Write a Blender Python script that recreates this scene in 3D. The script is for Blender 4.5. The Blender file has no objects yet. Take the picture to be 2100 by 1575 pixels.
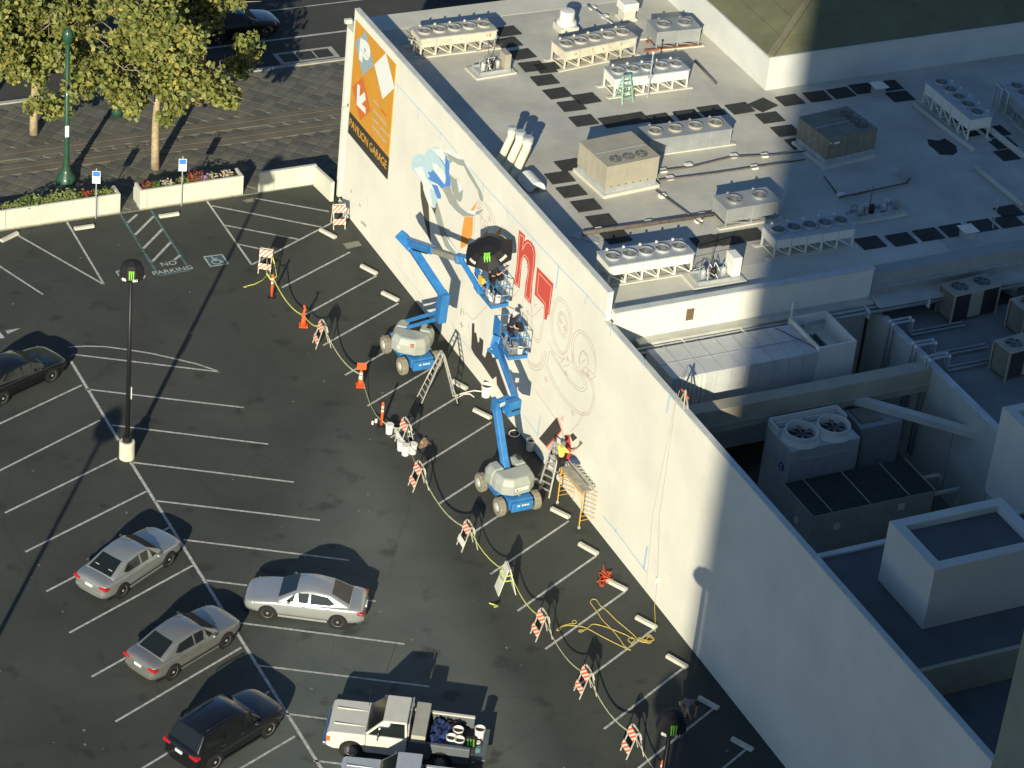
import bpy, bmesh, math, random
from mathutils import Vector, Matrix
random.seed(7)
SC = bpy.context.scene
COL = SC.collection
R = math.radians
# ------------------------------------------------------------------ camera
F_PX, PITCH, ROLL, AZ = 6044.7, .57466, .10807, 2.07059
CAM = Vector((-51.9502, -113.5497, 72.0))
_f = Vector((0, math.cos(PITCH), -math.sin(PITCH))); _r = Vector((1, 0, 0)); _u = _r.cross(_f)
_r2 = math.cos(ROLL) * _r + math.sin(ROLL) * _u
_u2 = -math.sin(ROLL) * _r + math.cos(ROLL) * _u
_M = Matrix(((math.sin(AZ), -math.cos(AZ), 0), (math.cos(AZ), math.sin(AZ), 0), (0, 0, 1)))
VF, VR, VU = _M @ _f, _M @ _r2, _M @ _u2
cam_d = bpy.data.cameras.new('camera'); cam = bpy.data.objects.new('camera', cam_d); COL.objects.link(cam)
cam.matrix_world = Matrix(((VR.x, VU.x, -VF.x, CAM.x), (VR.y, VU.y, -VF.y, CAM.y), (VR.z, VU.z, -VF.z, CAM.z), (0, 0, 0, 1)))
cam_d.sensor_width = 36; cam_d.lens = F_PX / 2100 * 36; cam_d.clip_start = 1; cam_d.clip_end = 3000
SC.camera = cam
# ------------------------------------------------------------------ light
SUN_AZ, SUN_EL = R(55), R(19.3)          # direction in which shadows fall; height of the sun
W = bpy.data.worlds.new('World'); SC.world = W; W.use_nodes = True
nt = W.node_tree; bg = nt.nodes['Background']
sky = nt.nodes.new('ShaderNodeTexSky'); sky.sky_type = 'NISHITA'; sky.sun_disc = False
sky.sun_elevation = SUN_EL; sky.sun_rotation = math.pi / 2 - (SUN_AZ + math.pi)
sky.air_density = 1.0; sky.dust_density = .3; sky.ozone_density = 5.0
nt.links.new(sky.outputs[0], bg.inputs[0]); bg.inputs[1].default_value = .085
sd = bpy.data.lights.new('sun', 'SUN'); sun = bpy.data.objects.new('sun', sd); COL.objects.link(sun)
sd.energy = 5.0; sd.angle = R(.5); sd.color = (1, .91, .70)
SDIR = Vector((math.cos(SUN_AZ) * math.cos(SUN_EL), math.sin(SUN_AZ) * math.cos(SUN_EL), -math.sin(SUN_EL)))
sun.rotation_euler = SDIR.to_track_quat('-Z', 'Y').to_euler(); sun.location = (-60, -60, 90)
SC.view_settings.view_transform = 'Standard'; SC.view_settings.look = 'None'
SC.view_settings.exposure = 0.36; SC.view_settings.gamma = 1; SC.view_settings.use_curve_mapping = False
# ------------------------------------------------------------------ measured points -> places in the world
def ray(x, y): return VF + (x - 1050) / F_PX * VR - (y - 787.5) / F_PX * VU
def at(x, y, z=0.0):
    d = ray(x, y); return CAM + d * ((z - CAM.z) / d.z)
def atx(x, y, X=0.0):
    d = ray(x, y); return CAM + d * ((X - CAM.x) / d.x)
def aty(x, y, Y=0.0):
    d = ray(x, y); return CAM + d * ((Y - CAM.y) / d.y)
# ------------------------------------------------------------------ materials
MATS = {}
def mat(name, col, rough=.7, metal=0., nscale=0., namt=0., nd=4, bump=0., bscale=30., spec=.4, coat=0., col2=None, trans=0., alpha=1.):
    if name in MATS: return MATS[name]
    m = bpy.data.materials.new(name); m.use_nodes = True; MATS[name] = m
    n = m.node_tree; b = n.nodes['Principled BSDF']
    b.inputs['Base Color'].default_value = (*col, 1); b.inputs['Roughness'].default_value = rough
    b.inputs['Metallic'].default_value = metal; b.inputs['Specular IOR Level'].default_value = spec
    b.inputs['Coat Weight'].default_value = coat; b.inputs['Transmission Weight'].default_value = trans
    if coat: b.inputs['Coat Roughness'].default_value = .06
    if nscale:
        tc = n.nodes.new('ShaderNodeTexCoord'); no = n.nodes.new('ShaderNodeTexNoise')
        no.inputs['Scale'].default_value = nscale; no.inputs['Detail'].default_value = nd; no.inputs['Roughness'].default_value = .62
        n.links.new(tc.outputs['Object'], no.inputs['Vector'])
        rp = n.nodes.new('ShaderNodeValToRGB'); e = rp.color_ramp.elements
        c2 = col2 or tuple(c * (1 - namt) for c in col)
        e[0].position = .33; e[0].color = (*c2, 1); e[1].position = .67; e[1].color = (*[min(1, c * (1 + namt * .35)) for c in col], 1)
        n.links.new(no.outputs['Fac'], rp.inputs['Fac']); n.links.new(rp.outputs['Color'], b.inputs['Base Color'])
        if bump:
            nb = n.nodes.new('ShaderNodeTexNoise'); nb.inputs['Scale'].default_value = bscale; nb.inputs['Detail'].default_value = 4
            bp = n.nodes.new('ShaderNodeBump'); bp.inputs['Strength'].default_value = bump; bp.inputs['Distance'].default_value = .02
            n.links.new(tc.outputs['Object'], nb.inputs['Vector']); n.links.new(nb.outputs['Fac'], bp.inputs['Height'])
            n.links.new(bp.outputs['Normal'], b.inputs['Normal'])
    return m
# ------------------------------------------------------------------ mesh building
class MB:
    def __init__(s): s.v = []; s.f = []; s.m = []; s.mi = 0
    def add(s, vs, fs):
        o = len(s.v); s.v += [Vector(q) for q in vs]
        for f in fs: s.f.append([o + i for i in f]); s.m.append(s.mi)
        return s
    def par(s, p, a, b, c):                       # parallelepiped from a corner and three edges
        p, a, b, c = Vector(p), Vector(a), Vector(b), Vector(c)
        vs = [p, p + a, p + a + b, p + b, p + c, p + a + c, p + a + b + c, p + b + c]
        fs = [(0, 3, 2, 1), (4, 5, 6, 7), (0, 1, 5, 4), (1, 2, 6, 5), (2, 3, 7, 6), (3, 0, 4, 7)]
        if a.cross(b).dot(c) < 0: fs = [f[::-1] for f in fs]
        return s.add(vs, fs)
    def box(s, x0, y0, z0, x1, y1, z1): return s.par((x0, y0, z0), (x1 - x0, 0, 0), (0, y1 - y0, 0), (0, 0, z1 - z0))
    def cbox(s, c, sx, sy, sz, rz=0):             # centred in x and y, standing on z
        ca, sa = math.cos(rz), math.sin(rz); a = Vector((ca, sa, 0)); b = Vector((-sa, ca, 0))
        return s.par(Vector(c) - a * sx / 2 - b * sy / 2, a * sx, b * sy, (0, 0, sz))
    def beam(s, a, b, w, h=None, up=(0, 0, 1)):
        a, b = Vector(a), Vector(b); h = h or w; d = (b - a)
        n = d.normalized(); up = Vector(up)
        if abs(n.dot(up)) > .98: up = Vector((0, 1, 0)) if abs(n.y) < .9 else Vector((1, 0, 0))
        x = n.cross(up).normalized(); y = x.cross(n)
        return s.par(a - x * w / 2 - y * h / 2, x * w, y * h, d)
    def tube(s, pts, r, n=6, closed=False):
        pts = [Vector(p) for p in pts]; k = len(pts); rings = []; prev = None
        for i, p in enumerate(pts):
            a = pts[(i - 1) % k] if (i or closed) else p; b = pts[(i + 1) % k] if (i < k - 1 or closed) else p
            t = (b - a); t = t.normalized() if t.length > 1e-9 else Vector((0, 0, 1))
            ref = prev if prev is not None else (Vector((0, 0, 1)) if abs(t.z) < .95 else Vector((1, 0, 0)))
            x = ref - t * ref.dot(t)
            if x.length < 1e-5: x = t.orthogonal()
            x.normalize(); y = t.cross(x); prev = x
            rr = r[i] if isinstance(r, (list, tuple)) else r
            rings.append([p + (x * math.cos(2 * math.pi * j / n) + y * math.sin(2 * math.pi * j / n)) * rr for j in range(n)])
        vs = [v for g in rings for v in g]; fs = []
        for i in range(k if closed else k - 1):
            i2 = (i + 1) % k
            for j in range(n): fs.append((i * n + j, i * n + (j + 1) % n, i2 * n + (j + 1) % n, i2 * n + j))
        if not closed: fs += [tuple(range(n - 1, -1, -1)), tuple((k - 1) * n + j for j in range(n))]
        return s.add(vs, fs)
    def lathe(s, prof, n=16, o=(0, 0, 0), ax=None):   # prof: (radius, height) pairs
        o = Vector(o); M = Matrix.Identity(3) if ax is None else Vector((0, 0, 1)).rotation_difference(Vector(ax)).to_matrix()
        vs = []; fs = []; k = len(prof)
        for r, z in prof:
            for j in range(n): vs.append(o + M @ Vector((r * math.cos(2 * math.pi * j / n), r * math.sin(2 * math.pi * j / n), z)))
        for i in range(k - 1):
            for j in range(n): fs.append((i * n + j, i * n + (j + 1) % n, (i + 1) * n + (j + 1) % n, (i + 1) * n + j))
        if prof[0][0] > 1e-4: fs.append(tuple(range(n - 1, -1, -1)))
        if prof[-1][0] > 1e-4: fs.append(tuple((k - 1) * n + j for j in range(n)))
        return s.add(vs, fs)
    def prism(s, poly, ex):
        poly = [Vector(p) for p in poly]; ex = Vector(ex); k = len(poly)
        nrm = Vector((0, 0, 0))
        for i in range(k): nrm += poly[i].cross(poly[(i + 1) % k])
        if nrm.dot(ex) < 0: poly = poly[::-1]
        return s.add(poly + [p + ex for p in poly], [tuple(range(k - 1, -1, -1)), tuple(range(k, 2 * k))] + [(i, (i + 1) % k, k + (i + 1) % k, k + i) for i in range(k)])
    def poly(s, pts): return s.add(pts, [tuple(range(len(pts)))])
    def blob(s, c, rx, ry, rz, n=8, k=5):
        c = Vector(c); vs = [c + Vector((0, 0, -rz))]; fs = []
        for i in range(1, k):
            t = math.pi * i / k - math.pi / 2
            for j in range(n): vs.append(c + Vector((rx * math.cos(t) * math.cos(2 * math.pi * j / n), ry * math.cos(t) * math.sin(2 * math.pi * j / n), rz * math.sin(t))))
        vs.append(c + Vector((0, 0, rz))); L = len(vs) - 1
        for j in range(n):
            fs.append((0, 1 + (j + 1) % n, 1 + j)); fs.append((L, L - n + j, L - n + (j + 1) % n))
            for i in range(k - 2): fs.append((1 + i * n + j, 1 + i * n + (j + 1) % n, 1 + (i + 1) * n + (j + 1) % n, 1 + (i + 1) * n + j))
        return s.add(vs, fs)
    def mesh(s, name, mats, org=None, smooth=False):
        me = bpy.data.meshes.new(name); o = Vector(org) if org is not None else Vector((0, 0, 0))
        me.from_pydata([tuple(q - o) for q in s.v], [], s.f)
        for m in (mats if isinstance(mats, (list, tuple)) else [mats]): me.materials.append(m)
        if any(s.m): me.polygons.foreach_set('material_index', s.m)
        if smooth: me.polygons.foreach_set('use_smooth', [True] * len(me.polygons))
        me.update(); return me
    def build(s, name, mats, parent=None, world=True, smooth=False, bevel=0., sub=0, loc=None, bseg=2):
        """world=True: vertices are world positions (parent roots carry no rotation then)."""
        org = Vector((0, 0, 0))
        if loc is not None: org = Vector(loc)
        elif parent is not None and world: org = worldloc(parent)
        me = s.mesh(name, mats, org, smooth)
        o = bpy.data.objects.new(name, me); COL.objects.link(o)
        if parent is not None:
            o.parent = parent
            if loc is not None: o.location = org - (worldloc(parent) if world else Vector((0, 0, 0)))
        elif loc is not None: o.location = org
        if bevel:
            b = o.modifiers.new('bevel', 'BEVEL'); b.width = bevel; b.segments = bseg; b.limit_method = 'ANGLE'; b.angle_limit = R(40)
        if sub:
            q = o.modifiers.new('sub', 'SUBSURF'); q.levels = sub; q.render_levels = sub
        return o
def worldloc(o):
    p = Vector((0, 0, 0))
    while o is not None: p += o.location; o = o.parent
    return p
def tag(o, label=None, cat=None, group=None, kind=None):
    if label: o['label'] = label
    if cat: o['category'] = cat
    if group: o['group'] = group
    if kind: o['kind'] = kind
    return o
def thing(name, label, cat, loc=(0, 0, 0), rz=0, group=None):
    o = bpy.data.objects.new(name, None); COL.objects.link(o); o.location = loc; o.rotation_euler = (0, 0, rz)
    o.empty_display_size = .3
    return tag(o, label, cat, group)
def copy_tree(o, parent=None):
    c = o.copy(); COL.objects.link(c); c.parent = parent
    for ch in list(o.children): copy_tree(ch, c)
    return c
def struct(o): o['kind'] = 'structure'; return o
def inst(name, me, parent, loc, rz=0, scale=None):
    o = bpy.data.objects.new(name, me); COL.objects.link(o); o.parent = parent; o.location = loc; o.rotation_euler = (0, 0, rz)
    if scale: o.scale = scale
    return o
def text_mesh(body, size, mt, name='lettering', ext=.002, align='CENTER'):
    cu = bpy.data.curves.new(name, 'FONT'); cu.body = body; cu.size = size; cu.extrude = ext; cu.align_x = align; cu.align_y = 'CENTER'
    o = bpy.data.objects.new(name, cu); COL.objects.link(o)
    dg = bpy.context.evaluated_depsgraph_get(); me = bpy.data.meshes.new_from_object(o.evaluated_get(dg)); me.name = name
    bpy.data.objects.remove(o); me.materials.clear(); me.materials.append(mt); return me
def place_text(me, parent, c, xdir, updir, sx=1., sy=1., name='lettering'):
    o = bpy.data.objects.new(name, me); COL.objects.link(o); o.parent = parent
    x = Vector(xdir).normalized(); u = Vector(updir); u = (u - x * u.dot(x)).normalized(); n = x.cross(u)
    p = Vector(c) - worldloc(parent)
    o.matrix_local = Matrix(((x.x * sx, u.x * sy, n.x, p.x), (x.y * sx, u.y * sy, n.y, p.y), (x.z * sx, u.z * sy, n.z, p.z), (0, 0, 0, 1)))
    return o
# ================================================================== materials used in many places
M_wall = mat('cream_stucco', (.79, .77, .67), .9, nscale=.35, namt=.10, nd=8, bump=.25, bscale=9)
M_cap = mat('parapet_cap', (.60, .62, .58), .7, nscale=1.5, namt=.15)
M_line = mat('white_road_paint', (.52, .53, .50), .8, nscale=5, namt=.45, nd=8)
M_teal = mat('faded_teal_paint', (.10, .20, .21), .85, nscale=3, namt=.55, nd=8, col2=(.06, .085, .08))
M_roof = mat('roof_membrane', (.52, .51, .44), .8, nscale=.45, namt=.20, nd=9, bump=.2, bscale=3)
M_pad = mat('rubber_pad', (.045, .048, .042), .9, nscale=3, namt=.3, nd=6)
M_white = mat('white_enamel', (.80, .79, .70), .45, nscale=1.2, namt=.10, nd=6)
M_galv = mat('galvanised', (.46, .49, .49), .5, metal=.25, nscale=2.5, namt=.18, nd=6)
M_steel = mat('bare_steel', (.55, .56, .55), .35, metal=.8)
M_dark = mat('black_plastic', (.015, .015, .016), .5)
M_grille = mat('dark_grille', (.045, .047, .045), .6, nscale=12, namt=.4)
M_blade = mat('fan_blade', (.16, .165, .16), .5)
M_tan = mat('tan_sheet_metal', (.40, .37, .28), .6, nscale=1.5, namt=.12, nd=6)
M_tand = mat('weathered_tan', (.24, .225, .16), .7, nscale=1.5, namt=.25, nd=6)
M_conc = mat('concrete', (.42, .42, .37), .9, nscale=1.8, namt=.18, nd=8, bump=.2, bscale=15)
M_concp = mat('painted_concrete', (.62, .63, .53), .85, nscale=.8, namt=.12, nd=8, bump=.15, bscale=12)
M_stop = mat('wheel_stop_concrete', (.60, .59, .50), .9, nscale=4, namt=.2, nd=6)
M_tyre = mat('tyre_rubber', (.018, .018, .018), .85)
M_glass = mat('tinted_glass', (.012, .016, .016), .08, spec=.6)
M_chrome = mat('chrome', (.75, .75, .74), .15, metal=1)
M_red = mat('red_lens', (.45, .015, .02), .2, spec=.6)
M_lamp = mat('clear_lens', (.62, .64, .66), .15, spec=.6)
M_plate = mat('number_plate', (.72, .74, .72), .5)
M_orange = mat('safety_orange', (.90, .13, .03), .55, nscale=6, namt=.12)
M_refl = mat('white_reflective', (.82, .78, .68), .5, nscale=6, namt=.1)
M_blue = mat('lift_blue', (.035, .20, .50), .4, nscale=3, namt=.2, nd=6, coat=.2)
M_lgrey = mat('lift_grey', (.36, .39, .35), .5, nscale=2, namt=.10, nd=5)
M_ltyre = mat('grey_tyre', (.27, .25, .19), .9, nscale=6, namt=.2)
M_bucket = mat('white_plastic', (.80, .79, .73), .4)
M_yellow = mat('scaffold_yellow', (.70, .40, .07), .5, nscale=6, namt=.2)
M_alu = mat('aluminium', (.58, .57, .52), .45, metal=.4, nscale=6, namt=.2)
M_skin = mat('skin', (.50, .28, .19), .6)
# asphalt with a pale window reflection painted in, patches, stains and fine aggregate
def asphalt():
    m = bpy.data.materials.new('lot_asphalt'); m.use_nodes = True; n = m.node_tree; b = n.nodes['Principled BSDF']
    N = lambda t, **k: n.nodes.new(t); L = n.links.new
    tc = N('ShaderNodeTexCoord')
    def noise(sc, det=6, ro=.6):
        q = N('ShaderNodeTexNoise'); q.inputs['Scale'].default_value = sc; q.inputs['Detail'].default_value = det; q.inputs['Roughness'].default_value = ro
        L(tc.outputs['Object'], q.inputs['Vector']); return q.outputs['Fac']
    def mth(op, a, bb=None, clamp=False):
        q = N('ShaderNodeMath'); q.operation = op; q.use_clamp = clamp
        for i, x in enumerate((a, bb)):
            if x is None: continue
            if isinstance(x, (int, float)): q.inputs[i].default_value = x
            else: L(x, q.inputs[i])
        return q.outputs[0]
    def ramp(fac, stops):
        q = N('ShaderNodeValToRGB'); e = q.color_ramp.elements
        e[0].position, e[0].color = stops[0][0], (*stops[0][1], 1); e[1].position, e[1].color = stops[-1][0], (*stops[-1][1], 1)
        for p, c in stops[1:-1]:
            z = e.new(p); z.color = (*c, 1)
        L(fac, q.inputs[0]); return q.outputs[0]
    def mix(fac, a, bb, mode='MIX'):
        q = N('ShaderNodeMixRGB'); q.blend_type = mode
        for i, x in enumerate((fac, a, bb)):
            if isinstance(x, (int, float)): q.inputs[i].default_value = x
            elif isinstance(x, tuple): q.inputs[i].default_value = (*x, 1)
            else: L(x, q.inputs[i])
        return q.outputs[0]
    sp = N('ShaderNodeSeparateXYZ'); L(tc.outputs['Object'], sp.inputs[0]); X, Y = sp.outputs[0], sp.outputs[1]
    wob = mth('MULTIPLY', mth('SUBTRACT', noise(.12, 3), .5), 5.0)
    # window reflection painted into the colour, wedge widening towards the camera: right edge near X=-5.4+.09(Y+14.4), left edge slanting away
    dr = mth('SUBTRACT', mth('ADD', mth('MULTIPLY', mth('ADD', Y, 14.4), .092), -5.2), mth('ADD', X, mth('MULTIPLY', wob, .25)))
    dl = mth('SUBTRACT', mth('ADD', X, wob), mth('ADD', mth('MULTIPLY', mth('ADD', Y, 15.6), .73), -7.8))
    glare = mth('MULTIPLY', mth('MULTIPLY', dr, .45, True), mth('MULTIPLY', dl, .22, True))
    base = ramp(noise(.22, 9, .65), [(.3, (.046, .052, .047)), (.55, (.062, .069, .061)), (.75, (.078, .083, .072))])
    glare_col = ramp(noise(.5, 9, .6), [(.3, (.092, .110, .100)), (.7, (.120, .138, .124))])
    c = mix(glare, base, glare_col)
    fine = ramp(noise(22, 6, .7), [(.3, (.72, .72, .72)), (.7, (1.22, 1.22, 1.22))]); c = mix(1.0, c, fine, 'MULTIPLY')
    st = ramp(noise(1.1, 5, .75), [(.66, (0, 0, 0)), (.80, (1, 1, 1))]); c = mix(mth('MULTIPLY', st, .35), c, (.16, .165, .15))
    oil = ramp(noise(.75, 4, .5), [(.30, (1, 1, 1)), (.40, (0, 0, 0))]); c = mix(mth('MULTIPLY', oil, .5), c, (.022, .024, .022))
    vo = N('ShaderNodeTexVoronoi'); vo.feature = 'DISTANCE_TO_EDGE'; vo.inputs['Scale'].default_value = .17
    wv = N('ShaderNodeMixRGB'); wv.inputs[0].default_value = .16
    nz = N('ShaderNodeTexNoise'); nz.inputs['Scale'].default_value = .9; nz.inputs['Detail'].default_value = 6; L(tc.outputs['Object'], nz.inputs['Vector'])
    L(tc.outputs['Object'], wv.inputs[1]); L(nz.outputs['Color'], wv.inputs[2]); L(wv.outputs[0], vo.inputs['Vector'])
    ck = ramp(vo.outputs['Distance'], [(.0015, (1, 1, 1)), (.006, (0, 0, 0))]); c = mix(mth('MULTIPLY', ck, .16), c, (.02, .02, .02))
    L(c, b.inputs['Base Color']); b.inputs['Roughness'].default_value = .88; b.inputs['Specular IOR Level'].default_value = .25
    bp = N('ShaderNodeBump'); bp.inputs['Strength'].default_value = .35; bp.inputs['Distance'].default_value = .012
    L(noise(38, 4), bp.inputs['Height']); L(bp.outputs['Normal'], b.inputs['Normal']); return m
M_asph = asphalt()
M_road = mat('street_asphalt', (.062, .064, .058), .9, nscale=.3, namt=.3, nd=9, bump=.2, bscale=30)
M_earth = mat('far_ground', (.10, .10, .09), .95, nscale=.05, namt=.3)
# ================================================================== ground, lot, plaza, street
g = struct(MB().poly([(-900, -900, -.05), (900, -900, -.05), (900, 900, -.05), (-900, 900, -.05)]).build('ground', M_earth))
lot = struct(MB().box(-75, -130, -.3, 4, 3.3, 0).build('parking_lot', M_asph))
LZ = .006
def strip(a, b, w=.10, z=LZ, mt=None, name='stall_line'):
    a, b = Vector((a[0], a[1], z)), Vector((b[0], b[1], z)); d = (b - a).normalized(); n = Vector((-d.y, d.x, 0)) * w / 2
    return MB().poly([a - n, b - n, b + n, a + n]).build(name, mt or M_line, lot)
def pstrip(p, q, **k): return strip(at(*p), at(*q), **k)
# angled stalls along the mural wall
v_st = at(662, 708) - at(816, 622)
for k in range(-1, 18):
    y = -5.56 - 2.585 * k; a = Vector((-.86, y, 0))
    if k == -1: pstrip((718, 517), (578, 590)); continue
    strip(a, a + v_st)
# centre spine and herringbone
for p, q in [((145, 740), (243, 903)), ((268, 948), (700, 1642))]: pstrip(p, q, w=.13)
for p, q in [((175, 798), (500, 836)), ((230, 872), (550, 911)), ((268, 948), (603, 989)), ((318, 1027), (656, 1067)), ((376, 1107), (715, 1149)),
             ((420, 1190), (770, 1233)), ((488, 1277), (830, 1321)), ((530, 1365), (880, 1408)), ((580, 1463), (930, 1508)), ((643, 1560), (980, 1600)),
             ((168, 790), (-60, 897)), ((205, 862), (-60, 995)), ((240, 940), (10, 1052)), ((300, 1008), (52, 1132)), ((347, 1082), (95, 1213)), ((395, 1160), (142, 1298)),
             ((440, 1247), (188, 1388)), ((495, 1328), (237, 1480)), ((552, 1418), (285, 1580)), ((605, 1510), (470, 1590)),
             ((150, 727), (452, 763)), ((-30, 527), (88, 604)), ((37, 483), (212, 583)), ((137, 455), (213, 583)), ((424, 412), (516, 543)), ((434, 422), (660, 466)),
             ((461, 462), (612, 491)), ((489, 501), (563, 517)), ((524, 407), (675, 434)), ((516, 543), (708, 443))]: pstrip(p, q)
hook = [(140, 712), (175, 710), (215, 711), (260, 717), (310, 725), (355, 735), (405, 747), (452, 763)]
for p, q in zip(hook, hook[1:]): pstrip(p, q, w=.09)
for p, q in [((247, 440), (326, 566)), ((310, 432), (389, 554)), ((326, 566), (389, 554))]: pstrip(p, q, w=.12, mt=M_teal, name='teal_line')
for p, q in [((262, 457), (281, 440)), ((277, 482), (315, 444)), ((294, 510), (333, 470)), ((312, 537), (350, 497)), ((358, 533), (369, 524))]: pstrip(p, q, w=.13, z=.010)
# accessible bay symbols
def wheelchair(parent, o, ex, ey, mt, z, name='symbol'):
    P = lambda u, v: o + ex * u + ey * v + Vector((0, 0, z)); m = MB()
    def seg(a, b, w=.045):
        a, b = Vector((*a, 0)), Vector((*b, 0)); d = (b - a).normalized(); n = Vector((-d.y, d.x, 0)) * w
        m.poly([P(*(a - n).xy), P(*(b - n).xy), P(*(b + n).xy), P(*(a + n).xy)])
    seg((.40, .86), (.42, .45)); seg((.40, .62), (.62, .62)); seg((.42, .47), (.66, .47)); seg((.66, .49), (.76, .22)); seg((.74, .22), (.84, .26))
    arc = [(.47 + .24 * math.cos(t), .36 + .24 * math.sin(t)) for t in [R(a) for a in range(125, 375, 25)]]
    for a, b in zip(arc, arc[1:]): seg(a, b, .03)
    m.poly([P(.39 + .065 * math.cos(R(a)), .92 + .055 * math.sin(R(a))) for a in range(0, 360, 45)])
    return m.build(name, mt, parent)
M_symb = mat('symbol_blue', (.06, .13, .16), .85, nscale=5, namt=.4, nd=8)
M_sline = mat('symbol_white', (.50, .56, .54), .85, nscale=9, namt=.5, nd=6)
for q in ([(238, 557), (277, 550), (289, 571), (253, 577)], [(418, 527), (455, 522), (468, 541), (432, 547)]):
    c = [at(*p) for p in q]; up = Vector((0, 0, 1))
    MB().poly([p + up * .006 for p in c][::-1]).build('symbol_panel', M_symb, lot)
    for i in range(4): strip(c[i], c[(i + 1) % 4], w=.07, z=.010, mt=M_sline, name='symbol_border')
    wheelchair(lot, c[3], c[2] - c[3], c[0] - c[3], M_sline, .014)
for body, c, s in (('NO', (346, 541), .50), ('PARKING', (354, 555), .47)):
    xd = at(382, 548) - at(328, 557)
    place_text(text_mesh(body, s, M_sline), lot, at(*c) + Vector((0, 0, .012)), xd, (-xd.y, xd.x, 0), sx=1.02)
MB().poly([at(*p) + Vector((0, 0, .008)) for p in [(712, 511), (742, 504), (735, 494), (703, 500)]]).build('steel_plate', mat('plate_grey', (.23, .24, .20), .7, nscale=4, namt=.2), lot)
MB().poly([at(*p) + Vector((0, 0, .008)) for p in [(497, 411), (520, 405), (521, 413), (507, 416)]][::-1]).build('drain_patch', mat('patch_concrete', (.26, .25, .19), .9, nscale=6, namt=.4), lot)
# sprinkled gum, chips and dust spots
m = MB()
for i in range(170):
    x, y = random.uniform(-30, -1), random.uniform(-46, 2.5); r = random.choice([.015, .02, .03, .05, .07]); k = random.randint(5, 7)
    m.poly([(x + r * random.uniform(.6, 1.2) * math.cos(2 * math.pi * j / k), y + r * random.uniform(.6, 1.2) * math.sin(2 * math.pi * j / k), .012) for j in range(k)])
m.build('litter_speck', mat('speck_grey', (.20, .21, .19), .9), lot)['kind'] = 'stuff'
# plaza: diagonal pavers, rails, kerb
PZ = .11
plaza = struct(MB().box(-75, 3.3, -.3, 60, 15.3, PZ - .05).build('plaza', mat('paver_joint', (.17, .17, .14), .95, nscale=6, namt=.3)))
pav_m = [mat('paver_%s' % c, k, .85, nscale=1.2, namt=.22, nd=6) for c, k in (('grey', (.135, .137, .118)), ('dark', (.105, .108, .094)), ('warm', (.155, .147, .118)))]
ps = .62; ang = R(43)
def paver_mesh(mt):
    h = ps / 2 - .012; b = MB(); ca, sa = math.cos(ang), math.sin(ang)
    rot = lambda x, y: (x * ca - y * sa, x * sa + y * ca)
    c0 = [rot(*q) for q in ((-h, -h), (h, -h), (h, h), (-h, h))]; c1 = [rot(*q) for q in ((-h + .012, -h + .012), (h - .012, -h + .012), (h - .012, h - .012), (-h + .012, h - .012))]
    b.add([(x, y, -.04) for x, y in c0] + [(x, y, .018) for x, y in c0] + [(x, y, .025) for x, y in c1],
          [(0, 1, 5, 4), (1, 2, 6, 5), (2, 3, 7, 6), (3, 0, 4, 7), (4, 5, 9, 8), (5, 6, 10, 9), (6, 7, 11, 10), (7, 4, 8, 11), (8, 9, 10, 11)])
    return b
pm = [paver_mesh(q).mesh('paver', q) for q in pav_m]
RAILS = (8.70, 10.15); cand = []
for i in range(-70, 71):
    for j in range(-70, 71):
        x = i * ps * math.cos(ang) - j * ps * math.sin(ang) - 8; y = i * ps * math.sin(ang) + j * ps * math.cos(ang) + 9
        if -24 < x < 14 and 3.75 < y < 14.8 and all(abs(y - r) > .52 for r in RAILS): cand.append(((x + 7) ** 2 * .25 + (y - 3) ** 2, x, y))
cand.sort(); rest = MB(); base = paver_mesh(pav_m[0])
for k, (_, x, y) in enumerate(cand):
    dz = PZ - .025 + random.uniform(-.005, .005)
    if k < 300: inst('paver', random.choice(pm), plaza, (x, y, dz))
    else:
        rest.mi = random.choice((0, 0, 1, 1, 2)); o = Vector((x, y, dz)); rest.add([o + q for q in base.v], base.f)
rest.build('paver', pav_m, plaza)['kind'] = 'stuff'
M_band = mat('track_concrete', (.150, .138, .108), .9, nscale=.8, namt=.25, nd=7)
for r in RAILS:
    for s in (-1, 1): MB().box(-75, r + (.04 if s > 0 else -.5), PZ - .1, 60, r + (.5 if s > 0 else -.04), PZ + .012).build('track_slab', M_band, plaza)
    MB().box(-75, r - .036, PZ - .1, 60, r + .036, PZ - .02).build('rail', mat('rail_iron', (.03, .027, .024), .6), plaza)
MB().box(-75, 15.3, -.3, 60, 15.55, PZ + .02).build('kerb', M_conc, plaza)
street = struct(MB().box(-120, 15.55, -.3, 120, 60, -.02).build('street', M_road))
def sstrip(x0, x1, y, w=.14): MB().poly([(x0, y - w / 2, -.012), (x1, y - w / 2, -.012), (x1, y + w / 2, -.012), (x0, y + w / 2, -.012)]).build('lane_line', M_line, street)
sstrip(-60, 60, 18.65, .16); sstrip(-60, 60, 22.0, .10); sstrip(-60, 60, 25.6, .12)
for i in range(3):
    x = 3.0 + i * .98; MB().box(x, 16.05, -.1, x + .9, 16.95, -.008).build('grate_plate', mat('grate_iron', (.045, .045, .04), .7, nscale=8, namt=.3), street)
MB().poly([(2.75, 15.85, -.014), (6.15, 15.85, -.014), (6.15, 17.15, -.014), (2.75, 17.15, -.014)]).build('grate_frame', M_conc, street)
far = struct(MB().box(-120, 27.5, -.3, 120, 40, .12).build('pavement', mat('far_pavement', (.16, .155, .13), .9, nscale=.6, namt=.25, nd=7)))
def proj(p):
    q = Vector(p) - CAM; z = q.dot(VF); return 1050 + F_PX * q.dot(VR) / z, 787.5 - F_PX * q.dot(VU) / z
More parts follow.
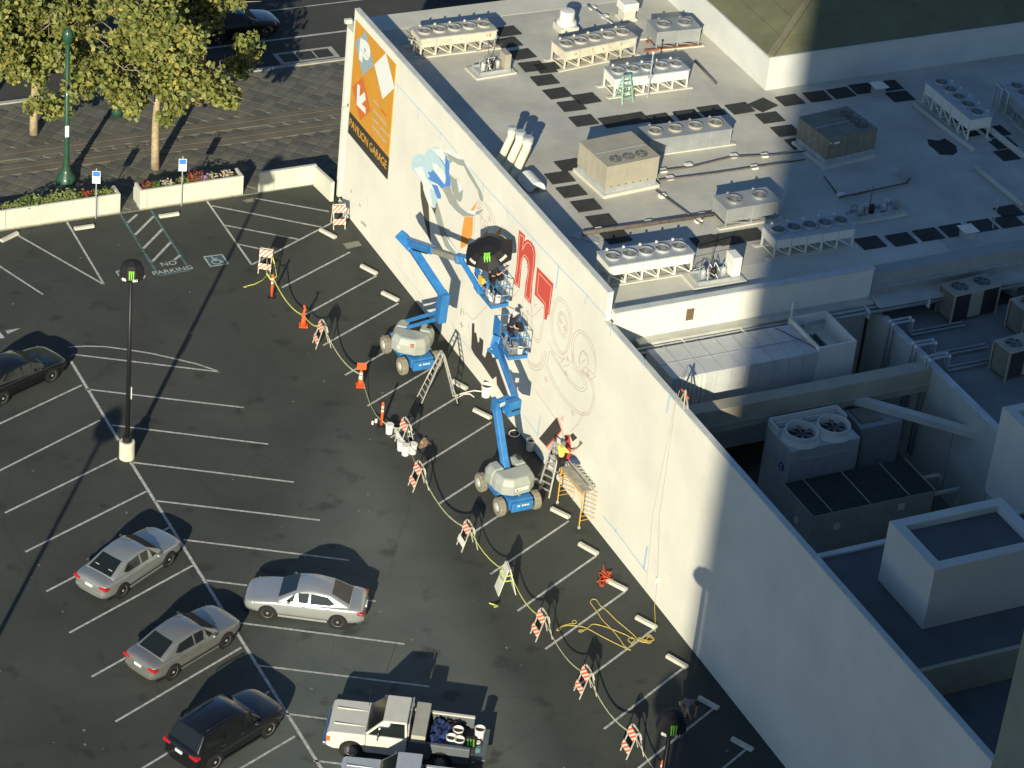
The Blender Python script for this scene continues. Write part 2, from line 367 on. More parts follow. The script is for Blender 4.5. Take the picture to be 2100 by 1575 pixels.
# ================================================================== the building with the mural wall
ZR = 9.55; ZH = 10.81; ZL = 9.46; Y0 = .85; YS = -25.66; YE = -54.5
bld = thing('garage_building', 'long cream building whose blank wall beside the car park carries a half painted mural', 'building')
wall = MB().box(0, YS, 0, .24, Y0, ZH - .05).box(0, YE, 0, .24, YS, ZL - .05).build('mural_wall', M_wall, bld)
MB().box(-.012, YS - .012, ZH - .05, .252, Y0 + .012, ZH).box(-.012, YE, ZL - .05, .252, YS - .013, ZL).build('wall_cap', M_cap, wall)
M_pale = mat('roof_white_coat', (.60, .59, .50), .8, nscale=.7, namt=.12, nd=8)
roof = MB().box(.24, -25.94, 9.2, 40, 2.15, ZR).build('roof', M_roof, bld)
MB().box(.245, -25.66, ZR - .01, 17, -23.6, ZR + .006).build('roof_coating', M_pale, roof)
MB().box(.245, .6, ZR - .01, 40, 2.15, ZR + .012).build('roof_edge', M_pale, roof)
MB().box(.24, -26.0, 3, 12.55, -25.7, 9.9).build('inner_wall', M_wall, bld)
MB().box(.24, -26.02, 9.9, 12.6, -25.68, 9.98).build('parapet_cap', M_cap, bld)
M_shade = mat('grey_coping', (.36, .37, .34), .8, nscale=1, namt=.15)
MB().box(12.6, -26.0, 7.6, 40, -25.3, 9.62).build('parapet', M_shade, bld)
MB().box(12.6, -26.15, 9.0, 40, -26.0, 9.06).build('rail_pipe', M_galv, bld)
MB().box(12.55, -26.9, 8.5, 32, -26.0, 8.62).box(1.3, -26.5, 8.45, 12.5, -26.0, 8.57).build('duct_ledge', mat('duct_sheet', (.52, .53, .47), .7, nscale=1, namt=.2), bld)
for i, (dy, z, r) in enumerate(((-26.62, 8.42, .07), (-26.85, 8.36, .06), (-26.72, 8.22, .05))):
    MB().tube([(.9, dy, z - .25), (1.1, dy, z), (21, dy, z)], r, 8).build('wall_pipe', M_galv, bld, smooth=True)
for x in (3.2, 6.0, 8.9, 12.0, 15.0, 18.0): MB().box(x, -26.95, 8.1, x + .06, -26.0, 8.5).build('pipe_bracket', M_white, bld)
MB().box(3.6, -26.02, 9.0, 3.95, -25.99, 9.55).build('wall_vent', mat('bronze_vent', (.16, .11, .06), .7), bld)
# street facade, cornice seen past the wall's far end
MB().box(.24, 1.9, 0, 40, 2.15, 9.2).build('street_wall', M_wall, bld)
MB().box(-.36, 1.0, 9.95, -.02, 1.2, 10.15).build('cornice_bracket', M_concp, bld)
MB().box(-.22, .9, 5.4, -.02, 1.0, 5.55).build('cornice_bracket', M_concp, bld)
# wells behind the lower wall
M_wellf = mat('well_floor', (.20, .195, .17), .95, nscale=.8, namt=.35, nd=8)
M_wellw = mat('weathered_stucco', (.46, .43, .32), .9, nscale=.5, namt=.25, nd=9, bump=.2, bscale=8)
MB().box(.24, -41.2, 2.6, 12.7, -26.0, 3.0).build('well_floor', M_wellf, bld)
MB().box(.24, -31.0, 6.9, 12.7, -30.35, 8.0).box(.24, -31.06, 7.2, 12.7, -31.0, 7.26).build('cross_beam', M_wellw, bld)
MB().box(12.7, -60, 3.0, 12.95, -26.02, 8.0).build('well_wall', M_concp, bld)
MB().box(12.66, -60, 8.0, 13.0, -26.9, 8.08).build('parapet_cap', M_cap, bld)
for y in (-28.0, -29.7, -33.2, -36.0): MB().box(12.68, y - .015, 3.2, 12.7, y + .015, 6.8).build('wall_joint', M_shade, bld)
MB().box(12.67, -30.0, 5.9, 12.70, -27.6, 5.93).build('wall_joint', M_shade, bld)
M_lroof = mat('grey_roof_felt', (.22, .235, .22), .9, nscale=.5, namt=.28, nd=8)
MB().box(12.95, -60, 7.3, 40, -26.0, 7.55).build('lower_roof', M_lroof, bld)
MB().beam((9.2, -30.9, 7.1), (12.9, -34.6, 7.0), .4, .3).build('raking_beam', M_concp, bld)
MB().box(9.6, -31.08, 3.0, 10.4, -31.02, 5.2).build('door', mat('door_grey', (.12, .13, .11), .7), bld)
# slate coloured roof and the boxes near the bottom right
M_slate = mat('slate_membrane', (.115, .13, .135), .8, nscale=.5, namt=.25, nd=7)
MB().box(.24, -48.4, 3, 12.7, -41.2, 8.3).build('rear_block', M_wellw, bld)
MB().box(.26, -48.2, 8.3, 12.7, -41.45, 8.33).build('slate_roof', M_slate, bld)
MB().box(.24, -41.45, 8.3, 12.7, -41.2, 8.42).build('roof_kerb', M_cap, bld)
MB().box(.24, -56, 3, 12.7, -48.4, 6.9).build('rear_block', M_wellw, bld)
MB().box(.26, -55.9, 6.9, 12.7, -48.42, 6.93).build('slate_roof', M_slate, bld)
M_twr = mat('grey_stucco', (.60, .60, .54), .92, nscale=.4, namt=.1, nd=8, bump=.35, bscale=14)
def stairbox(x0, y0, x1, y1, zt, z0, label):
    t = thing('roof_box', label, 'building', (x0, y0, z0))
    MB().box(x0, y0, z0, x1, y1, zt - .35).build('wall', M_twr, t)
    k = .42; m = MB()
    for a in ((x0, y0, x1, y0 + k), (x0, y1 - k, x1, y1), (x0, y0 + k, x0 + k, y1 - k), (x1 - k, y0 + k, x1, y1 - k)): m.box(a[0], a[1], zt - .35, a[2], a[3], zt)
    m.build('parapet', M_twr, t)
    MB().box(x0 + k + .005, y0 + k + .005, zt - .36, x1 - k - .005, y1 - k - .005, zt - .28).build('roof', M_slate, t); return t
stairbox(2.55, -46.35, 7.4, -43.25, 11, 8.34, 'square grey stucco stair box with sunken slate roof rising behind the low wall')
stairbox(10.35, -44.0, 16.5, -38.7, 11.5, 7.56, 'tall pale stucco box at the right edge of the picture behind the other stair box')
nb = thing('neighbour_block', 'olive grey block cutting off the far right end of the mural wall', 'building', (.02, -75, 0))
MB().box(.02, -75, 0, 14, -54.52, 22).build('wall', mat('olive_render', (.30, .31, .23), .9, nscale=.4, namt=.15, nd=8), nb)
MB().box(-.03, -75.05, 22, 14.05, -54.5, 22.3).build('roof_edge', M_cap, nb)
# pitched green roof building
gb = thing('green_roof_building', 'white upstand building with a hipped green tiled roof at the top right', 'building', (16.5, -9.65, ZR))
ZG = 11.25; gx, gy = 16.48, -9.72
MB().box(gx, gy, ZR, 46, 30, ZG).build('wall', mat('white_stucco', (.62, .64, .60), .9, nscale=.5, namt=.1, nd=7), gb)
H = at(1662, -6, 12.9); e = .14
ed = [(gx - e, gy - e), (46, gy - e), (46, 30), (gx - e, 30)]
MB().box(gx - e, gy - e, ZG, 46, gy + .1, ZG + .09).box(gx - e, gy + .1, ZG, gx + .1, 30, ZG + .09).build('gutter', M_cap, gb)
M_green = mat('green_tile', (.15, .155, .085), .75, nscale=.7, namt=.22, nd=6)
zg = ZG + .09; A = Vector((gx, gy, zg)); hx, hy, hzz = H.x, max(H.y, gy + .5), H.z
kx = 9
slope_s = MB(); sl = (hzz - zg)
MB().add([(gx - .05, gy - .05, zg), (46, gy - .05, zg), (46, hy + 8, zg + sl * (hy + 8 - gy) / (hy - gy)), (gx + (hx - gx) * (hy + 8 - gy) / (hy - gy), hy + 8, zg + sl * (hy + 8 - gy) / (hy - gy))], [(0, 1, 2, 3)]).build('roof', M_green, gb)
q = (hy + 8 - gy) / (hy - gy)
MB().add([(gx - .05, 30, zg), (gx - .05, gy - .05, zg), (gx + (hx - gx) * q, hy + 8, zg + sl * q), (gx + (hx - gx) * q, 30, zg + sl * q)], [(0, 1, 2, 3)]).build('roof', M_green, gb)
for i in range(1, 15):
    f = i / 15 * q
    MB().beam((gx + (hx - gx) * f, gy + (hy - gy) * f, zg + sl * f + .01), (46, gy + (hy - gy) * f, zg + sl * f + .01), .05, .05).build('tile_course', M_green, gb)
    MB().beam((gx + (hx - gx) * f, gy + (hy - gy) * f, zg + sl * f + .01), (gx + (hx - gx) * f, 30, zg + sl * f + .01), .05, .05).build('tile_course', M_green, gb)
MB().beam(A + Vector((0, 0, .03)), (gx + (hx - gx) * q, gy + (hy - gy) * q, zg + sl * q + .03), .32, .12).build('hip_cap', mat('hip_tile', (.17, .16, .10), .8, nscale=2, namt=.2), gb)
# ------------------------------------------------------------------ the tower whose shadow lies over the right of the scene
tw = thing('office_tower', 'tall office tower standing behind the viewpoint and shading the roofs', 'building', (-66.35, -172, 0))
MB().box(-66.35, -172, 0, 12, -130.2, 118).build('wall', mat('tower_stone', (.34, .33, .30), .8, nscale=.1, namt=.1), tw)
m = MB()
for z in range(4, 116, 4): m.box(-65, -130.2, z, 11, -130.15, z + 2.4)  .box(-66.4, -171, z, -66.35, -131, z + 2.4)
m.build('window_band', M_glass, tw)
# walkway pads: pieces of the roof
pw = .56; padm = MB().box(-pw, -.46, 0, pw, .46, .035).mesh('walkway_pad', M_pad)
PADS = [(1042, 88), (1070, 112), (1092, 137), (1117, 165), (1143, 192), (1172, 218), (1197, 248), (1123, 140), (1202, 203), (1168, 339), (1148, 365), (1172, 393), (1202, 422), (1233, 453),
        (1257, 250), (1303, 243), (1353, 245), (1410, 237), (1459, 228), (1517, 223), (1564, 216), (1620, 206), (1676, 198), (1725, 191), (1770, 182), (1823, 176), (1846, 198), (1579, 242), (1611, 269), (1640, 294),
        (2042, 270), (2056, 294), (2069, 318), (2069, 434), (1447, 497), (1493, 491), (1539, 483), (1785, 499), (1848, 492), (1904, 482), (1958, 473), (2015, 463), (2068, 455), (1263, 487), (1040, 65), (1980, 250), (1998, 268)]
for p in PADS:
    c = at(*p, ZR); inst('walkway_pad', padm, roof, (c.x, c.y, ZR + .016 if p[1] > 470 else ZR), R(random.uniform(-2.5, 2.5)) + (R(18) if p == (1564, 216) else 0))
for p in [(2052, 612), (2092, 622)]:
    c = at(*p, 7.55); inst('walkway_pad', padm, bld, (c.x, c.y, 7.55))
MB().prism([at(*p, ZR + .004) for p in [(1902, 286), (1925, 289), (1937, 284), (1960, 299), (1963, 312), (1955, 318), (1927, 317), (1915, 305), (1905, 298)]], (0, 0, .02)).build('tar_patch', M_pad, roof)
# ------------------------------------------------------------------ rooftop machines
def frame_from(FL, FR, z0):
    a, b = at(*FL, z0), at(*FR, z0); d = b - a
    return a, d.length, math.atan2(d.y, d.x)
fan_cache = {}
def add_fan(parent, x, y, z, r, hh=.12, ring=None, deep=.16):
    """fan opening: collar ring, dark well, blades"""
    ring = ring or M_white
    b = MB().lathe([(r, 0), (r, hh), (r * .93, hh), (r * .93, .012), (0, .012)], 20, (x, y, z)); b2 = None
    o = b.build('fan_collar', ring, parent, world=False, smooth=False)
    MB().lathe([(r * .92, 0), (0, .001)], 20, (x, y, z + .016)).build('fan_well', M_grille, o, world=False)
    m = MB()
    for k in range(5):
        t = 2 * math.pi * k / 5 + x; c, s = math.cos(t), math.sin(t); c2, s2 = math.cos(t + .55), math.sin(t + .55); c3, s3 = math.cos(t + .3), math.sin(t + .3)
        m.add([(x + .1 * r * c, y + .1 * r * s, z + .05), (x + .86 * r * c, y + .86 * r * s, z + .035), (x + .86 * r * c2, y + .86 * r * s2, z + .07), (x + .14 * r * c3, y + .14 * r * s3, z + .06)], [(0, 1, 2, 3)])
    m.lathe([(r * .2, .03), (r * .2, .085), (0, .09)], 10, (x, y, z)).build('fan_blade', M_blade, o, world=False)
    g = MB()
    for q in (.35, .62, .88): g.tube([(x + r * q * math.cos(2 * math.pi * j / 20), y + r * q * math.sin(2 * math.pi * j / 20), z + hh) for j in range(20)], .006, 4, True)
    for k in range(4):
        c, s = math.cos(math.pi * k / 4), math.sin(math.pi * k / 4); g.tube([(x - r * .95 * c, y - r * .95 * s, z + hh), (x + r * .95 * c, y + r * .95 * s, z + hh)], .005, 4)
    g.build('fan_guard', M_galv, o, world=False); return o
def condenser(FL, FR, label, mtop=None, mside=None, depth=1.18, n=5, h0=.50, h1=1.0, z0=ZR, group='long condensers on stilts on the roof', rust=False, L=None, fr=.33, collar=None):
    a, l, rz = frame_from(FL, FR, z0); l = L or l
    t = thing('roof_condenser', label, 'condenser', a, rz, group)
    ms = mside or M_white
    MB().box(-.04, -.02, h0, l + .04, depth, h1 - .06).build('casing', ms, t, world=False, bevel=.012)
    MB().box(-.07, -.05, h1 - .06, l + .07, depth + .03, h1).build('top_plate', mtop or M_galv, t, world=False)
    for i in range(n):
        add_fan(t, l * (i + .5) / n, depth * .5, h1, fr, .10, collar or mtop or M_galv)
        MB().box(l * (i + .5) / n - .04, depth - .05, h1, l * (i + .5) / n + .04, depth + .02, h1 + .09).build('lifting_lug', ms, t, world=False)
    for i in range(n + 1):
        for y in (.02, depth - .06): MB().box(l * i / n - .035, y - .035, 0, l * i / n + .035, y + .035, h0).build('leg', ms, t, world=False)
        MB().box(l * i / n - .012, -.028, h0, l * i / n + .012, -.02, h1 - .06).build('panel_joint', M_galv, t, world=False)
        if i < n: MB().beam((l * i / n + .05, .05, h0 - .02), (l * (i + 1) / n - .03, .06, .06), .05).beam((l * i / n, depth - .06, .1), (l * i / n, .02, .1), .045).build('brace', ms, t, world=False)
    for y in (.0, depth - .04): MB().box(-.35, y - .1, -.03, l + .3, y + .1, .06).build('base_rail', M_pale, t, world=False)
    if rust:
        r_ = mat('rust_streak', (.55, .36, .14), .9, nscale=9, namt=.4)
        for i in range(7):
            x = random.uniform(.1, l - .2); z = random.uniform(h0 + .12, h1 - .25); MB().box(x, -.026, z, x + random.uniform(.03, .09), -.0205, z + random.uniform(.05, .16)).build('rust_mark', r_, t, world=False)
    return t
M_oldw = mat('stained_white', (.70, .65, .50), .6, nscale=2, namt=.25, nd=7)
M_oldtop = mat('stained_grey_top', (.44, .43, .38), .7, nscale=2, namt=.2, nd=7)
condenser((862, 118), (1014, 100), 'rust stained five fan condenser nearest the garage sign', M_oldtop, M_oldw, rust=True)
condenser((1157, 144), (1300, 114), 'rust stained five fan condenser in front of the round exhaust fan', M_oldtop, M_oldw, rust=True)
c3 = condenser((1259, 200), (1407, 181), 'clean white five fan condenser with the green stepladder in front')
condenser((1247, 587), (1416, 560), 'clean white sunlit five fan condenser by the lower corner of the high wall')
condenser((1586, 531), (1746, 507), 'white five fan condenser in the shade beside the parapet walkway')
condenser((1891, 214), (1981, 291), 'white five fan condenser in the shade set crosswise on long roof rails', h0=.62, h1=1.22)
condenser((2046, 218), (2120, 292), 'grey condenser cut off by the right edge near the white pipe loops', M_galv, M_galv, h0=.55, h1=1.15)
for FL, FR in (((1873, 222), (1990, 318)), ((1890, 208), (2010, 306))): pass
def rooftop_unit(FL, FR, label, mt, depth, h, z0=ZR, fans=3, side=0):
    a, l, rz = frame_from(FL, FR, z0)
    t = thing('rooftop_unit', label, 'air conditioner', a, rz, 'packaged air conditioners on the roof')
    MB().box(-.1, -.12, -.01, l + .1, depth + .1, .16).build('curb', M_pale, t, world=False)
    MB().box(0, 0, .42, l, depth, h).build('casing', mt, t, world=False, bevel=.015)
    MB().box(.03, .03, .16, l - .03, depth - .03, .42).build('base_frame', M_galv, t, world=False)
    MB().box(-.02, -.02, h, l + .02, depth + .02, h + .03).build('top_plate', mt, t, world=False)
    MB().box(l * .02, depth * .48, h + .03, l * .98, depth * .50, h + .045).build('top_seam', M_galv, t, world=False)
    for i in range(fans): add_fan(t, (l * (.25 + .25 * i)) if side == 0 else l - .5, (depth * .2) if side == 0 else depth * (.25 + .25 * i), h + .03, .27 if side == 0 else .29, .03, M_grille)
    for i in range(1, 3): MB().box(l * i / 3 - .008, -.006, .45, l * i / 3 + .008, 0, h - .03).build('panel_joint', M_galv, t, world=False)
    for i in range(1, 5): MB().box(-.006, depth * i / 5 - .008, .45, 0, depth * i / 5 + .008, h - .03).build('panel_joint', M_galv, t, world=False)
    for k in range(9):
        z = random.uniform(.6, h - .3); y = random.uniform(.2, depth - .4); s = random.uniform(.03, .09); MB().box(-.009, y, z, -.0, y + s, z + s).build('access_latch', M_shade, t, world=False)
    for i in range(6): MB().box(l * .1 + i * l * .14, -.012, .46, l * .1 + i * l * .14 + .06, -.004, .5).build('louver', M_dark, t, world=False)
    return t
rooftop_unit((1239, 405), (1345, 383), 'tan packaged air conditioner in the sun with three small black fans', M_tan, 2.4, 1.5)
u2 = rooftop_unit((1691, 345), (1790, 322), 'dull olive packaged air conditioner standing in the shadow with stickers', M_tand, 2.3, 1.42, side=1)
MB().box(.3, -.012, 1.15, .62, -.004, 1.25).box(.05, -.012, 1.2, .16, -.004, 1.3).build('label_plate', M_refl, u2, world=False)
M_zinc = mat('grey_sheet', (.34, .36, .36), .55, metal=.2, nscale=1.5, namt=.15)
condenser((1345, 103), (1431, 95), 'grey two fan condenser on a rusty base below the green roof', M_zinc, M_zinc, n=2, h0=.3, h1=.98, depth=1.25, group='short two fan condensers', fr=.36)
condenser((1487, 468), (1592, 450), 'grey two fan condenser half in shadow with pale fan rims', M_zinc, M_zinc, n=2, h0=.28, h1=.95, depth=1.2, group='short two fan condensers', fr=.36, collar=M_steel)
condenser((1330, 320), (1495, 297), 'low grey four fan condenser standing behind the tan air conditioner', M_zinc, M_zinc, n=4, h0=.05, h1=.85, group='long condensers on stilts on the roof', collar=M_tan)
# rusty skids under the two-fan unit
for p, q in (((1322, 104), (1438, 92)), ((1325, 86), (1425, 72))): MB().beam(at(*p, ZR + .06), at(*q, ZR + .06), .12, .1).build('skid', mat('rust_red', (.30, .12, .06), .9, nscale=5, namt=.3), roof)
# round exhaust fan
c = at(1160, 62, ZR); t = thing('exhaust_fan', 'round white mushroom exhaust fan on a square curb', 'fan', c)
MB().cbox((0, 0, 0), .95, .95, .3).build('curb', M_pale, t, world=False, bevel=.03)
MB().lathe([(.42, .3), (.5, .42), (.46, .52), (.36, .55), (.36, 1.0), (.33, 1.05), (0, 1.07)], 20).build('cowl', M_white, t, world=False, smooth=False)
c = at(1284, 38, ZR); t = thing('vent_box', 'small white overhanging vent box by the far edge of the roof', 'vent', c)
MB().cbox((0, 0, 0), .8, .8, .12).cbox((0, 0, .12), .62, .62, .42).build('curb', M_pale, t, world=False)
MB().cbox((0, 0, .54), .8, .8, .42).build('hood', M_white, t, world=False, bevel=.02)
MB().box(.25, -.41, .7, .32, -.4, .74).box(.25, -.41, .6, .32, -.4, .64).build('latch', M_galv, t, world=False)
for p, lab, s in (((1800, 192), 'small grey capped roof vent between black pads in the shade', .5), ((1982, 487), 'white capped roof vent by the shaded parapet walkway', .5), ((1855, 365), 'small dark cowl vent on the shaded roof', .38)):
    c = at(*p, ZR); t = thing('roof_vent', lab, 'vent', c)
    MB().cbox((0, 0, 0), s, s, .45).build('stack', M_galv, t, world=False)
    MB().add([(-s * .75, -s * .75, .45), (s * .75, -s * .75, .45), (s * .75, s * .75, .45), (-s * .75, s * .75, .45), (0, 0, .45 + s * .4)], [(0, 3, 2, 1), (0, 1, 4), (1, 2, 4), (2, 3, 4), (3, 0, 4)]).build('cap', M_white if s > .4 else M_shade, t, world=False)
# twin cream flues leaning together and the half round hood by the wall
t = thing('gooseneck_duct', 'pair of cream flue pipes rising beside the high wall', 'duct', at(1080, 372, ZR)); bx = at(1060, 352, ZR + .1)
for dx, dy, hh, r in ((0, .25, 1.1, .17), (.28, -.1, 1.05, .19), (.55, -.45, .95, .20)):
    b0 = Vector((.75 + dx, bx.y + dy, ZR)); up = Vector((1.05, 1.0, .75)); p1 = b0 + Vector((0, 0, .2)); p2 = p1 + up * hh; p3 = p2 + Vector((.06, .06, .38))
    MB().tube([b0, p1, p2, p3], r, 12).build('flue', mat('cream_duct', (.82, .76, .55), .5, nscale=3, namt=.1), t, smooth=True)
    MB().lathe([(r * 1.25, 0), (r * 1.25, .12), (r * .9, .16), (0, .16)], 14, p3).build('flue_cap', M_galv, t)
    MB().lathe([(r * 1.12, 0), (r * 1.12, .08)], 14, p3 - Vector((0, 0, .16))).build('band', M_white, t)
c = at(1090, 384, ZR); t = thing('curved_hood', 'white half round hood lying near the high wall', 'hood', c); m = MB(); k = 10
pr = [(math.cos(math.pi * i / k) * .42, math.sin(math.pi * i / k) * .42) for i in range(k + 1)]; po = [(math.cos(math.pi * i / k) * .17, math.sin(math.pi * i / k) * .17) for i in range(k, -1, -1)]
m.prism([(x, .6, z + .1) for x, z in pr + po], (0, -1.1, 0)).build('shell', mat('hood_white', (.74, .75, .70), .5), t, world=False)
c = at(1192, 488, ZR); MB().prism([c + Vector(q) for q in ((-.5, .3, 0), (.25, .5, 0), (.7, -.3, 0), (.5, -.65, 0))], (0, 0, .03)).build('loose_sheet', M_galv); tag(bpy.data.objects['loose_sheet'], 'loose grey metal sheet lying in the wall shadow on the roof', 'sheet')
# pipes across the roof (long runs on small white blocks)
def pipe_run(pts, r, label, mt, blocks=(), z=.14):
    t = thing('roof_pipe', label, 'pipe', at(*pts[0], ZR))
    MB().tube([at(*p, ZR + z) for p in pts], r, 7).build('pipe', mt, t, smooth=True)
    for p in blocks: MB().cbox(at(*p, ZR), .3, .22, .13).build('support_block', M_white, t)
    return t
M_iron = mat('brown_iron', (.14, .115, .095), .8, nscale=4, namt=.3)
pipe_run([(1195, 478), (1300, 463), (1476, 437)], .10, 'thick brown pipe running from the wall shadow to the half shaded condenser', M_iron, [(1228, 473), (1330, 458), (1440, 443)])
pipe_run([(1345, 352), (1420, 342), (1500, 322), (1585, 318), (1690, 305)], .035, 'thin conduit passing in front of the four fan condenser on white blocks', M_iron, [(1360, 352), (1412, 341), (1505, 322), (1568, 321)])
pipe_run([(1350, 370), (1460, 356), (1560, 341), (1650, 327)], .035, 'second thin conduit with white blocks beside the dark stains', M_iron, [(1374, 367), (1547, 345)])
pipe_run([(1345, 390), (1440, 460)], .03, 'thin pipe running down from the tan air conditioner', M_iron, [(1358, 404), (1432, 455)])
pipe_run([(1720, 405), (1860, 375), (1866, 365)], .04, 'dark conduit on the shaded roof ending at the small cowl vent', M_iron, [(1725, 402)])
pipe_run([(1715, 395), (1690, 362)], .04, 'short dark conduit leaving the shaded olive air conditioner', M_iron)
pipe_run([(1205, 10), (1260, 52)], .05, 'pair of grey pipes running behind the rust stained condenser', M_galv, [(1215, 18), (1240, 36)])
pipe_run([(1425, 125), (1468, 172)], .05, 'brown pipe lying on the sunny roof below the green roof building', M_iron)
pipe_run([(1940, 195), (2010, 250), (2100, 322)], .16, 'long pale roof kerb running past the crosswise condenser', M_pale, z=.1)
pipe_run([(1872, 212), (1935, 262), (1996, 308)], .12, 'long pale timber rail in front of the crosswise condenser', M_pale, z=.08)
pipe_run([(2000, 342), (2095, 420)], .12, 'long pale rail on the shaded roof near the right edge', M_pale, z=.08)
t = thing('pipe_loop', 'pair of white hairpin pipe loops beside the grey condenser at the right edge', 'pipe', at(2040, 222, ZR))
for p, q in (((2036, 218), (2046, 227)), ((2050, 227), (2060, 236))):
    a, b = at(*p, ZR), at(*q, ZR); u = Vector((0, 0, 1.15)); MB().tube([a, a + u, b + u, b], .035, 7).build('pipe', M_white, t, smooth=True)
for p, lab in (((1705, 336), 'white'),): pass
c = at(1328, 200, ZR); t = thing('roof_mast', 'thin grey mast in front of the clean white condenser', 'mast', c)
MB().tube([(0, 0, 0), (0, 0, 2.25)], .035, 8).build('pole', M_galv, t, world=False); MB().blob((0, 0, 2.3), .07, .07, .07).build('finial', M_white, t, world=False); MB().box(-.1, -.05, 1.0, .1, .05, 1.2).build('junction_box', M_galv, t, world=False)
c = at(2035, 470, ZR); t = thing('roof_mast', 'thin grey post with a cross arm at the end of the shaded walkway', 'mast', c)
MB().tube([(0, 0, 0), (0, 0, 1.5)], .03, 8).beam((-.9, .1, 1.2), (.1, 0, 1.1), .04).build('pole', M_galv, t, world=False)
def step_ladder(name, label, mt, c, rz, h, w, spread, rungs, rs=.025, back=True):
    t = thing(name, label, 'ladder', c, rz)
    for s in (-1, 1): MB().beam((s * w * .5, -spread * .5, 0), (s * w * .32, 0, h), rs * 2.4, rs * 1.3).build('rail', mt, t, world=False)
    for i in range(rungs):
        f = (i + 1) / (rungs + 1); ww = w * (.5 - .18 * f); MB().box(-ww, -spread * .5 * (1 - f) - .04, h * f - .012, ww, -spread * .5 * (1 - f) + .04, h * f + .012).build('step', mt, t, world=False)
    if back:
        for s in (-1, 1): MB().beam((s * w * .45, spread * .5, 0), (s * w * .3, .02, h - .04), rs * 1.6).build('back_leg', mt, t, world=False)
        for f in (.25, .55): MB().beam((-w * .42, spread * .5 * (1 - f), h * f), (w * .42, spread * .5 * (1 - f), h * f), rs * 1.2).build('back_brace', mt, t, world=False)
    MB().box(-w * .36, -.07, h, w * .36, .07, h + .03).build('top_cap', mt, t, world=False); return t
step_ladder('step_ladder', 'pale green stepladder standing in front of a clean white condenser', mat('mint_fibreglass', (.28, .50, .38), .6), at(1279, 205, ZR), R(5), 1.25, .62, .7, 4)
# refrigeration rack near the garage sign end and the sunlit one by the parapet
def rack(FL, FR, label, depth, cab, mt):
    a, l, rz = frame_from(FL, FR, ZR); t = thing('compressor_rack', label, 'compressor', a, rz)
    MB().box(-.3, -.2, 0, l + .25, depth + .2, .10).build('plinth', M_pale, t, world=False, bevel=.03)
    MB().box(0, 0, .10, l, depth, .16).box(0, 0, .16, l, .05, .26).box(0, depth - .05, .16, l, depth, .26).build('base_frame', M_galv, t, world=False)
    for i in range(3): MB().lathe([(.11, 0), (.13, .1), (.13, .34), (.08, .42), (0, .43)], 12, (l * (.2 + .24 * i), depth * .45, .16)).build('compressor', M_dark if i % 2 else M_galv, t, world=False, smooth=True)
    for i in range(7):
        x = random.uniform(.0, l * .75); y = random.uniform(.05, depth); MB().tube([(x, y, .2), (x, y, random.uniform(.4, .75)), (x + random.uniform(.1, .4), y + random.uniform(-.2, .2), random.uniform(.4, .7)), (x + random.uniform(.1, .5), random.uniform(0, depth), .2)], .018, 6).build('pipe', random.choice((M_galv, M_white, M_iron)), t, world=False)
    MB().tube([(l * .5, depth, .1), (l * .5, depth, 1.25)], .022, 6).tube([(l * .1, depth, .95), (l * .95, depth, 1.1)], .02, 6).build('stand_pipe', M_iron, t, world=False)
    MB().box(l - .32 * cab, .05, .2, l, .35 * cab + .3, .2 + .75 * cab).build('control_box', mt, t, world=False, bevel=.01); return t
rack((985, 160), (1047, 150), 'pipework rack with a tan control box behind the sunny high wall', .85, 1.0, M_tan)
rack((1432, 590), (1517, 577), 'compressor rack with coiled pipes and a white box by the parapet', .9, 1.25, M_white)
rack((1750, 458), (1848, 440), 'flat dismantled equipment lying on the shaded roof', .7, .5, M_zinc)
t = thing('pipe_bundle', 'tangle of pipes beside the leftmost rust stained condenser', 'pipe', at(845, 100, ZR))
for i in range(8):
    a = at(random.uniform(830, 850), random.uniform(62, 85), ZR + random.uniform(.3, .8)); b = at(random.uniform(846, 862), random.uniform(90, 112), ZR + random.uniform(.05, .4)); MB().tube([a, (a + b) / 2 + Vector((.1, 0, .1)), b], .025, 6).build('pipe', random.choice((M_galv, M_iron)), t)
# ------------------------------------------------------------------ machines down in the wells and on the lower roof
t = thing('air_handler', 'large white sheet metal air handling unit filling the first well', 'air handler', (1.35, -29.2, 3))
MB().box(1.35, -29.25, 4.6, 8.15, -26.98, 8.6).build('casing', mat('pale_sheet', (.56, .58, .56), .6, nscale=1.0, namt=.15, nd=7), t, bevel=.02)
for i in range(1, 9): MB().beam((1.35 + .78 * i, -29.27, 8.605), (1.35 + .78 * i, -26.98, 8.615), .02, .012).build('top_seam', M_galv, t)
MB().beam((1.4, -28.15, 8.61), (8.1, -28.15, 8.61), .05, .02).build('ridge_seam', M_galv, t)
for i in range(7): MB().box(1.55 + i * .21, -29.29, 5.4, 1.61 + i * .21, -29.25, 8.5).build('side_rib', M_white, t)
for i in range(10): MB().box(1.35 + .68 * i, -29.262, 4.8, 1.365 + .68 * i, -29.25, 8.55).build('panel_joint', M_galv, t)
k = .1
MB().box(8.17, -29.2, 4.6, 8.27, -26.7, 8.75).box(9.9, -29.2, 4.6, 10.0, -26.7, 8.75).box(8.27, -29.2, 4.6, 9.9, -29.1, 8.75).box(8.27, -26.8, 4.6, 9.9, -26.7, 8.75).box(8.27, -29.1, 4.6, 9.9, -26.8, 7.9).build('intake_box', M_white, t)
for i in range(4): MB().beam((8.5 + i * .22, -28.7, 8.02), (8.5 + i * .22, -27.3, 8.02), .13, .18).build('intake_bar', M_iron, t)
MB().tube([(8.2, -29.0, 8.63), (7.3, -27.1, 8.63)], .015, 5).build('cable', M_dark, t)
MB().tube([(8.35, -26.6, 7.0), (8.35, -26.6, 9.4)], .05, 8).build('stack_pipe', M_white, t)
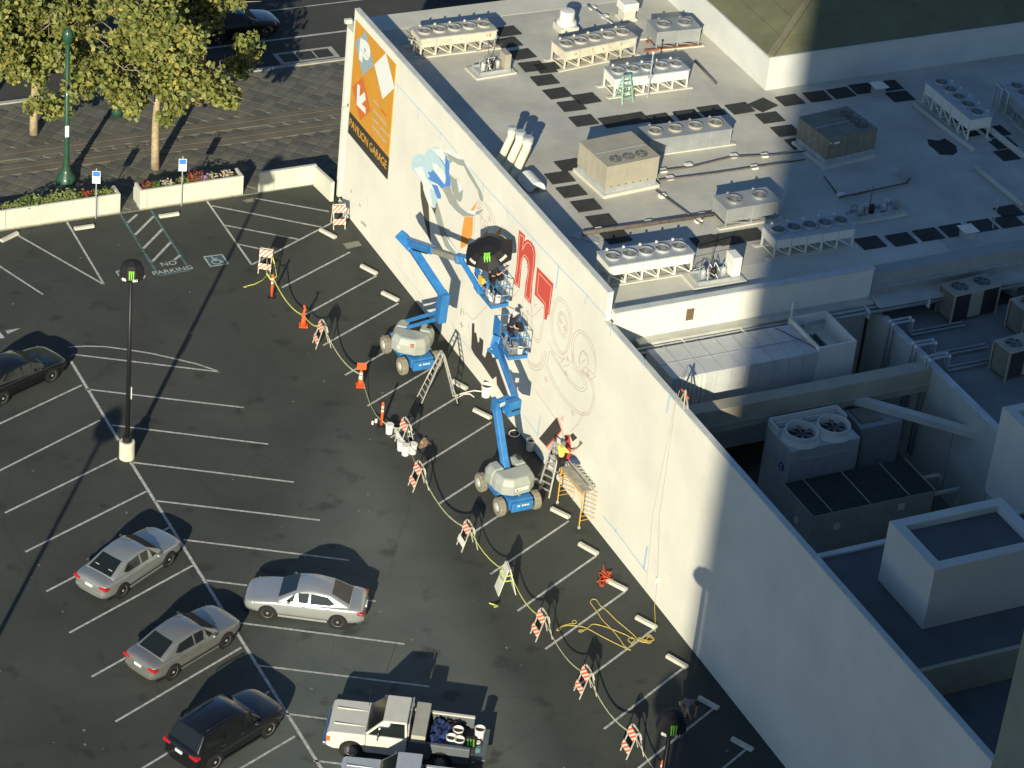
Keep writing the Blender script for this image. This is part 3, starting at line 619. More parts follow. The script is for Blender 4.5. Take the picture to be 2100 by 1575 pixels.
t = thing('cooling_tower', 'white cooling tower with two big fan stacks and a blue badge', 'cooling tower', (4.6, -33.45, 3))
x0, y0, x1, y1, zt = 4.7, -33.4, 7.95, -31.45, 7.1
MB().box(x0, y0, 3.9, x1, y1, zt).build('casing', mat('ct_white', (.50, .52, .50), .6, nscale=1.2, namt=.2, nd=7), t, bevel=.03)
MB().box(x0 - .15, y0 - .15, 3.0, x1 + .15, y1 + .15, 3.9).build('plinth', M_conc, t)
MB().box(x0, y1 - .05, zt, x1, y1 + .02, zt + .35).box(x0, y1 - .8, zt, x0 + .06, y1, zt + .35).box(x1 - .06, y1 - .8, zt, x1, y1, zt + .35).build('louver_frame', M_white, t)
for i in range(3):
    for s in (0, 1): MB().beam((x0 + .12 + s * 1.58, y1 - .15 - i * .22, zt + .08), (x0 + 1.55 + s * 1.58, y1 - .15 - i * .22, zt + .08), .06, .14).build('louver', M_steel if i % 2 else M_white, t)
for i in range(2):
    cx, cy = x0 + .85 + i * 1.5, y0 + .72
    o = MB().lathe([(.80, 0), (.70, .2), (.68, .42), (.64, .42), (.62, .02), (0, .02)], 24, (cx, cy, zt)).build('fan_stack', M_white, t)
    m = MB()
    for k in range(6):
        a = math.pi * k / 3; m.add([(cx, cy, zt + .24), (cx + .58 * math.cos(a), cy + .58 * math.sin(a), zt + .2), (cx + .58 * math.cos(a + .4), cy + .58 * math.sin(a + .4), zt + .26)], [(0, 1, 2)])
    m.build('fan_blade', M_blade, o)
    MB().lathe([(.6, 0), (0, .001)], 20, (cx, cy, zt + .05)).build('fan_well', M_grille, o)
M_badge = mat('badge_blue', (.02, .07, .32), .4)
MB().lathe([(.19, 0), (.19, .02), (0, .02)], 20, (x0 - .02, y0 + .45, 6.1), (-1, 0, 0)).build('badge', M_badge, t)
MB().tube([(x0 - .045, y0 + .52, 6.18), (x0 - .045, y0 + .42, 6.16), (x0 - .045, y0 + .44, 6.05), (x0 - .045, y0 + .38, 6.02)], .025, 5).build('badge_mark', M_refl, t)
MB().box(x0 + .1, y0 - .03, 4.1, x1 - .1, y0, 6.6).build('basin_panel', mat('ct_panel', (.42, .44, .43), .6, nscale=2, namt=.15), t)
for i in range(1, 3): MB().box(x0 + i * 1.08, y0 - .04, 4.1, x0 + i * 1.08 + .02, y0 - .03, 6.6).build('panel_joint', M_shade, t)
t = thing('chiller', 'grey walk in cabinet with a rusty roof patch beside the cooling tower', 'chiller', (8.6, -33.2, 3))
MB().box(8.5, -32.6, 3, 10.5, -31.2, 6.9).build('casing', M_zinc, t, bevel=.02); MB().box(8.7, -32.3, 6.9, 9.7, -31.3, 6.96).build('rusty_lid', M_tand, t); MB().tube([(8.4, -32.75, 3), (8.4, -32.75, 6.6), (8.0, -32.75, 6.7)], .09, 8).build('riser_pipe', M_iron, t, smooth=True)
t = thing('water_tank', 'long low tank with four dark lid panels in the bottom of the well', 'tank', (4.3, -36.2, 3))
X0, X1, Ya, Yb = 4.25, 9.95, -36.2, -33.85
MB().box(X0, Ya, 3.0, X1, Yb, 5.94).build('tank_wall', M_conc, t)
for i, (a, b) in enumerate(((0, .16), (.16, .47), (.47, .79), (.79, 1))): MB().box(X0 + .02 + (X1 - X0) * a, Ya + .03, 5.94, X0 - .02 + (X1 - X0) * b, Yb - .03, 5.97).build('lid_panel', mat('mesh_lid', (.035, .04, .032), .8, nscale=3, namt=.3), t)
for a in (0, .16, .47, .79, 1): MB().box(X0 + (X1 - X0) * a - .02, Ya, 5.94, X0 + (X1 - X0) * a + .02, Yb, 6.0).build('lid_bar', M_tan, t)
for (x, y, z, ax) in ((5.5, Ya, 5.2, (0, -1, 0)), (X0, -35.2, 5.1, (-1, 0, 0))): MB().lathe([(.16, 0), (.16, .03), (0, .03)], 14, (x, y, z), ax).build('round_sign', M_refl, t)
MB().box(8.3, Ya - .02, 5.35, 8.6, Ya, 5.65).build('square_sign', M_refl, t)
t = thing('water_pipe', 'pair of pale elbowed water pipes coming out of the dark lidded tank', 'pipe', (10, -35, 3))
for y, x in ((-34.9, 11.0), (-36.0, 11.3)): MB().tube([(X1 - .1, y, 5.6), (x, y, 5.6), (x + .08, y, 5.5), (x + .08, y, 3.05)], .10, 9).build('pipe', mat('cream_pipe', (.50, .49, .38), .6, nscale=4, namt=.2), t, smooth=True)
for p, lab, mt, s in (((1915, 930), 'white drum standing on the well floor', M_conc, .28), ((1812, 930), 'white folded sheet dropped on the well floor', M_refl, .22), ((1800, 915), 'pale scrap board leaning by the chiller', M_tan, .2)):
    c = at(*p, 3.0); MB().lathe([(s, 0), (s * 1.05, .5), (s * .9, .55), (0, .55)], 10, c).build('drum' if s > .25 else 'scrap_board', mt); tag(COL.objects[-1], lab, 'drum' if s > .25 else 'scrap')
# insulated pipes stepping over the well wall
for i, (px, py) in enumerate([(1836, 660), (1885, 705), (1912, 733)]):
    lab = ['nearest the big parapet', 'in the middle of the three', 'beside the concrete cross beam'][i]
    t = thing('refrigerant_line', 'pair of insulated pipes stepping over the well wall ' + lab, 'pipe', (13, 0, 8)); y = at(px, py, 8.3).y
    for k in (0, 1):
        yy = y - k * .24; MB().tube([(12.55, yy, 3.6), (12.55, yy, 8.32), (12.62, yy, 8.4), (13.5, yy, 8.4), (13.55, yy, 8.34), (13.55, yy, 7.72), (13.6, yy, 7.65), (16.3, yy, 7.65)], .055, 7).build('pipe', mat('pipe_lagging', (.10, .11, .11), .6) if False else M_galv, t, smooth=True)
        for p in ((12.56, yy, 8.36), (13.53, yy, 8.37)): MB().blob(p, .085, .085, .085).build('elbow', M_white, t)
# condensing units on the lower roof
def cu(FL, FR, label, h=1.35, fans=2):
    a, l, rz = frame_from(FL, FR, 7.55); t = thing('condensing_unit', label, 'condenser', a, rz, 'box condensers on the lower roof'); d = 1.05
    MB().box(0, 0, .12, l, d, h).build('casing', M_grille, t, world=False)
    MB().box(-.04, -.04, h, l + .04, d + .04, h + .05).build('top_plate', M_tan, t, world=False, bevel=.02)
    for x in (0, l):
        for y in (0, d): MB().cbox((x, y, 0), .08, .08, h).build('corner_post', M_tan, t, world=False)
    MB().box(l * .36, -.02, .12, l * .64, 0, h).build('front_panel', M_tan, t, world=False)
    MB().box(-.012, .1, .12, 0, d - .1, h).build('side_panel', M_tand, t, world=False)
    for i in range(fans): add_fan(t, l * (.25 + .5 * i) if fans > 1 else l * .5, d * .5, h + .05, .42, .04, M_tan)
    return t
cu((1948, 664), (2040, 642), 'two fan box condenser on the lower roof below the parapet pipes')
cu((2092, 695), (2180, 672), 'box condenser cut off at the right edge behind the other one')
cu((2060, 782), (2150, 758), 'two fan box condenser nearest the pale stair box at the right edge')
MB().box(0, 0, 0, 1, 1, 1)
c = at(1880, 605, 7.55); t = thing('duct_box', 'pale rectangular duct box hung below the parapet pipes', 'duct', c); MB().cbox((0, 0, .75), 1.15, .9, .4).build('casing', mat('pale_box', (.56, .58, .56), .6), t, world=False, bevel=.015); MB().box(.2, -.46, .9, .36, -.45, .98).build('slot', M_dark, t, world=False); MB().cbox((0, .2, 0), .5, .4, .75).build('support', M_galv, t, world=False)
c = at(2068, 595, 7.55); t = thing('turbine_vent', 'shiny turbine vent on the lower roof', 'vent', c); MB().lathe([(.42, 0), (.42, .1), (.3, .15), (.26, .5), (.36, .55), (.36, .75), (.2, .95), (0, 1.0)], 18).build('cowl', M_steel, t, world=False, smooth=False)
# ================================================================== planters, signs, street furniture
def planter(p0, p1, label, y1=None, joint=(), plants=True, hh=1.1, w=1.0):
    a, b = at(*p0), at(*p1); y = 3.32; x0, x1 = a.x, b.x
    t = thing('planter', label, 'planter', (x0, y, 0), 0, 'concrete planters along the plaza edge')
    k = .14; m = MB().box(x0, y, 0, x1, y + k, hh)
    if plants: m.box(x0, y + w - k, 0, x1, y + w, hh - .3).box(x0, y + k, 0, x0 + k, y + w - k, hh).box(x1 - k, y + k, 0, x1, y + w - k, hh)
    else: pass
    m.build('planter_wall', M_concp, t, bevel=.012)
    MB().box(x0 - .0, y - .015, 0, x1, y, .12).build('dirty_foot', mat('stained_concrete', (.46, .43, .31), .95, nscale=3, namt=.3, nd=7), t)
    for j in joint: MB().box(j, y - .006, 0, j + .03, y + .002, hh).build('joint', M_shade, t)
    if plants: MB().box(x0 + k, y + k, hh - .6, x1 - k, y + w - k, hh - .1).build('soil', mat('dark_soil', (.05, .04, .03), .95, nscale=8, namt=.4), t)
    return t
planter((-300, 520), (245.5, 437), 'cream planter wall at the left edge with green plants', joint=(at(9, 470).x, at(199, 443).x))
planter((286.7, 432), (496.5, 399), 'middle cream planter with red and purple flowers', joint=(at(300, 430).x, at(371, 419).x))
# the L shaped low wall
t = thing('low_wall', 'empty L shaped cream low wall next to the mural building corner', 'wall', (at(531, 397).x, 3.32, 0))
xa, xb = at(531, 397).x, at(642, 380).x
MB().box(xa, 3.32, 0, xb + .12, 3.46, 1.1).build('wall_panel', M_concp, t, bevel=.012)
e1 = at(676, 414); MB().prism([(xb - .0, 3.318, 0), (xb + .14, 3.318, 0), (e1.x + .2, e1.y, 0), (e1.x + .03, e1.y, 0)], (0, 0, 1.1)).build('wall_panel', M_concp, t)
MB().box(xa - .02, 3.31, 1.1, xb + .14, 3.47, 1.13).build('coping', M_cap, t); MB().box(xa + .75, 3.314, 0, xa + .78, 3.32, 1.1).build('joint', M_shade, t)
# plants in the planters
def clump(c, r, h, mt, label, cat='plant', n=130, fl=None, group='plants in the concrete planters'):
    t = thing('planter_plant', label, cat, c, 0, group); b = MB()
    for i in range(n):
        d = Vector((random.gauss(0, .45), random.gauss(0, .45), abs(random.gauss(.2, .5)))); p = Vector((d.x * r, d.y * r * .8, min(1, d.z) * h)); s = random.uniform(.04, .085)
        u = Vector((random.uniform(-1, 1), random.uniform(-1, 1), random.uniform(-.4, .8))).normalized() * s; w = u.orthogonal().normalized() * s * .6
        b.mi = 1 if (fl and random.random() < .55) else 0; b.add([p - u, p + w, p + u, p - w], [(0, 1, 2, 3)])
    b.build('foliage', [mt, fl or mt], t, world=False); MB().tube([(0, 0, -.12), (0, 0, h * .5)], .02, 5).build('stem', M_iron, t, world=False); return t
M_leafp = mat('pale_leaf', (.20, .24, .07), .7, nscale=6, namt=.4); M_leafd = mat('deep_leaf', (.09, .14, .03), .7, nscale=6, namt=.4)
F_red = mat('red_petal', (.36, .03, .03), .7); F_pur = mat('purple_petal', (.30, .17, .36), .7); F_pk = mat('pale_petal', (.52, .42, .36), .7)
pts = [((18, 425), M_leafp, None, 'pale green low plant in the left planter by the picture edge'), ((40, 422), M_leafp, None, 'small pale plant second from the left in the left planter'), ((62, 416), M_leafd, None, 'broad bushy green plant in the left planter'), ((77, 411), M_leafp, None, 'tall yellow green plant in the left planter'), ((98, 410), M_leafp, None, 'low pale tuft in the middle of the left planter'), ((117, 406), M_leafp, None, 'wide pale clump below the green lamp post'), ((145, 401), M_leafp, None, 'pale plant right of the wide clump in the left planter'), ((160, 399), M_leafd, None, 'darker green plant left of the blue sign post'),
       ((178, 395), M_leafd, F_red, 'small plant with one red flower beside the blue sign'), ((205, 393), M_leafp, None, 'pale plant just right of the blue sign post'), ((222, 391), M_leafp, None, 'last pale plant at the right end of the left planter'),
       ((305, 379), M_leafd, F_red, 'dull red plant at the left end of the middle planter'), ((322, 377), M_leafd, None, 'tiny sprigs in the middle planter left of the sign'), ((345, 373), M_leafp, F_pk, 'sparse white flowers left of the sign post'), ((380, 369), M_leafp, None, 'yellow green plant right of the sign post'), ((400, 361), M_leafd, F_red, 'big bright red flower clump in the middle planter'), ((420, 363), M_leafd, F_pur, 'purple flower clump in the middle planter'), ((435, 359), M_leafp, F_pk, 'white flowering clump in the middle planter'), ((468, 355), M_leafp, F_pk, 'pale pink plant at the right end of the middle planter')]
for (x, y), mt, fl, lab in pts:
    c = at(x, y + 9, 1.0); big = 'big' in lab or 'broad' in lab or 'tall' in lab or 'wide' in lab
    clump((c.x, 3.32 + .45, 1.0), .45 if big else .28, .42 if big else .24, mt, lab, 'flowers' if fl else 'plant', 170 if big else 90, fl)
# blue accessible parking signs
M_sblue = mat('sign_blue', (.05, .22, .62), .5); M_swhite = mat('sign_white', (.80, .84, .84), .5)
for p, lab in (((195, 446), 'blue accessible parking sign at the left planter'), ((371, 421), 'blue accessible parking sign at the middle planter')):
    c = at(*p); t = thing('parking_sign', lab, 'sign', (c.x, 3.22, 0), R(-20), 'accessible parking signs')
    MB().tube([(0, 0, 0), (0, 0, 2.75)], .03, 8).build('post', M_galv, t, world=False)
    y = -.04
    p_ = MB().box(-.19, y - .006, 1.95, .19, y, 2.62).build('sign_panel', M_swhite, t, world=False)
    MB().box(-.165, y - .01, 2.33, .165, y - .007, 2.595).build('symbol_panel', M_sblue, p_, world=False)
    wheelchair(p_, Vector((-.13, y - .013, 2.34)), Vector((.25, 0, 0)), Vector((0, 0, .245)), M_swhite, 0)
    for i, ww in enumerate((.13, .10, .14, .12)):
        for q in range(5):
            if random.random() < .8: MB().box(-ww + q * ww * .42, y - .01, 2.24 - i * .075, -ww + q * ww * .42 + ww * .3, y - .007, 2.275 - i * .075).build('text_mark', M_sblue, p_, world=False)
# green cast iron lamp posts
M_grn = mat('park_green', (.025, .085, .05), .45, nscale=3, namt=.25, coat=.2)
def lamp_post(p, label, h=7.5, flare=True):
    c = at(*p, PZ); t = thing('lamp_post', label, 'lamp post', c, 0, 'green posts on the plaza')
    pr = [(.52, 0), (.50, .12), (.44, .3), (.30, .5), (.20, .7), (.155, 1.0), (.13, 1.6), (.11, h)] if flare else [(.3, 0), (.28, .3), (.15, .6), (.11, h)]
    MB().lathe(pr, 16).build('post', M_grn, t, world=False, smooth=True)
    for z, r in ((.72, .21), (1.05, .165), (2.4, .145)): MB().lathe([(r, 0), (r + .02, .03), (r, .07)], 16, (0, 0, z)).build('collar', M_grn, t, world=False, smooth=True)
    MB().lathe([(.12, 0), (.24, .15), (.28, .5), (.18, .75), (0, .85)], 14, (0, 0, h)).build('lantern', M_grn, t, world=False, smooth=True); return t
t = lamp_post((136, 372), 'green lamp post with a flared base and a white notice below the left trees')
MB().box(-.13, -.18, 2.55, .05, -.12, 3.15).build('notice', M_swhite, t, world=False)
t = lamp_post((240, 236), 'slim green post with a yellow signal head under the trees', 3.4, False)
MB().box(-.16, -.25, 3.3, .16, .05, 3.95).build('signal_head', mat('signal_yellow', (.70, .40, .02), .5), t, world=False, bevel=.03); MB().lathe([(.1, 0), (.1, .05), (0, .05)], 12, (0, -.27, 3.6), (0, -1, 0)).build('signal_lens', M_dark, t, world=False)
# ================================================================== trees
def leaf_mat():
    m = bpy.data.materials.new('plane_leaf'); m.use_nodes = True; n = m.node_tree; b = n.nodes['Principled BSDF']
    ge = n.nodes.new('ShaderNodeNewGeometry'); rp = n.nodes.new('ShaderNodeValToRGB'); e = rp.color_ramp.elements
    e[0].position, e[0].color = 0, (.12, .15, .035, 1); e[1].position, e[1].color = 1, (.42, .34, .06, 1)
    for p, c in ((.3, (.19, .225, .055)), (.6, (.26, .28, .075)), (.82, (.33, .32, .10)), (.93, (.36, .34, .085))):
        z = e.new(p); z.color = (*c, 1)
    n.links.new(ge.outputs['Random Per Island'], rp.inputs[0]); n.links.new(rp.outputs[0], b.inputs['Base Color']); b.inputs['Roughness'].default_value = .6
    tr = n.nodes.new('ShaderNodeBsdfTranslucent'); n.links.new(rp.outputs[0], tr.inputs[0]); mx = n.nodes.new('ShaderNodeMixShader'); mx.inputs[0].default_value = .22
    n.links.new(b.outputs[0], mx.inputs[1]); n.links.new(tr.outputs[0], mx.inputs[2]); n.links.new(mx.outputs[0], n.nodes['Material Output'].inputs[0]); return m
M_leaf = leaf_mat(); M_bark = mat('plane_bark', (.46, .36, .22), .9, nscale=4, namt=.35, nd=7, bump=.3, bscale=12); M_twig = mat('pale_twig', (.30, .26, .18), .9)
def tree(p, label, h=11, cr=4.2, seed=1, z0=3.6, nclump=120, lean=(0, 0), extra=(), tz=None):
    rnd = random.Random(seed); c = at(*p, PZ); c.z = PZ
    t = thing('plane_tree', label, 'tree', c, 0, 'plane trees on the plaza'); top = tz or h * .62
    tp = [Vector((lean[0] * f + .06 * math.sin(f * 5 + seed), lean[1] * f + .05 * math.cos(f * 4), top * f)) for f in (0, .15, .35, .6, .8, 1)]
    m = MB().tube(tp, [.24, .20, .185, .16, .13, .09], 10); m.build('trunk', M_bark, t, world=False, smooth=True)
    lb = MB(); lv = MB(); ends = []
    for i in range(26):
        f = rnd.uniform(.55, 1); k = min(4, int(f * 5)); st = tp[k].lerp(tp[k + 1], f * 5 - k) if k < 5 else tp[-1]
        a = rnd.uniform(0, 6.283); ln = cr * rnd.uniform(.55, 1.0) * (1.1 - .35 * max(0, f - .6) / .4); el = rnd.uniform(.1, 1.0) + (.5 if f > .85 else 0)
        d = Vector((math.cos(a) * math.cos(el), math.sin(a) * math.cos(el), math.sin(el))); pts = [st]
        for q in range(1, 6): pts.append(st + d * ln * q / 5 + Vector((rnd.uniform(-.2, .2), rnd.uniform(-.2, .2), rnd.uniform(-.1, .15) - .05 * q * q * .12)))
        lb.tube(pts, [.075, .06, .045, .035, .025, .012], 6); ends += pts[2:]
        for q in range(4):
            s = pts[rnd.randint(2, 5)]; e = s + Vector((rnd.uniform(-1, 1), rnd.uniform(-1, 1), rnd.uniform(-.6, .7))) * 1.1; mid = (s + e) / 2 + Vector((rnd.uniform(-.15, .15), rnd.uniform(-.15, .15), .1)); lb.tube([s, mid, e], [.025, .018, .008], 5); ends += [mid, e]
    lb.build('branches', M_twig, t, world=False, smooth=True)['kind'] = 'stuff'
    cl = [rnd.choice(ends) for _ in range(nclump)]
    cl = [q for q in cl if q.z > z0 - .4] + [Vector(q) for q in extra]
    for q in cl:
        rad = rnd.uniform(.4, .95); n = int(80 * rad / .6)
        for i in range(n):
            v = Vector((rnd.gauss(0, 1), rnd.gauss(0, 1), rnd.gauss(0, .75))); v = v.normalized() * rad * rnd.random() ** .45; pz = q + v
            s = rnd.uniform(.10, .18); u = Vector((rnd.gauss(0, 1), rnd.gauss(0, 1), rnd.gauss(0, .8))).normalized(); w = u.orthogonal().normalized(); w = (w * math.cos(i) + u.cross(w) * math.sin(i)) * s; u *= s
            lv.add([pz - u, pz - u * .2 + w * .85, pz + u * .25 + w * .5, pz + u * 1.1, pz + u * .25 - w * .5, pz - u * .2 - w * .85], [(0, 1, 2, 3, 4, 5)])
    o = lv.build('crown', M_leaf, t, world=False); o['kind'] = 'stuff'; return t
tree((319, 346), 'plane tree with a bare pale trunk standing nearest the middle planter', 11.5, 4.1, 3, 4.2, 130, extra=[(.55, -.2, 3.3), (1.0, .1, 3.6), (.2, -.5, 3.0), (1.3, 0, 4.1), (.8, -.4, 4.0)])
tree((411, 214), 'plane tree behind the nearest one with a short visible trunk', 11.5, 4.3, 11, 3.6, 120, extra=[(1.6, -.4, 2.1), (2.0, -.6, 2.0), (2.5, -.3, 2.6), (1.4, -.6, 2.4), (2.3, -.5, 3.4)])
tree((72, 275), 'plane tree at the left edge whose trunk is half hidden by leaves', 11, 4.4, 23, 3.0, 140, extra=[(.4, -1.2, 2.0), (1.0, -1.5, 2.0), (-.6, -1.2, 2.2), (1.8, -1.0, 2.8), (2.4, -.6, 3.2), (0, -1.5, 2.6)])
tree((-95, 300), 'plane tree cut off by the left edge of the picture', 11, 4.3, 31, 3.2, 100)
tree((165, 130), 'plane tree standing farthest back near the street at the top left', 11, 4.2, 41, 4.5, 80)
# ================================================================== wheel stops, barricades, cones
wsm = MB(); wsm.prism([(-.5, -.09, 0), (-.5, .09, 0), (-.5, .065, .13), (-.5, -.065, .13)], (1, 0, 0)); wsme = wsm.mesh('wheel_stop', M_stop)
n = 0
def wheel_stop(p, q, label):
    a, b = at(*p), at(*q); d = b - a; c = (a + b) / 2
    o = bpy.data.objects.new('wheel_stop', wsme); COL.objects.link(o); o.location = (c.x, c.y, 0); o.rotation_euler = (0, 0, math.atan2(d.y, d.x)); o.scale = (d.length * 1.02, 1.15, 1); return tag(o, label, 'wheel stop', 'concrete wheel stops')
WS = [((657, 473), (688, 489), 'concrete wheel stop touching the hatched corner by the wall'), ((741, 547), (772, 563), 'first wheel stop beside the second stall from the wall corner'), ((784, 602), (816, 618), 'wheel stop above the blue lift shadow'), ((928, 783), (957, 799), 'wheel stop right of the tall ladder crossed by its shadow'),
      ((972, 842), (1006, 859), 'wheel stop left of the upright blue boom'), ((1083, 980), (1113, 995), 'wheel stop between the front lift and the yellow painter'), ((1131, 1045), (1167, 1063), 'wheel stop in front of the yellow scaffold'), ((1188, 1117), (1225, 1138), 'wheel stop next after the scaffold'),
      ((1245, 1192), (1284, 1212), 'wheel stop under the orange cord'), ((1305, 1268), (1345, 1289), 'wheel stop with the hanging rope end beside it'), ((1368, 1347), (1408, 1370), 'last sunlit wheel stop before the big shadow'), ((1433, 1433), (1473, 1455), 'first wheel stop inside the big shadow'), ((1501, 1517), (1543, 1540), 'lowest wheel stop inside the big shadow'),
      ((3, 496), (36, 480), 'wheel stop at the left edge by the planter'), ((153, 471), (192, 465), 'wheel stop in front of the left blue sign'), ((327, 446), (366, 440), 'wheel stop right of the teal hatched aisle')]
for p, q, lab in WS: wheel_stop(p, q, lab)
def stripe_mat(name='barricade_stripes', k=4.6, s=1):
    m = bpy.data.materials.new(name); m.use_nodes = True; n = m.node_tree; b = n.nodes['Principled BSDF']; b.inputs['Roughness'].default_value = .5
    tc = n.nodes.new('ShaderNodeTexCoord'); sp = n.nodes.new('ShaderNodeSeparateXYZ'); n.links.new(tc.outputs['Object'], sp.inputs[0])
    a = n.nodes.new('ShaderNodeMath'); a.operation = 'MULTIPLY_ADD'; n.links.new(sp.outputs[2], a.inputs[0]); a.inputs[1].default_value = s; n.links.new(sp.outputs[1], a.inputs[2])
    f = n.nodes.new('ShaderNodeMath'); f.operation = 'MULTIPLY'; n.links.new(a.outputs[0], f.inputs[0]); f.inputs[1].default_value = k
    g_ = n.nodes.new('ShaderNodeMath'); g_.operation = 'FRACT'; n.links.new(f.outputs[0], g_.inputs[0])
    r = n.nodes.new('ShaderNodeValToRGB'); r.color_ramp.interpolation = 'CONSTANT'; e = r.color_ramp.elements; e[0].color = (.78, .72, .60, 1); e[1].position = .5; e[1].color = (.82, .17, .07, 1)
    n.links.new(g_.outputs[0], r.inputs[0]); n.links.new(r.outputs[0], b.inputs['Base Color']); return m
M_strp = stripe_mat()
M_bleg = mat('barricade_leg', (.52, .52, .46), .7, nscale=5, namt=.2)
def barricade_proto():
    t = thing('barricade', '', 'barricade', (0, 0, 0)); W_, H_, S = .62, 1.22, .36
    for sx in (-1, 1):
        for y in (-1, 1): MB().beam((sx * S, y * (W_ / 2 - .03), 0), (sx * .03, y * (W_ / 2 - .03), H_), .045, .03).build('leg', M_bleg, t, world=False)
    def board(sx, z0, z1, mt):
        x = lambda z: sx * (.03 + (S - .03) * (1 - z / H_)) + sx * .03
        MB().prism([(x(z0), -W_ / 2, z0), (x(z0), W_ / 2, z0), (x(z1), W_ / 2, z1), (x(z1), -W_ / 2, z1)], (sx * .025, 0, 0)).build('board', mt, t, world=False)
    board(-1, .84, 1.17, M_strp); board(-1, .26, .52, M_strp); board(1, .86, 1.16, M_refl)
    return t
bp = barricade_proto()
def barricade(c, rz, label, first=[True], white_low=False):
    if first[0]: o = bp; first[0] = False
    else: o = copy_tree(bp)
    o.location = (c.x, c.y, 0); o.rotation_euler = (0, 0, rz); tag(o, label, 'barricade', 'striped folding barricades'); 
    if white_low: [ch for ch in o.children if ch.name.startswith('board')][1].data = white_board
    return o
white_board = [ch for ch in bp.children if ch.name.startswith('board')][1].data.copy(); white_board.materials.clear(); white_board.materials.append(M_refl)
NODES = []
BAR = [((545, 555), R(55), 'barricade draped with a loop of yellow tape near the hatched corner', 0), ((660, 708), R(-8), 'striped barricade above the far blue lift', 0), ((830, 910), R(-5), 'barricade with a plain lower board beside the pile of buckets', 1), ((858, 1000), R(-4), 'striped barricade just below the paint buckets', 0),
       ((958, 1122), R(-4), 'barricade with a plain white lower board left of the folded sign', 1), ((1110, 1305), R(-4), 'striped barricade with yellow tape knot near the yellow rope', 0), ((1200, 1422), R(-4), 'striped barricade below the yellow rope', 0), ((1296, 1545), R(-4), 'striped barricade lowest in the picture near the big shadow', 0)]
for p, a, lab, wl in BAR: barricade(at(*p), a, lab, white_low=wl)
barricade(at(693, 463), R(78), 'barricade standing by the near corner of the mural wall')
def cone(p, label, sign=False):
    c = at(*p); t = thing('traffic_cone', label, 'cone', (c.x, c.y, 0), R(-20), 'orange traffic cones')
    MB().cbox((0, 0, 0), .40, .40, .04).build('cone_base', M_orange, t, world=False)
    b = MB().lathe([(.15, .04), (.10, .36), (.035, .86), (.03, .88), (0, .88)], 16).build('cone_body', M_orange, t, world=False, smooth=True)
    if sign:
        for z0, z1 in ((.40, .56), (.62, .72)): MB().lathe([(.151 - .133 * z0 + .01, z0), (.151 - .133 * z1 + .01, z1)], 16).build('reflective_band', M_refl, b, world=False)
        MB().box(-.21, -.03, .86, .21, .0, 1.22).build('sign_panel', M_orange, t, world=False, bevel=.03); MB().box(-.11, -.036, 1.0, .11, -.03, 1.06).build('faint_text', mat('brown_print', (.42, .10, .04), .6), t, world=False)
    else: MB().tube([(0, 0, .75), (.05, 0, .9), (-.03, 0, 1.1)], .05, 7).blob((-.05, 0, .62), .05, .1, .09).build('wrapped_tape', M_orange, t, world=False)
    return t
cone((622, 668), 'plain orange cone with a bent wrapped top'); cone((739, 791), 'orange cone with white bands carrying an orange sign board', True)
def delineator(p, label, h=1.25):
    c = at(*p); t = thing('delineator_post', label, 'delineator', (c.x, c.y, 0), 0, 'orange delineator posts')
    MB().lathe([(.2, 0), (.19, .05), (.08, .07), (0, .07)], 8).build('post_base', M_dark, t, world=False)
    b = MB().lathe([(.062, .05), (.055, h), (0, h + .01)], 12).build('post_body', M_orange, t, world=False, smooth=True)
    for z in (h - .28, h - .48): MB().lathe([(.062, z), (.061, z + .10)], 12).build('reflective_band', M_refl, b, world=False)
    return t
delineator((557, 610), 'orange delineator post below the tape draped barricade'); delineator((782, 874), 'orange delineator post left of the paint buckets'); delineator((1351, 1612), 'orange delineator post whose top shows at the bottom edge')
# caution tape strung from post to post
M_tape = mat('caution_tape', (.52, .52, .33), .5, nscale=3, namt=.3)
M_tapey = mat('yellow_tape', (.62, .66, .16), .5, nscale=3, namt=.3)
def ribbon(pts, w, mt, name, parent=None, th=.006):
    m = MB(); pts = [Vector(p) for p in pts]
    for a, b in zip(pts, pts[1:]): m.beam(a, b, th, w)
    return m.build(name, mt, parent)
TP = [((545, 555), 1.0, 'the tape draped barricade and the first delineator'), ((557, 610), 1.1, 'the first delineator and the plain cone'), ((622, 668), .55, 'the plain cone and the barricade above the far lift'), ((660, 708), 1.05, 'the barricade above the far lift and the cone with the sign'), ((739, 791), .6, 'the cone with the sign and the second delineator'), ((782, 874), .3, 'the second delineator and the barricade by the buckets'), ((830, 910), .9, 'the barricade by the buckets and the next striped one'), ((858, 1000), .95, 'the striped barricade below the buckets and the white boarded one'), ((958, 1122), .95, 'the white boarded barricade and the folded sign'), ((1042, 1205), .8, 'the folded sign and the barricade by the rope'), ((1110, 1305), .95, 'the barricade by the rope and the one below it'), ((1200, 1422), .95, 'the two lowest barricades'), ((1296, 1545), .95, 'the lowest barricade and the bottom edge'), ((1390, 1665), .95, '')]
for i in range(len(TP) - 1):
    a = at(*TP[i][0]); a.z = TP[i][1]; b = at(*TP[i + 1][0]); b.z = TP[i + 1][1]; sag = min(.8, .13 * (b - a).length)
    pts = [a.lerp(b, k / 10) + Vector((0, 0, -sag * 4 * (k / 10) * (1 - k / 10))) for k in range(11)]
    pts = [Vector((q.x, q.y, max(.03, q.z))) for q in pts]
    tag(ribbon(pts, .065 if i % 2 else .05, M_tapey if i in (1, 2, 8, 9) else M_tape, 'caution_tape'), 'sagging caution tape between ' + TP[i][2], 'tape', 'caution tape round the work area')
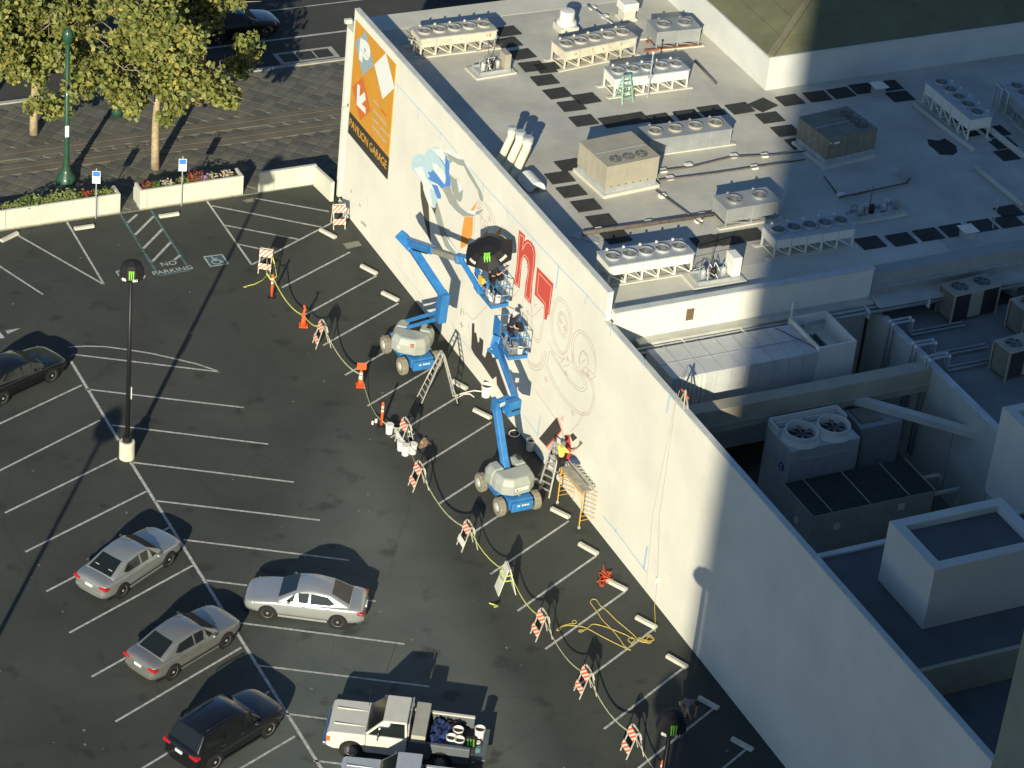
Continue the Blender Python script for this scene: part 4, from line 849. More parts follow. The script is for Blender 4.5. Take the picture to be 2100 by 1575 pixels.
# loose tape loop on the first barricade
c = at(545, 555); m = MB(); L = [c + Vector(q) for q in ((.15, .1, 1.2), (-.1, -.25, .9), (-.25, -.7, .3), (-.1, -.95, .05), (.25, -.75, .08), (.3, -.3, .5), (.15, 0, 1.15))]
t = thing('tape_loop', 'loose yellow tape loop hanging from a barricade and trailing on the asphalt', 'tape', (c.x, c.y, 0)); ribbon(L, .09, M_tapey, 'loop', t); ribbon([at(546, 555, .4), at(550, 562, .02), at(538, 575, .02), at(522, 583, .02), at(505, 587, .02)], .06, M_tapey, 'tail', t); MB().blob(at(503, 588, .03), .1, .06, .03).build('knot', M_tapey, t)
t = thing('tape_end', 'short yellow tape end lying below the folded white sign', 'tape', at(1012, 1240, 0)); ribbon([at(1003, 1237, .02), at(1013, 1240, .06), at(1021, 1243, .3)], .07, M_tapey, 'strip', t); ribbon([at(1013, 1245, .02), at(1021, 1243, .25)], .06, M_tapey, 'strip', t)
# folded white A-board tied with tape
c = at(1036, 1212); t = thing('folding_sign', 'white folding A board wrapped with yellow tape', 'sign', (c.x, c.y, 0), R(-12))
for s in (-1, 1): MB().prism([(s * .36 - .015, -.34, .02), (s * .36 - .015, .34, .02), (s * .03 - .015, .3, 1.3), (s * .03 - .015, -.3, 1.3)], (.035, 0, 0)).build('panel', mat('board_white', (.76, .76, .66), .5, nscale=3, namt=.08), t, world=False)
MB().tube([(-.2, -.33, .75), (-.28, 0, .72), (-.2, .33, .8), (.15, .34, .85), (.2, -.32, .75)], .03, 6, True).tube([(-.1, -.33, 1.0), (-.14, .33, 1.02), (.1, .33, 1.0), (.12, -.33, 1.02)], .028, 6, True).build('tape_wrap', M_tapey, t, world=False)
# buckets, drop cloth and rubbish by the third barricade
def bucket_proto(lid=True):
    t = thing('paint_bucket', '', 'bucket'); 
    MB().lathe([(.13, 0), (.155, .37), (.165, .375), (.165, .40)] + ([(.15, .41), (0, .41)] if lid else [(.15, .40), (.135, .1), (0, .1)]), 18).build('bucket_body', M_bucket, t, world=False, smooth=False)
    MB().tube([(.165 * math.cos(a), .165 * math.sin(a), .32 + .0) for a in [R(q) for q in range(200, 345, 18)]], .008, 5).build('handle', M_galv, t, world=False)
    if not lid: MB().lathe([(.14, 0), (0, .001)], 16, (0, 0, .3)).build('paint', M_dark, t, world=False)
    return t
bk, bo = bucket_proto(), bucket_proto(False); used = {}
def bucket(c, label, opn=False, s=1.15):
    src = bo if opn else bk; o = copy_tree(src) if used.get(opn) else src; used[opn] = 1
    o.location = c; o.rotation_euler = (0, 0, random.uniform(0, 6)); o.scale = (s, s, s); return tag(o, label, 'bucket', 'white paint buckets')
bucket(at(798, 888), 'white bucket behind the barricade with the plain board'); bucket(at(831, 932), 'white bucket nearest the drive aisle in the row of three', s=1.2); bucket(at(846, 929), 'white bucket at the right of the row of three', s=1.2); bucket(at(824, 926) + Vector((0, .15, 0)), 'white bucket half hidden behind the row of three', s=1.1)
bucket(at(996, 812), 'white bucket with dark paint standing alone by the wall', True, 1.45); bucket(at(1087, 922), 'open metal paint pail beside the front lift in its shadow', True, 1.3)
for i, (p, s, mt) in enumerate([((812, 886), .09, M_galv), ((823, 884), .10, M_bucket), ((830, 892), .08, M_dark), ((838, 889), .09, M_bucket), ((846, 895), .08, M_galv), ((835, 900), .10, M_bucket), ((826, 902), .07, M_steel), ((843, 903), .08, M_dark)]):
    c = at(*p); t = thing('paint_can', 'small paint can %s in the heap by the barricade' % ['leftmost', 'pale upper', 'black inner', 'white upper right', 'grey right hand', 'white lower', 'bright steel', 'black lower right'][i], 'can', c, 0, 'paint cans heaped on the drop cloth')
    MB().lathe([(s, 0), (s, .18), (s * 1.05, .19), (s * .9, .2), (0, .2)], 12).build('can_body', mt, t, world=False); MB().lathe([(s * .85, 0), (0, .001)], 12, (0, 0, .203)).build('can_lid', M_dark if mt is not M_dark else M_galv, t, world=False)
def cloth(pts, mt, name, label, cat, amp=.06, n=9, lift=.0):
    a, b, c, d = [Vector(p) for p in pts]; m = MB(); vs = []
    rn = random.Random(len(label))
    for i in range(n):
        for j in range(n):
            p = a.lerp(b, i / (n - 1)).lerp(d.lerp(c, i / (n - 1)), j / (n - 1)); ed = i in (0, n - 1) or j in (0, n - 1)
            vs.append(p + Vector((rn.uniform(-.04, .04), rn.uniform(-.04, .04), lift + .012 + (0 if ed else rn.random() * amp))))
    m.add(vs, [(i * n + j, (i + 1) * n + j, (i + 1) * n + j + 1, i * n + j + 1) for i in range(n - 1) for j in range(n - 1)])
    return tag(m.build(name, mt, smooth=True), label, cat)
cloth([at(*p) for p in [(806, 895), (838, 872), (868, 905), (838, 922)]], mat('grimy_cloth', (.20, .20, .18), .95, nscale=7, namt=.6, nd=8), 'drop_cloth', 'grimy grey drop cloth under the paint cans', 'cloth', .05)
cloth([at(*p) for p in [(788, 868), (820, 862), (835, 880), (800, 882)]], mat('black_sheet', (.02, .02, .025), .6), 'plastic_sheet', 'black plastic sheet behind the delineator post', 'sheet', .12)
t = thing('cardboard_box', 'flattened brown cardboard tray beside the paint cans', 'cardboard', at(866, 912)); cb = mat('cardboard', (.38, .27, .17), .9, nscale=6, namt=.2); c = at(866, 910); MB().cbox(c, .62, .5, .03, R(15)).build('tray', cb, t); MB().cbox(c + Vector((.1, .1, .03)), .35, .12, .1, R(40)).build('flap', cb, t)
for p, lab, r in (((771, 866), 'white plastic cup lying by the delineator post', .06), ((764, 870), 'second white scrap left of the delineator post', .05)): tag(MB().lathe([(r, 0), (r * 1.2, .14), (r * 1.1, .14), (0, .02)], 10, at(*p)).build('plastic_cup', M_bucket), lab, 'cup')
tag(MB().tube([at(932, 812, .02), at(950, 806, .02), at(972, 801, .02), at(990, 803, .02)], .03, 6).tube([at(938, 816, .02), at(952, 808, .02), at(964, 808, .02), at(972, 814, .02)], .028, 6).build('white_hose', M_refl), 'white hose ends lying in front of the lone bucket', 'hose')
tag(MB().tube([at(1055 + 11 * math.cos(a), 889 + 7 * math.sin(a), .03) for a in [R(q) for q in range(0, 360, 24)]], .025, 6, True).build('wire_hoop', M_refl), 'pale wire hoop lying at the foot of the wall', 'hoop')
# yellow rope and orange cord
M_rope = mat('yellow_rope', (.52, .42, .13), .8, nscale=9, namt=.3)
def px(pts, z=.02): return [at(*p, z) for p in pts]
def smooth_pts(P, k=5):
    P = [Vector(p) for p in P]; out = []
    for i in range(len(P) - 1):
        a, b, c, d = P[max(0, i - 1)], P[i], P[i + 1], P[min(len(P) - 1, i + 2)]
        for j in range(k):
            u = j / k; out.append(.5 * ((2 * b) + (c - a) * u + (2 * a - 5 * b + 4 * c - d) * u * u + (3 * b - a - 3 * c + d) * u ** 3))
    return out + [P[-1]]
t = thing('yellow_rope', 'long yellow rope lying in loops and hanging down the wall', 'rope', at(1290, 1300))
zo = lambda pts: [(1080 + x / 7.5, 1200 + y / 7.5) for x, y in pts]
for P in ([(1600, 1000), (1500, 930), (1440, 840), (1320, 690), (1170, 540), (1110, 450), (1010, 310), (980, 260), (1020, 215), (1080, 235), (1130, 310), (1230, 390), (1370, 530), (1500, 640), (1560, 690), (1650, 770), (1720, 850)],
          [(1600, 1000), (1440, 930), (1160, 790), (930, 665), (800, 630), (620, 620), (520, 650), (460, 690), (510, 690), (530, 640), (640, 600), (740, 590), (770, 565), (740, 540), (700, 560), (720, 600)],
          [(930, 665), (890, 690), (820, 690), (800, 710), (850, 715), (960, 640), (1000, 605), (1080, 605), (1240, 650), (1420, 720), (1540, 770), (1600, 810), (1660, 830), (1620, 890), (1560, 840), (1610, 800), (1670, 850), (1610, 890), (1640, 930)],
          [(1690, 830), (1760, 870), (1830, 880), (1900, 890), (1940, 830), (1860, 780), (1790, 790), (1790, 830), (1880, 860), (1960, 840), (1930, 790), (1880, 760), (1870, 800), (1800, 860), (1720, 830), (1740, 810), (1850, 870), (1920, 870)],
          [(1975, 710), (1985, 650), (1978, 600), (1975, 480), (1968, 380), (1968, 280)]):
    MB().tube(smooth_pts(px(zo(P))), .022, 6).build('rope_run', M_rope, t, smooth=True)
MB().tube([atx(1343, 1240, -.05), atx(1348, 1190, -.06), atx(1352, 1060, -.06), atx(1385, 830, -.06), atx(1394, 800, -.05)], .012, 5).tube([atx(1326, 1195, -.04), atx(1338, 1060, -.05), atx(1388, 806, -.05)], .010, 5).build('hanging_line', mat('thin_line', (.45, .42, .33), .8), t)
MB().blob(atx(1347, 1190, -.07), .07, .07, .14).build('weight', M_bucket, t)
t = thing('roof_anchor', 'small tripod rope anchor standing on top of the low wall', 'anchor', (.12, atx(1403, 815, .1).y, ZL)); y_ = atx(1403, 815, .1).y
for d in ((-.25, -.2), (.25, -.2), (0, .3)): MB().beam((.12 + d[0] * .4, y_ + d[1], ZL), (.12, y_, ZL + .75), .05).build('leg', M_tan, t)
MB().beam((.12, y_ - .3, ZL + .55), (.12, y_ + .3, ZL + .6), .05).build('cross_bar', M_orange, t)
t = thing('orange_cord', 'tangled orange extension cord beside a wheel stop', 'cord', at(1243, 1182)); rn = random.Random(4); P = [at(1242 + rn.gauss(0, 7), 1180 + rn.gauss(0, 8), rn.uniform(.02, .22)) for _ in range(46)]; MB().tube(smooth_pts(P, 3), .02, 5).build('coil', mat('orange_cable', (.62, .10, .04), .6), t); MB().tube(smooth_pts(px([(1240, 1186), (1232, 1192), (1230, 1201), (1238, 1203)]), 4), .016, 5).build('tail', mat('orange_cable', (.62, .10, .04), .6), t)
# tall black lamp masts of the car park
def lot_lamp(p, label, bag=True, h=9.3, cat_z=0, seen=True, world=None):
    c = Vector(world) if world else at(*p); t = thing('car_park_lamp', label, 'lamp post', (c.x, c.y, 0), 0, 'black car park lamp masts')
    MB().lathe([(.33, 0), (.33, .82), (.30, .85), (0, .85)], 22).build('concrete_base', mat('base_cream', (.72, .68, .52), .85, nscale=2, namt=.15), t, world=False)
    MB().lathe([(.21, .85), (.19, 1.08), (.12, 1.12)], 14).build('base_cover', M_dark, t, world=False)
    MB().lathe([(.105, .85), (.075, h - .2), (0, h - .2)], 12).build('pole', mat('black_pole', (.014, .015, .015), .45), t, world=False, smooth=True)
    hd = MB().lathe([(.10, -.5), (.42, -.42), (.55, -.28), (.50, 0), (.36, .28), (.12, .42), (0, .44)], 8, (.05, .05, h)).build('fixture_cover', mat('black_fabric', (.012, .012, .013), .75), t, world=False)
    d = hd; g_ = mat('claw_green', (.22, .62, .06), .5)
    u = Vector((-.35, -.9, 0)).normalized(); s = Vector((-u.y, u.x, 0)) * -1
    for k in (-1, 0, 1): MB().add([u * .47 + s * (.08 * k - .03) + Vector((.05, .05, h + .16)), u * .47 + s * (.08 * k + .03) + Vector((.05, .05, h + .16)), u * .58 + s * (.08 * k + .02) + Vector((.05, .05, h - .2)), u * .58 + s * (.08 * k - .01) + Vector((.05, .05, h - .2))], [(0, 1, 2, 3)]).build('claw_mark', g_, d, world=False)
    for a in (20, 110, 215, 265, 320): v = Vector((math.cos(R(a)), math.sin(R(a)), 0)); w = Vector((-v.y, v.x, 0)); MB().add([v * .55 - w * .1 + Vector((.05, .05, h - .3)), v * .55 + w * .1 + Vector((.05, .05, h - .3)), v * .52 + w * .1 + Vector((.05, .05, h - .2)), v * .52 - w * .1 + Vector((.05, .05, h - .2))], [(0, 1, 2, 3)]).build('edge_print', M_refl, d, world=False)
    return t
t = lot_lamp((260, 938), 'tall black lamp mast on a cream concrete base in the middle of the lot')
MB().box(.09, -.1, 3.0, .12, -.06, 3.6).build('white_tag', M_swhite, t, world=False)
h2 = at(1377, 1480, 9.3); lot_lamp(None, 'tall black lamp mast whose covered head rises at the bottom right', world=(h2.x, h2.y, 0))
for q, lab in (((225, 868), 'lamp mast outside the left of the picture that throws a shadow beside the lone mast'), ((1370, 1425), 'lamp mast added below the picture to throw a round shadow near the crouching person')):  # second mast is unseen, added only to cast the round shadow
    tip = at(*q); b = tip - Vector((math.cos(SUN_AZ), math.sin(SUN_AZ), 0)) * (9.3 / math.tan(SUN_EL)); lot_lamp(None, lab, world=(b.x, b.y, 0))
# ================================================================== paint on the mural wall and the garage sign
def wpoly(pts, mt, parent, off, name): 
    v = [atx(x, y, -off) for x, y in pts]; n = Vector((0, 0, 0))
    for i in range(len(v)): n += v[i].cross(v[(i + 1) % len(v)])
    return MB().poly(v if n.x < 0 else v[::-1]).build(name, mt, parent)
def wstroke(pts, w, mt, parent, off, name, closed=False):
    v = [atx(x, y, -off) for x, y in pts]; m = MB()
    if closed: v.append(v[0])
    for a, b in zip(v, v[1:]):
        d = (b - a).normalized(); n = Vector((0, -d.z, d.y)) * w / 2; e = d * w * .3
        m.poly([a - n - e, a + n - e, b + n + e, b - n + e])
    return m.build(name, mt, parent)
def Z(s, ox, oy, pts): return [(ox + x / s, oy + y / s) for x, y in pts]
P_ = lambda n, c, **k: mat('mural_' + n, c, .85, nscale=2.5, namt=.08, nd=6, **k)
mu = thing('mural', 'half painted mural of a bending figure and large letters on the cream wall', 'mural', (0, -20, 4))
LB, BL, WH, GR, DK, OR, RD, PK, BK, PO, TB = P_('pale_blue', (.52, .70, .76)), P_('blue', (.10, .27, .66)), P_('white', (.80, .84, .82)), P_('grey', (.36, .39, .35)), P_('charcoal', (.085, .078, .066)), P_('orange', (.82, .36, .07)), P_('red', (.62, .085, .06)), P_('pink', (.82, .50, .38)), P_('black', (.055, .050, .045)), P_('outline', (.50, .30, .23)), P_('tape_blue', (.38, .58, .78))
z1 = lambda p: Z(11.667, 830, 290, p); z2 = lambda p: Z(10.5, 840, 400, p); z4 = lambda p: Z(9.545, 1040, 580, p); z5 = lambda p: Z(11.667, 1060, 720, p); z7 = lambda p: Z(15, 1100, 850, p)
for pts, mt, off, nm in [
    (z1([(160, 560), (185, 400), (290, 320), (400, 300), (470, 350), (440, 560), (430, 700), (330, 800), (230, 720), (165, 650)]), LB, .004, 'cap'),
    (z1([(220, 640), (430, 600), (500, 850), (620, 1000), (440, 1080), (400, 900), (320, 800)]), WH, .006, 'back'),
    (z1([(480, 310), (560, 200), (700, 130), (850, 160), (960, 300), (990, 400), (1060, 440), (1075, 600), (1060, 760), (1090, 920), (1095, 1080), (960, 1090), (890, 1140), (790, 1030), (690, 970), (600, 1000), (520, 880), (480, 760), (430, 640), (450, 430)]), LB, .008, 'shirt'),
    (z1([(640, 180), (860, 170), (960, 310), (975, 560), (800, 340), (700, 230)]), WH, .010, 'shirt_light'),
    (z1([(970, 360), (1060, 470), (1075, 560), (1060, 720), (1090, 900), (1095, 1080), (960, 1090), (890, 1140), (790, 1020), (660, 960), (540, 880), (600, 850), (550, 720), (620, 740), (660, 680), (780, 800), (850, 900), (960, 1040), (985, 900), (960, 600), (800, 350), (900, 460), (965, 570)]), BL, .012, 'shirt_shade'),
    (z1([(640, 520), (760, 540), (900, 680), (975, 850), (960, 1020), (880, 960), (800, 830), (720, 700)]), WH, .010, 'shirt_light'),
    (z1([(440, 1080), (540, 1050), (650, 1000), (770, 1060), (830, 1150), (870, 1300), (870, 1370), (800, 1400), (770, 1390), (740, 1575), (690, 1600), (600, 1510), (560, 1420), (490, 1310)]), WH, .013, 'shirt_tail'),
    (z1([(640, 1020), (780, 1060), (870, 1290), (860, 1380), (780, 1360), (690, 1130)]), BL, .016, 'tail_shade'),
    (z1([(600, 1100), (720, 1200), (780, 1360), (740, 1560), (680, 1580), (620, 1300)]), LB, .016, 'tail_fold'),
    ([(862, 371), (867, 376), (868, 389), (872, 402), (879, 421), (880.5, 453), (881.9, 474), (884, 500), (878, 484), (871, 455), (866, 425), (862.5, 402)], DK, .005, 'leg'),
    (z2([(600, 160), (560, 330), (545, 430), (600, 640), (680, 880), (760, 1100), (880, 1230), (990, 1250), (1040, 1220), (900, 1020), (760, 760), (690, 480)]), GR, .006, 'leg'),
    (z2([(460, 230), (520, 270), (600, 140), (560, 330), (545, 430)]), DK, .008, 'leg_shade'),
    (z2([(790, 900), (1040, 1220), (1000, 1240), (860, 1060)]), WH, .009, 'shoe'),
    (z1([(860, 160), (1000, 190), (1300, 300), (1410, 420), (1330, 430), (1150, 370), (980, 270)]), WH, .006, 'arm_light'),
    (z1([(940, 250), (1060, 400), (1150, 480), (1080, 530), (1060, 420), (990, 380)]), GR, .007, 'arm'),
    (z1([(1000, 270), (1130, 345), (1280, 420), (1400, 440), (1445, 490), (1390, 590), (1280, 560), (1170, 480), (1060, 400)]), GR, .009, 'arm'),
    (z1([(1400, 440), (1460, 520), (1560, 720), (1720, 1010), (1830, 1200), (1880, 1350), (1870, 1450), (1800, 1400), (1740, 1170), (1650, 1020), (1500, 780), (1400, 570)]), GR, .011, 'forearm'),
    (z1([(1410, 450), (1470, 500), (1590, 690), (1565, 715), (1480, 590)]), WH, .013, 'arm_light'),
    ([(907, 388), (912, 384), (923, 383), (927, 395), (933, 404), (939.5, 419), (946, 427), (973, 440), (974, 443.5), (950, 444), (935, 432), (921, 416), (914, 400)], GR, .012, 'arm'),
    (z2([(1110, 275), (1300, 330), (1420, 350), (1410, 430), (1250, 380)]), WH, .015, 'arm_light'), (z2([(1410, 430), (1430, 360), (1580, 300), (1560, 350), (1500, 410)]), GR, .017, 'hand'),
    (z1([(1080, 780), (1200, 900), (1240, 880), (1330, 1000), (1390, 1150), (1390, 1250), (1360, 1420), (1310, 1450), (1220, 1370), (1130, 1180), (1100, 1000)]), GR, .004, 'hair'),
    (z1([(1240, 890), (1330, 1000), (1385, 1150), (1300, 1230), (1280, 1100)]), WH, .006, 'hair_light'),
    (z2([(1180, 470), (1370, 470), (1350, 860), (1290, 960), (1220, 1090), (1100, 1160), (1095, 1060), (1110, 900), (1150, 640)]), OR, .004, 'letter_side'), (z2([(1310, 330), (1440, 150), (1420, 250), (1380, 330)]), OR, .004, 'letter_side'), (z2([(1570, 1040), (1580, 860), (1680, 750), (1690, 900), (1640, 1040)]), OR, .004, 'letter_side'), (z2([(1870, 880), (1870, 800), (1980, 670), (1960, 960)]), OR, .004, 'letter_side'), (z2([(1215, 1190), (1280, 1180), (1290, 1240), (1240, 1420)]), OR, .004, 'letter_side'),
    ([(1064.3, 471), (1077.1, 483.3), (1075.2, 494.8), (1081.9, 491), (1089.5, 495.7), (1096.2, 507.1), (1098.6, 521.4), (1097, 545), (1092, 580), (1089.2, 624), (1075.1, 608.8), (1077.7, 580), (1081.9, 559.5), (1081.9, 543.3), (1079.5, 534), (1076.2, 528), (1073, 529), (1070.5, 535.7), (1065.7, 591.9), (1053.8, 581.4), (1059, 545)], RD, .004, 'letter'),
    ([(1101.4, 547.1), (1135.2, 582.4), (1131.1, 611.4), (1126.4, 646), (1123.8, 645), (1120.5, 656.3), (1115.4, 654), (1115.4, 625), (1096.3, 604.5), (1098.5, 575)], RD, .004, 'letter'),
    ([(968, 663), (973, 663), (973, 682), (976.5, 682), (980, 702), (982.3, 702), (983.4, 691), (991.4, 698), (990.3, 717), (989, 727), (994.9, 734), (999.4, 718), (1007.4, 723), (1010, 733), (1024.6, 733), (1032, 765), (1040, 806), (1046, 834), (1026, 801), (1019, 789), (1017.7, 772), (1009.7, 778), (986.9, 744.6), (973, 727.4), (966.3, 714.9)], BK, .004, 'dark_ground'),
    (z7([(630, 80), (770, 480), (290, 980), (75, 740)]), BK, .004, 'dark_panel'), (z7([(770, 480), (740, 560), (310, 1030), (290, 980)]), RD, .006, 'letter'), (z7([(740, 570), (620, 830), (400, 1130), (310, 1040)]), PK, .005, 'pale_stripe'), (z7([(400, 1130), (480, 1070), (570, 1200), (500, 1280)]), BK, .005, 'dark_panel'),
    (z7([(1125, 565), (1260, 720), (1110, 840), (1030, 640)]), BK, .004, 'dark_panel'), (z7([(880, 640), (1020, 620), (1060, 960), (1080, 1380), (940, 1450), (860, 1430), (900, 900)]), RD, .006, 'letter'), (z7([(1330, 790), (1430, 880), (1210, 1100), (1165, 1090), (1310, 930)]), mat('mural_olive', (.16, .16, .11), .85), .004, 'arrow'), (z7([(720, 130), (850, 0), (820, 240)]), PK, .004, 'pale_wedge'), (z7([(640, 90), (720, 130), (860, 700), (790, 640)]), PK, .003, 'pale_wedge')]: wpoly(pts, mt, mu, off, nm)
for pts, cl in [([(1066.2, 480.5), (1074.3, 487), (1070.9, 513.5), (1079, 498.5), (1084.8, 497.3), (1091, 505.5), (1095.3, 521), (1093, 550), (1088.4, 592), (1086.6, 616.5), (1077.6, 606.5), (1081, 580), (1085.5, 548), (1083, 532), (1075.5, 522), (1069, 532), (1066, 560), (1063, 587), (1056.5, 579), (1061.5, 545)], 1), ([(1105, 559.5), (1101.5, 601.5), (1118, 622.5), (1116, 652)], 0), ([(1105, 559.5), (1131, 588.5), (1124.8, 642)], 0)]: wstroke(pts, .045, PK, mu, .008, 'letter_inline', cl)
thin = [z4([(1010, 270), (1150, 370), (1230, 560), (1275, 800), (1250, 1100), (1180, 1340), (1100, 1420), (1000, 1350), (910, 1150), (850, 900), (870, 600), (930, 370), (1010, 270)]), z4([(1020, 330), (1130, 420), (1200, 600), (1240, 800), (1220, 1080), (1160, 1300), (1100, 1380), (1010, 1300), (930, 1100), (885, 900), (900, 620), (960, 410), (1020, 330)]), z4([(1050, 560), (1130, 620), (1180, 760), (1180, 900), (1150, 1050), (1100, 1085), (1020, 950), (985, 800), (1000, 640), (1050, 560)]), z4([(1060, 600), (1120, 660), (1150, 780), (1150, 900), (1120, 1010), (1095, 1030), (1040, 930), (1010, 800), (1025, 660), (1060, 600)]),
        z4([(310, 300), (280, 700)]), z4([(330, 300), (480, 460), (460, 750), (480, 1000), (560, 1150), (620, 1180), (665, 1080), (705, 800), (725, 560)]), z4([(490, 480), (485, 760), (510, 980), (570, 1110), (620, 1130), (640, 1040), (670, 800)]), z4([(500, 660), (700, 470)]), z4([(520, 450), (580, 420)]),
        z5([(600, 0), (590, 200), (520, 320), (430, 335), (320, 270), (240, 170)]), z5([(660, 0), (640, 200), (560, 360), (440, 390), (330, 330), (250, 220)]), z5([(720, 0), (650, 330), (560, 440), (440, 465), (330, 400), (270, 300)]),
        z5([(780, 0), (720, 330), (820, 560), (930, 800), (1060, 1000), (1200, 1180), (1400, 1390), (1570, 1490), (1690, 1460), (1780, 1330), (1830, 1050), (1790, 780), (1700, 640), (1500, 460)]), z5([(680, 340), (780, 570), (890, 820), (1030, 1030), (1170, 1220), (1380, 1450), (1570, 1540), (1730, 1510), (1820, 1340), (1870, 1050), (1830, 770), (1740, 610), (1560, 460)]),
        z5([(800, 0), (950, 250), (1100, 450), (1300, 720), (1480, 880), (1580, 890), (1620, 800), (1560, 620), (1400, 450), (1330, 250), (1330, 0)]), z5([(830, 0), (1000, 260), (1050, 400), (1250, 730), (1460, 940), (1580, 970), (1660, 900), (1670, 780), (1600, 600), (1460, 440), (1380, 250), (1340, 60)]), z5([(1640, 370), (1880, 600), (1770, 690), (1550, 460), (1640, 370)]), z5([(1590, 0), (1700, 180), (1700, 320)]), z5([(1500, 400), (1490, 150), (1560, 0)]), z5([(1850, 0), (1890, 250), (1870, 570)]), z5([(1040, 280), (1140, 190)]), z5([(1100, 380), (1180, 340), (1220, 360), (1280, 240)]), z5([(1540, 300), (1580, 240), (1650, 200)]),
        z4([(1270, 1575), (1260, 1200), (1310, 1000), (1400, 915), (1500, 960), (1640, 1130), (1720, 1350), (1745, 1575)]), z4([(1300, 1575), (1300, 1250), (1340, 1060), (1420, 970), (1490, 1010), (1600, 1160), (1690, 1370), (1700, 1575)]), z4([(1410, 1575), (1430, 1380), (1490, 1325), (1570, 1410), (1600, 1575)]), z4([(0, 390), (240, 140)]), z4([(990, 470 + 0), (990, 470)]) if False else z4([(820, 1150), (870, 1300), (1050, 1480), (1140, 1500)]),
        z2([(1500, 120), (1440, 160), (1430, 280), (1500, 300), (1560, 230), (1540, 160), (1480, 180), (1470, 250), (1520, 260)]), z2([(1590, 140), (1740, 320), (1830, 480), (1860, 700), (1850, 900)]), z2([(1580, 180), (1700, 340), (1790, 520), (1820, 720)]), z2([(1570, 1040), (1560, 700), (1620, 545), (1680, 620), (1700, 760)]), z2([(1590, 800), (1600, 680), (1630, 640), (1650, 760)]), z2([(1400, 480), (1380, 900), (1450, 1000)]), z2([(1530, 500), (1530, 900)]), z2([(1980, 660), (2090, 780), (2160, 960), (2180, 1100)]), z2([(2000, 760), (2080, 860), (2130, 1000)]),
        [(957, 640), (968, 655), (975, 653), (1000, 625)], [(1012, 622), (1025, 637), (1040, 620)], [(1098, 800), (1140, 860)], [(1196, 845), (1186, 868), (1170, 885)], [(960, 660), (964, 690), (966, 712)]]
for p in thin: wstroke(p, .022, PO, mu, .003, 'sketch_line')
for x, y in [(946, 665), (1119, 777), (1158, 672), (1082, 640), (1150, 588 + 70), (1163, 735), (1174, 847), (1083, 550), (1003, 448), (987, 444), (1160, 764), (1205, 765), (950, 640)]:
    wstroke([(x - 3, y - 3), (x + 4, y + 5)], .03, DK if x == 946 else PO, mu, .0035, 'cross_mark'); wstroke([(x + 1, y - 6), (x, y + 7)], .03, DK if x == 946 else PO, mu, .0045, 'cross_mark')
wstroke([(946, 632), (945, 645)], .05, DK, mu, .003, 'sketch_line')
tape = [([(812, 171), (857, 221), (903, 272), (948, 326), (991, 378), (1041, 433), (1094, 490), (1146, 546), (1204, 606), (1243, 651)], .045), ([(1374, 808), (1367, 846)], .09), ([(1146, 546), (1140, 590)], .09), ([(1254, 668), (1251, 690)], .06), ([(1204, 606), (1199, 622)], .05), ([(1320, 738), (1317, 748)], .05), ([(1094, 490), (1092, 503)], .05), ([(1041, 433), (1042, 450)], .05), ([(991, 378), (991, 392)], .05), ([(903, 272), (902, 288)], .05), ([(857, 221), (858, 244)], .05), ([(816, 176), (815, 188)], .05), ([(1075, 853), (1103, 893)], .05), ([(1108, 853), (1103, 891)], .08), ([(1237, 1058), (1262, 1088), (1326, 1174)], .06), ([(1265, 1082), (1262, 1090)], .05), ([(1327, 1122), (1320, 1166)], .12), ([(790, 512), (860, 600), (905, 650)], .02), ([(925, 660), (935, 682), (970, 725)], .04), ([(753, 405), (755, 430)], .03)]
for p, w in tape: wstroke(p, w, TB, mu, .0035, 'blue_tape')
for x, y in ((742, 456), (746, 459), (749, 463)): wpoly([(x - 1.5, y - 3), (x + 1.5, y - 2), (x + 1.5, y + 3), (x - 1.5, y + 2)], mat('wall_fitting', (.35, .33, .27), .8), mu, .02, 'wall_fitting')
# garage sign
sg = thing('garage_sign', 'orange parking garage sign with a white P at the far end of the wall', 'sign', (0, -1, 7))
s6 = lambda p: Z(8.75, 700, 40, p); s7 = lambda p: Z(8.75, 700, 200, p)
TL, TR, BR, BLc = atx(730.5, 41), atx(813.6, 131.3), atx(795.1, 367.4), atx(716, 272)
yl, yr = (TL.y + BLc.y) / 2, (TR.y + BR.y) / 2; zt_, zb_ = (TL.z + TR.z) / 2, (BLc.z + BR.z) / 2; zm = (atx(717.7, 227.5).z + atx(798.3, 321.7).z) / 2
S_or = mat('sign_orange', (.66, .32, .045), .5, nscale=1.5, namt=.06); S_bk = mat('sign_black', (.045, .046, .042), .6, nscale=4, namt=.2)
MB().box(-.045, yr, zm, -.005, yl, zt_).build('sign_panel', S_or, sg); MB().box(-.05, yr, zb_, -.005, yl, zm - .004).build('name_panel', S_bk, sg)
S_pb, S_rd, S_w, S_gy = mat('sign_pale_blue', (.33, .42, .47), .5), mat('sign_red', (.62, .17, .045), .5), mat('sign_lettering_white', (.80, .83, .80), .5), mat('sign_faded', (.50, .44, .30), .6)
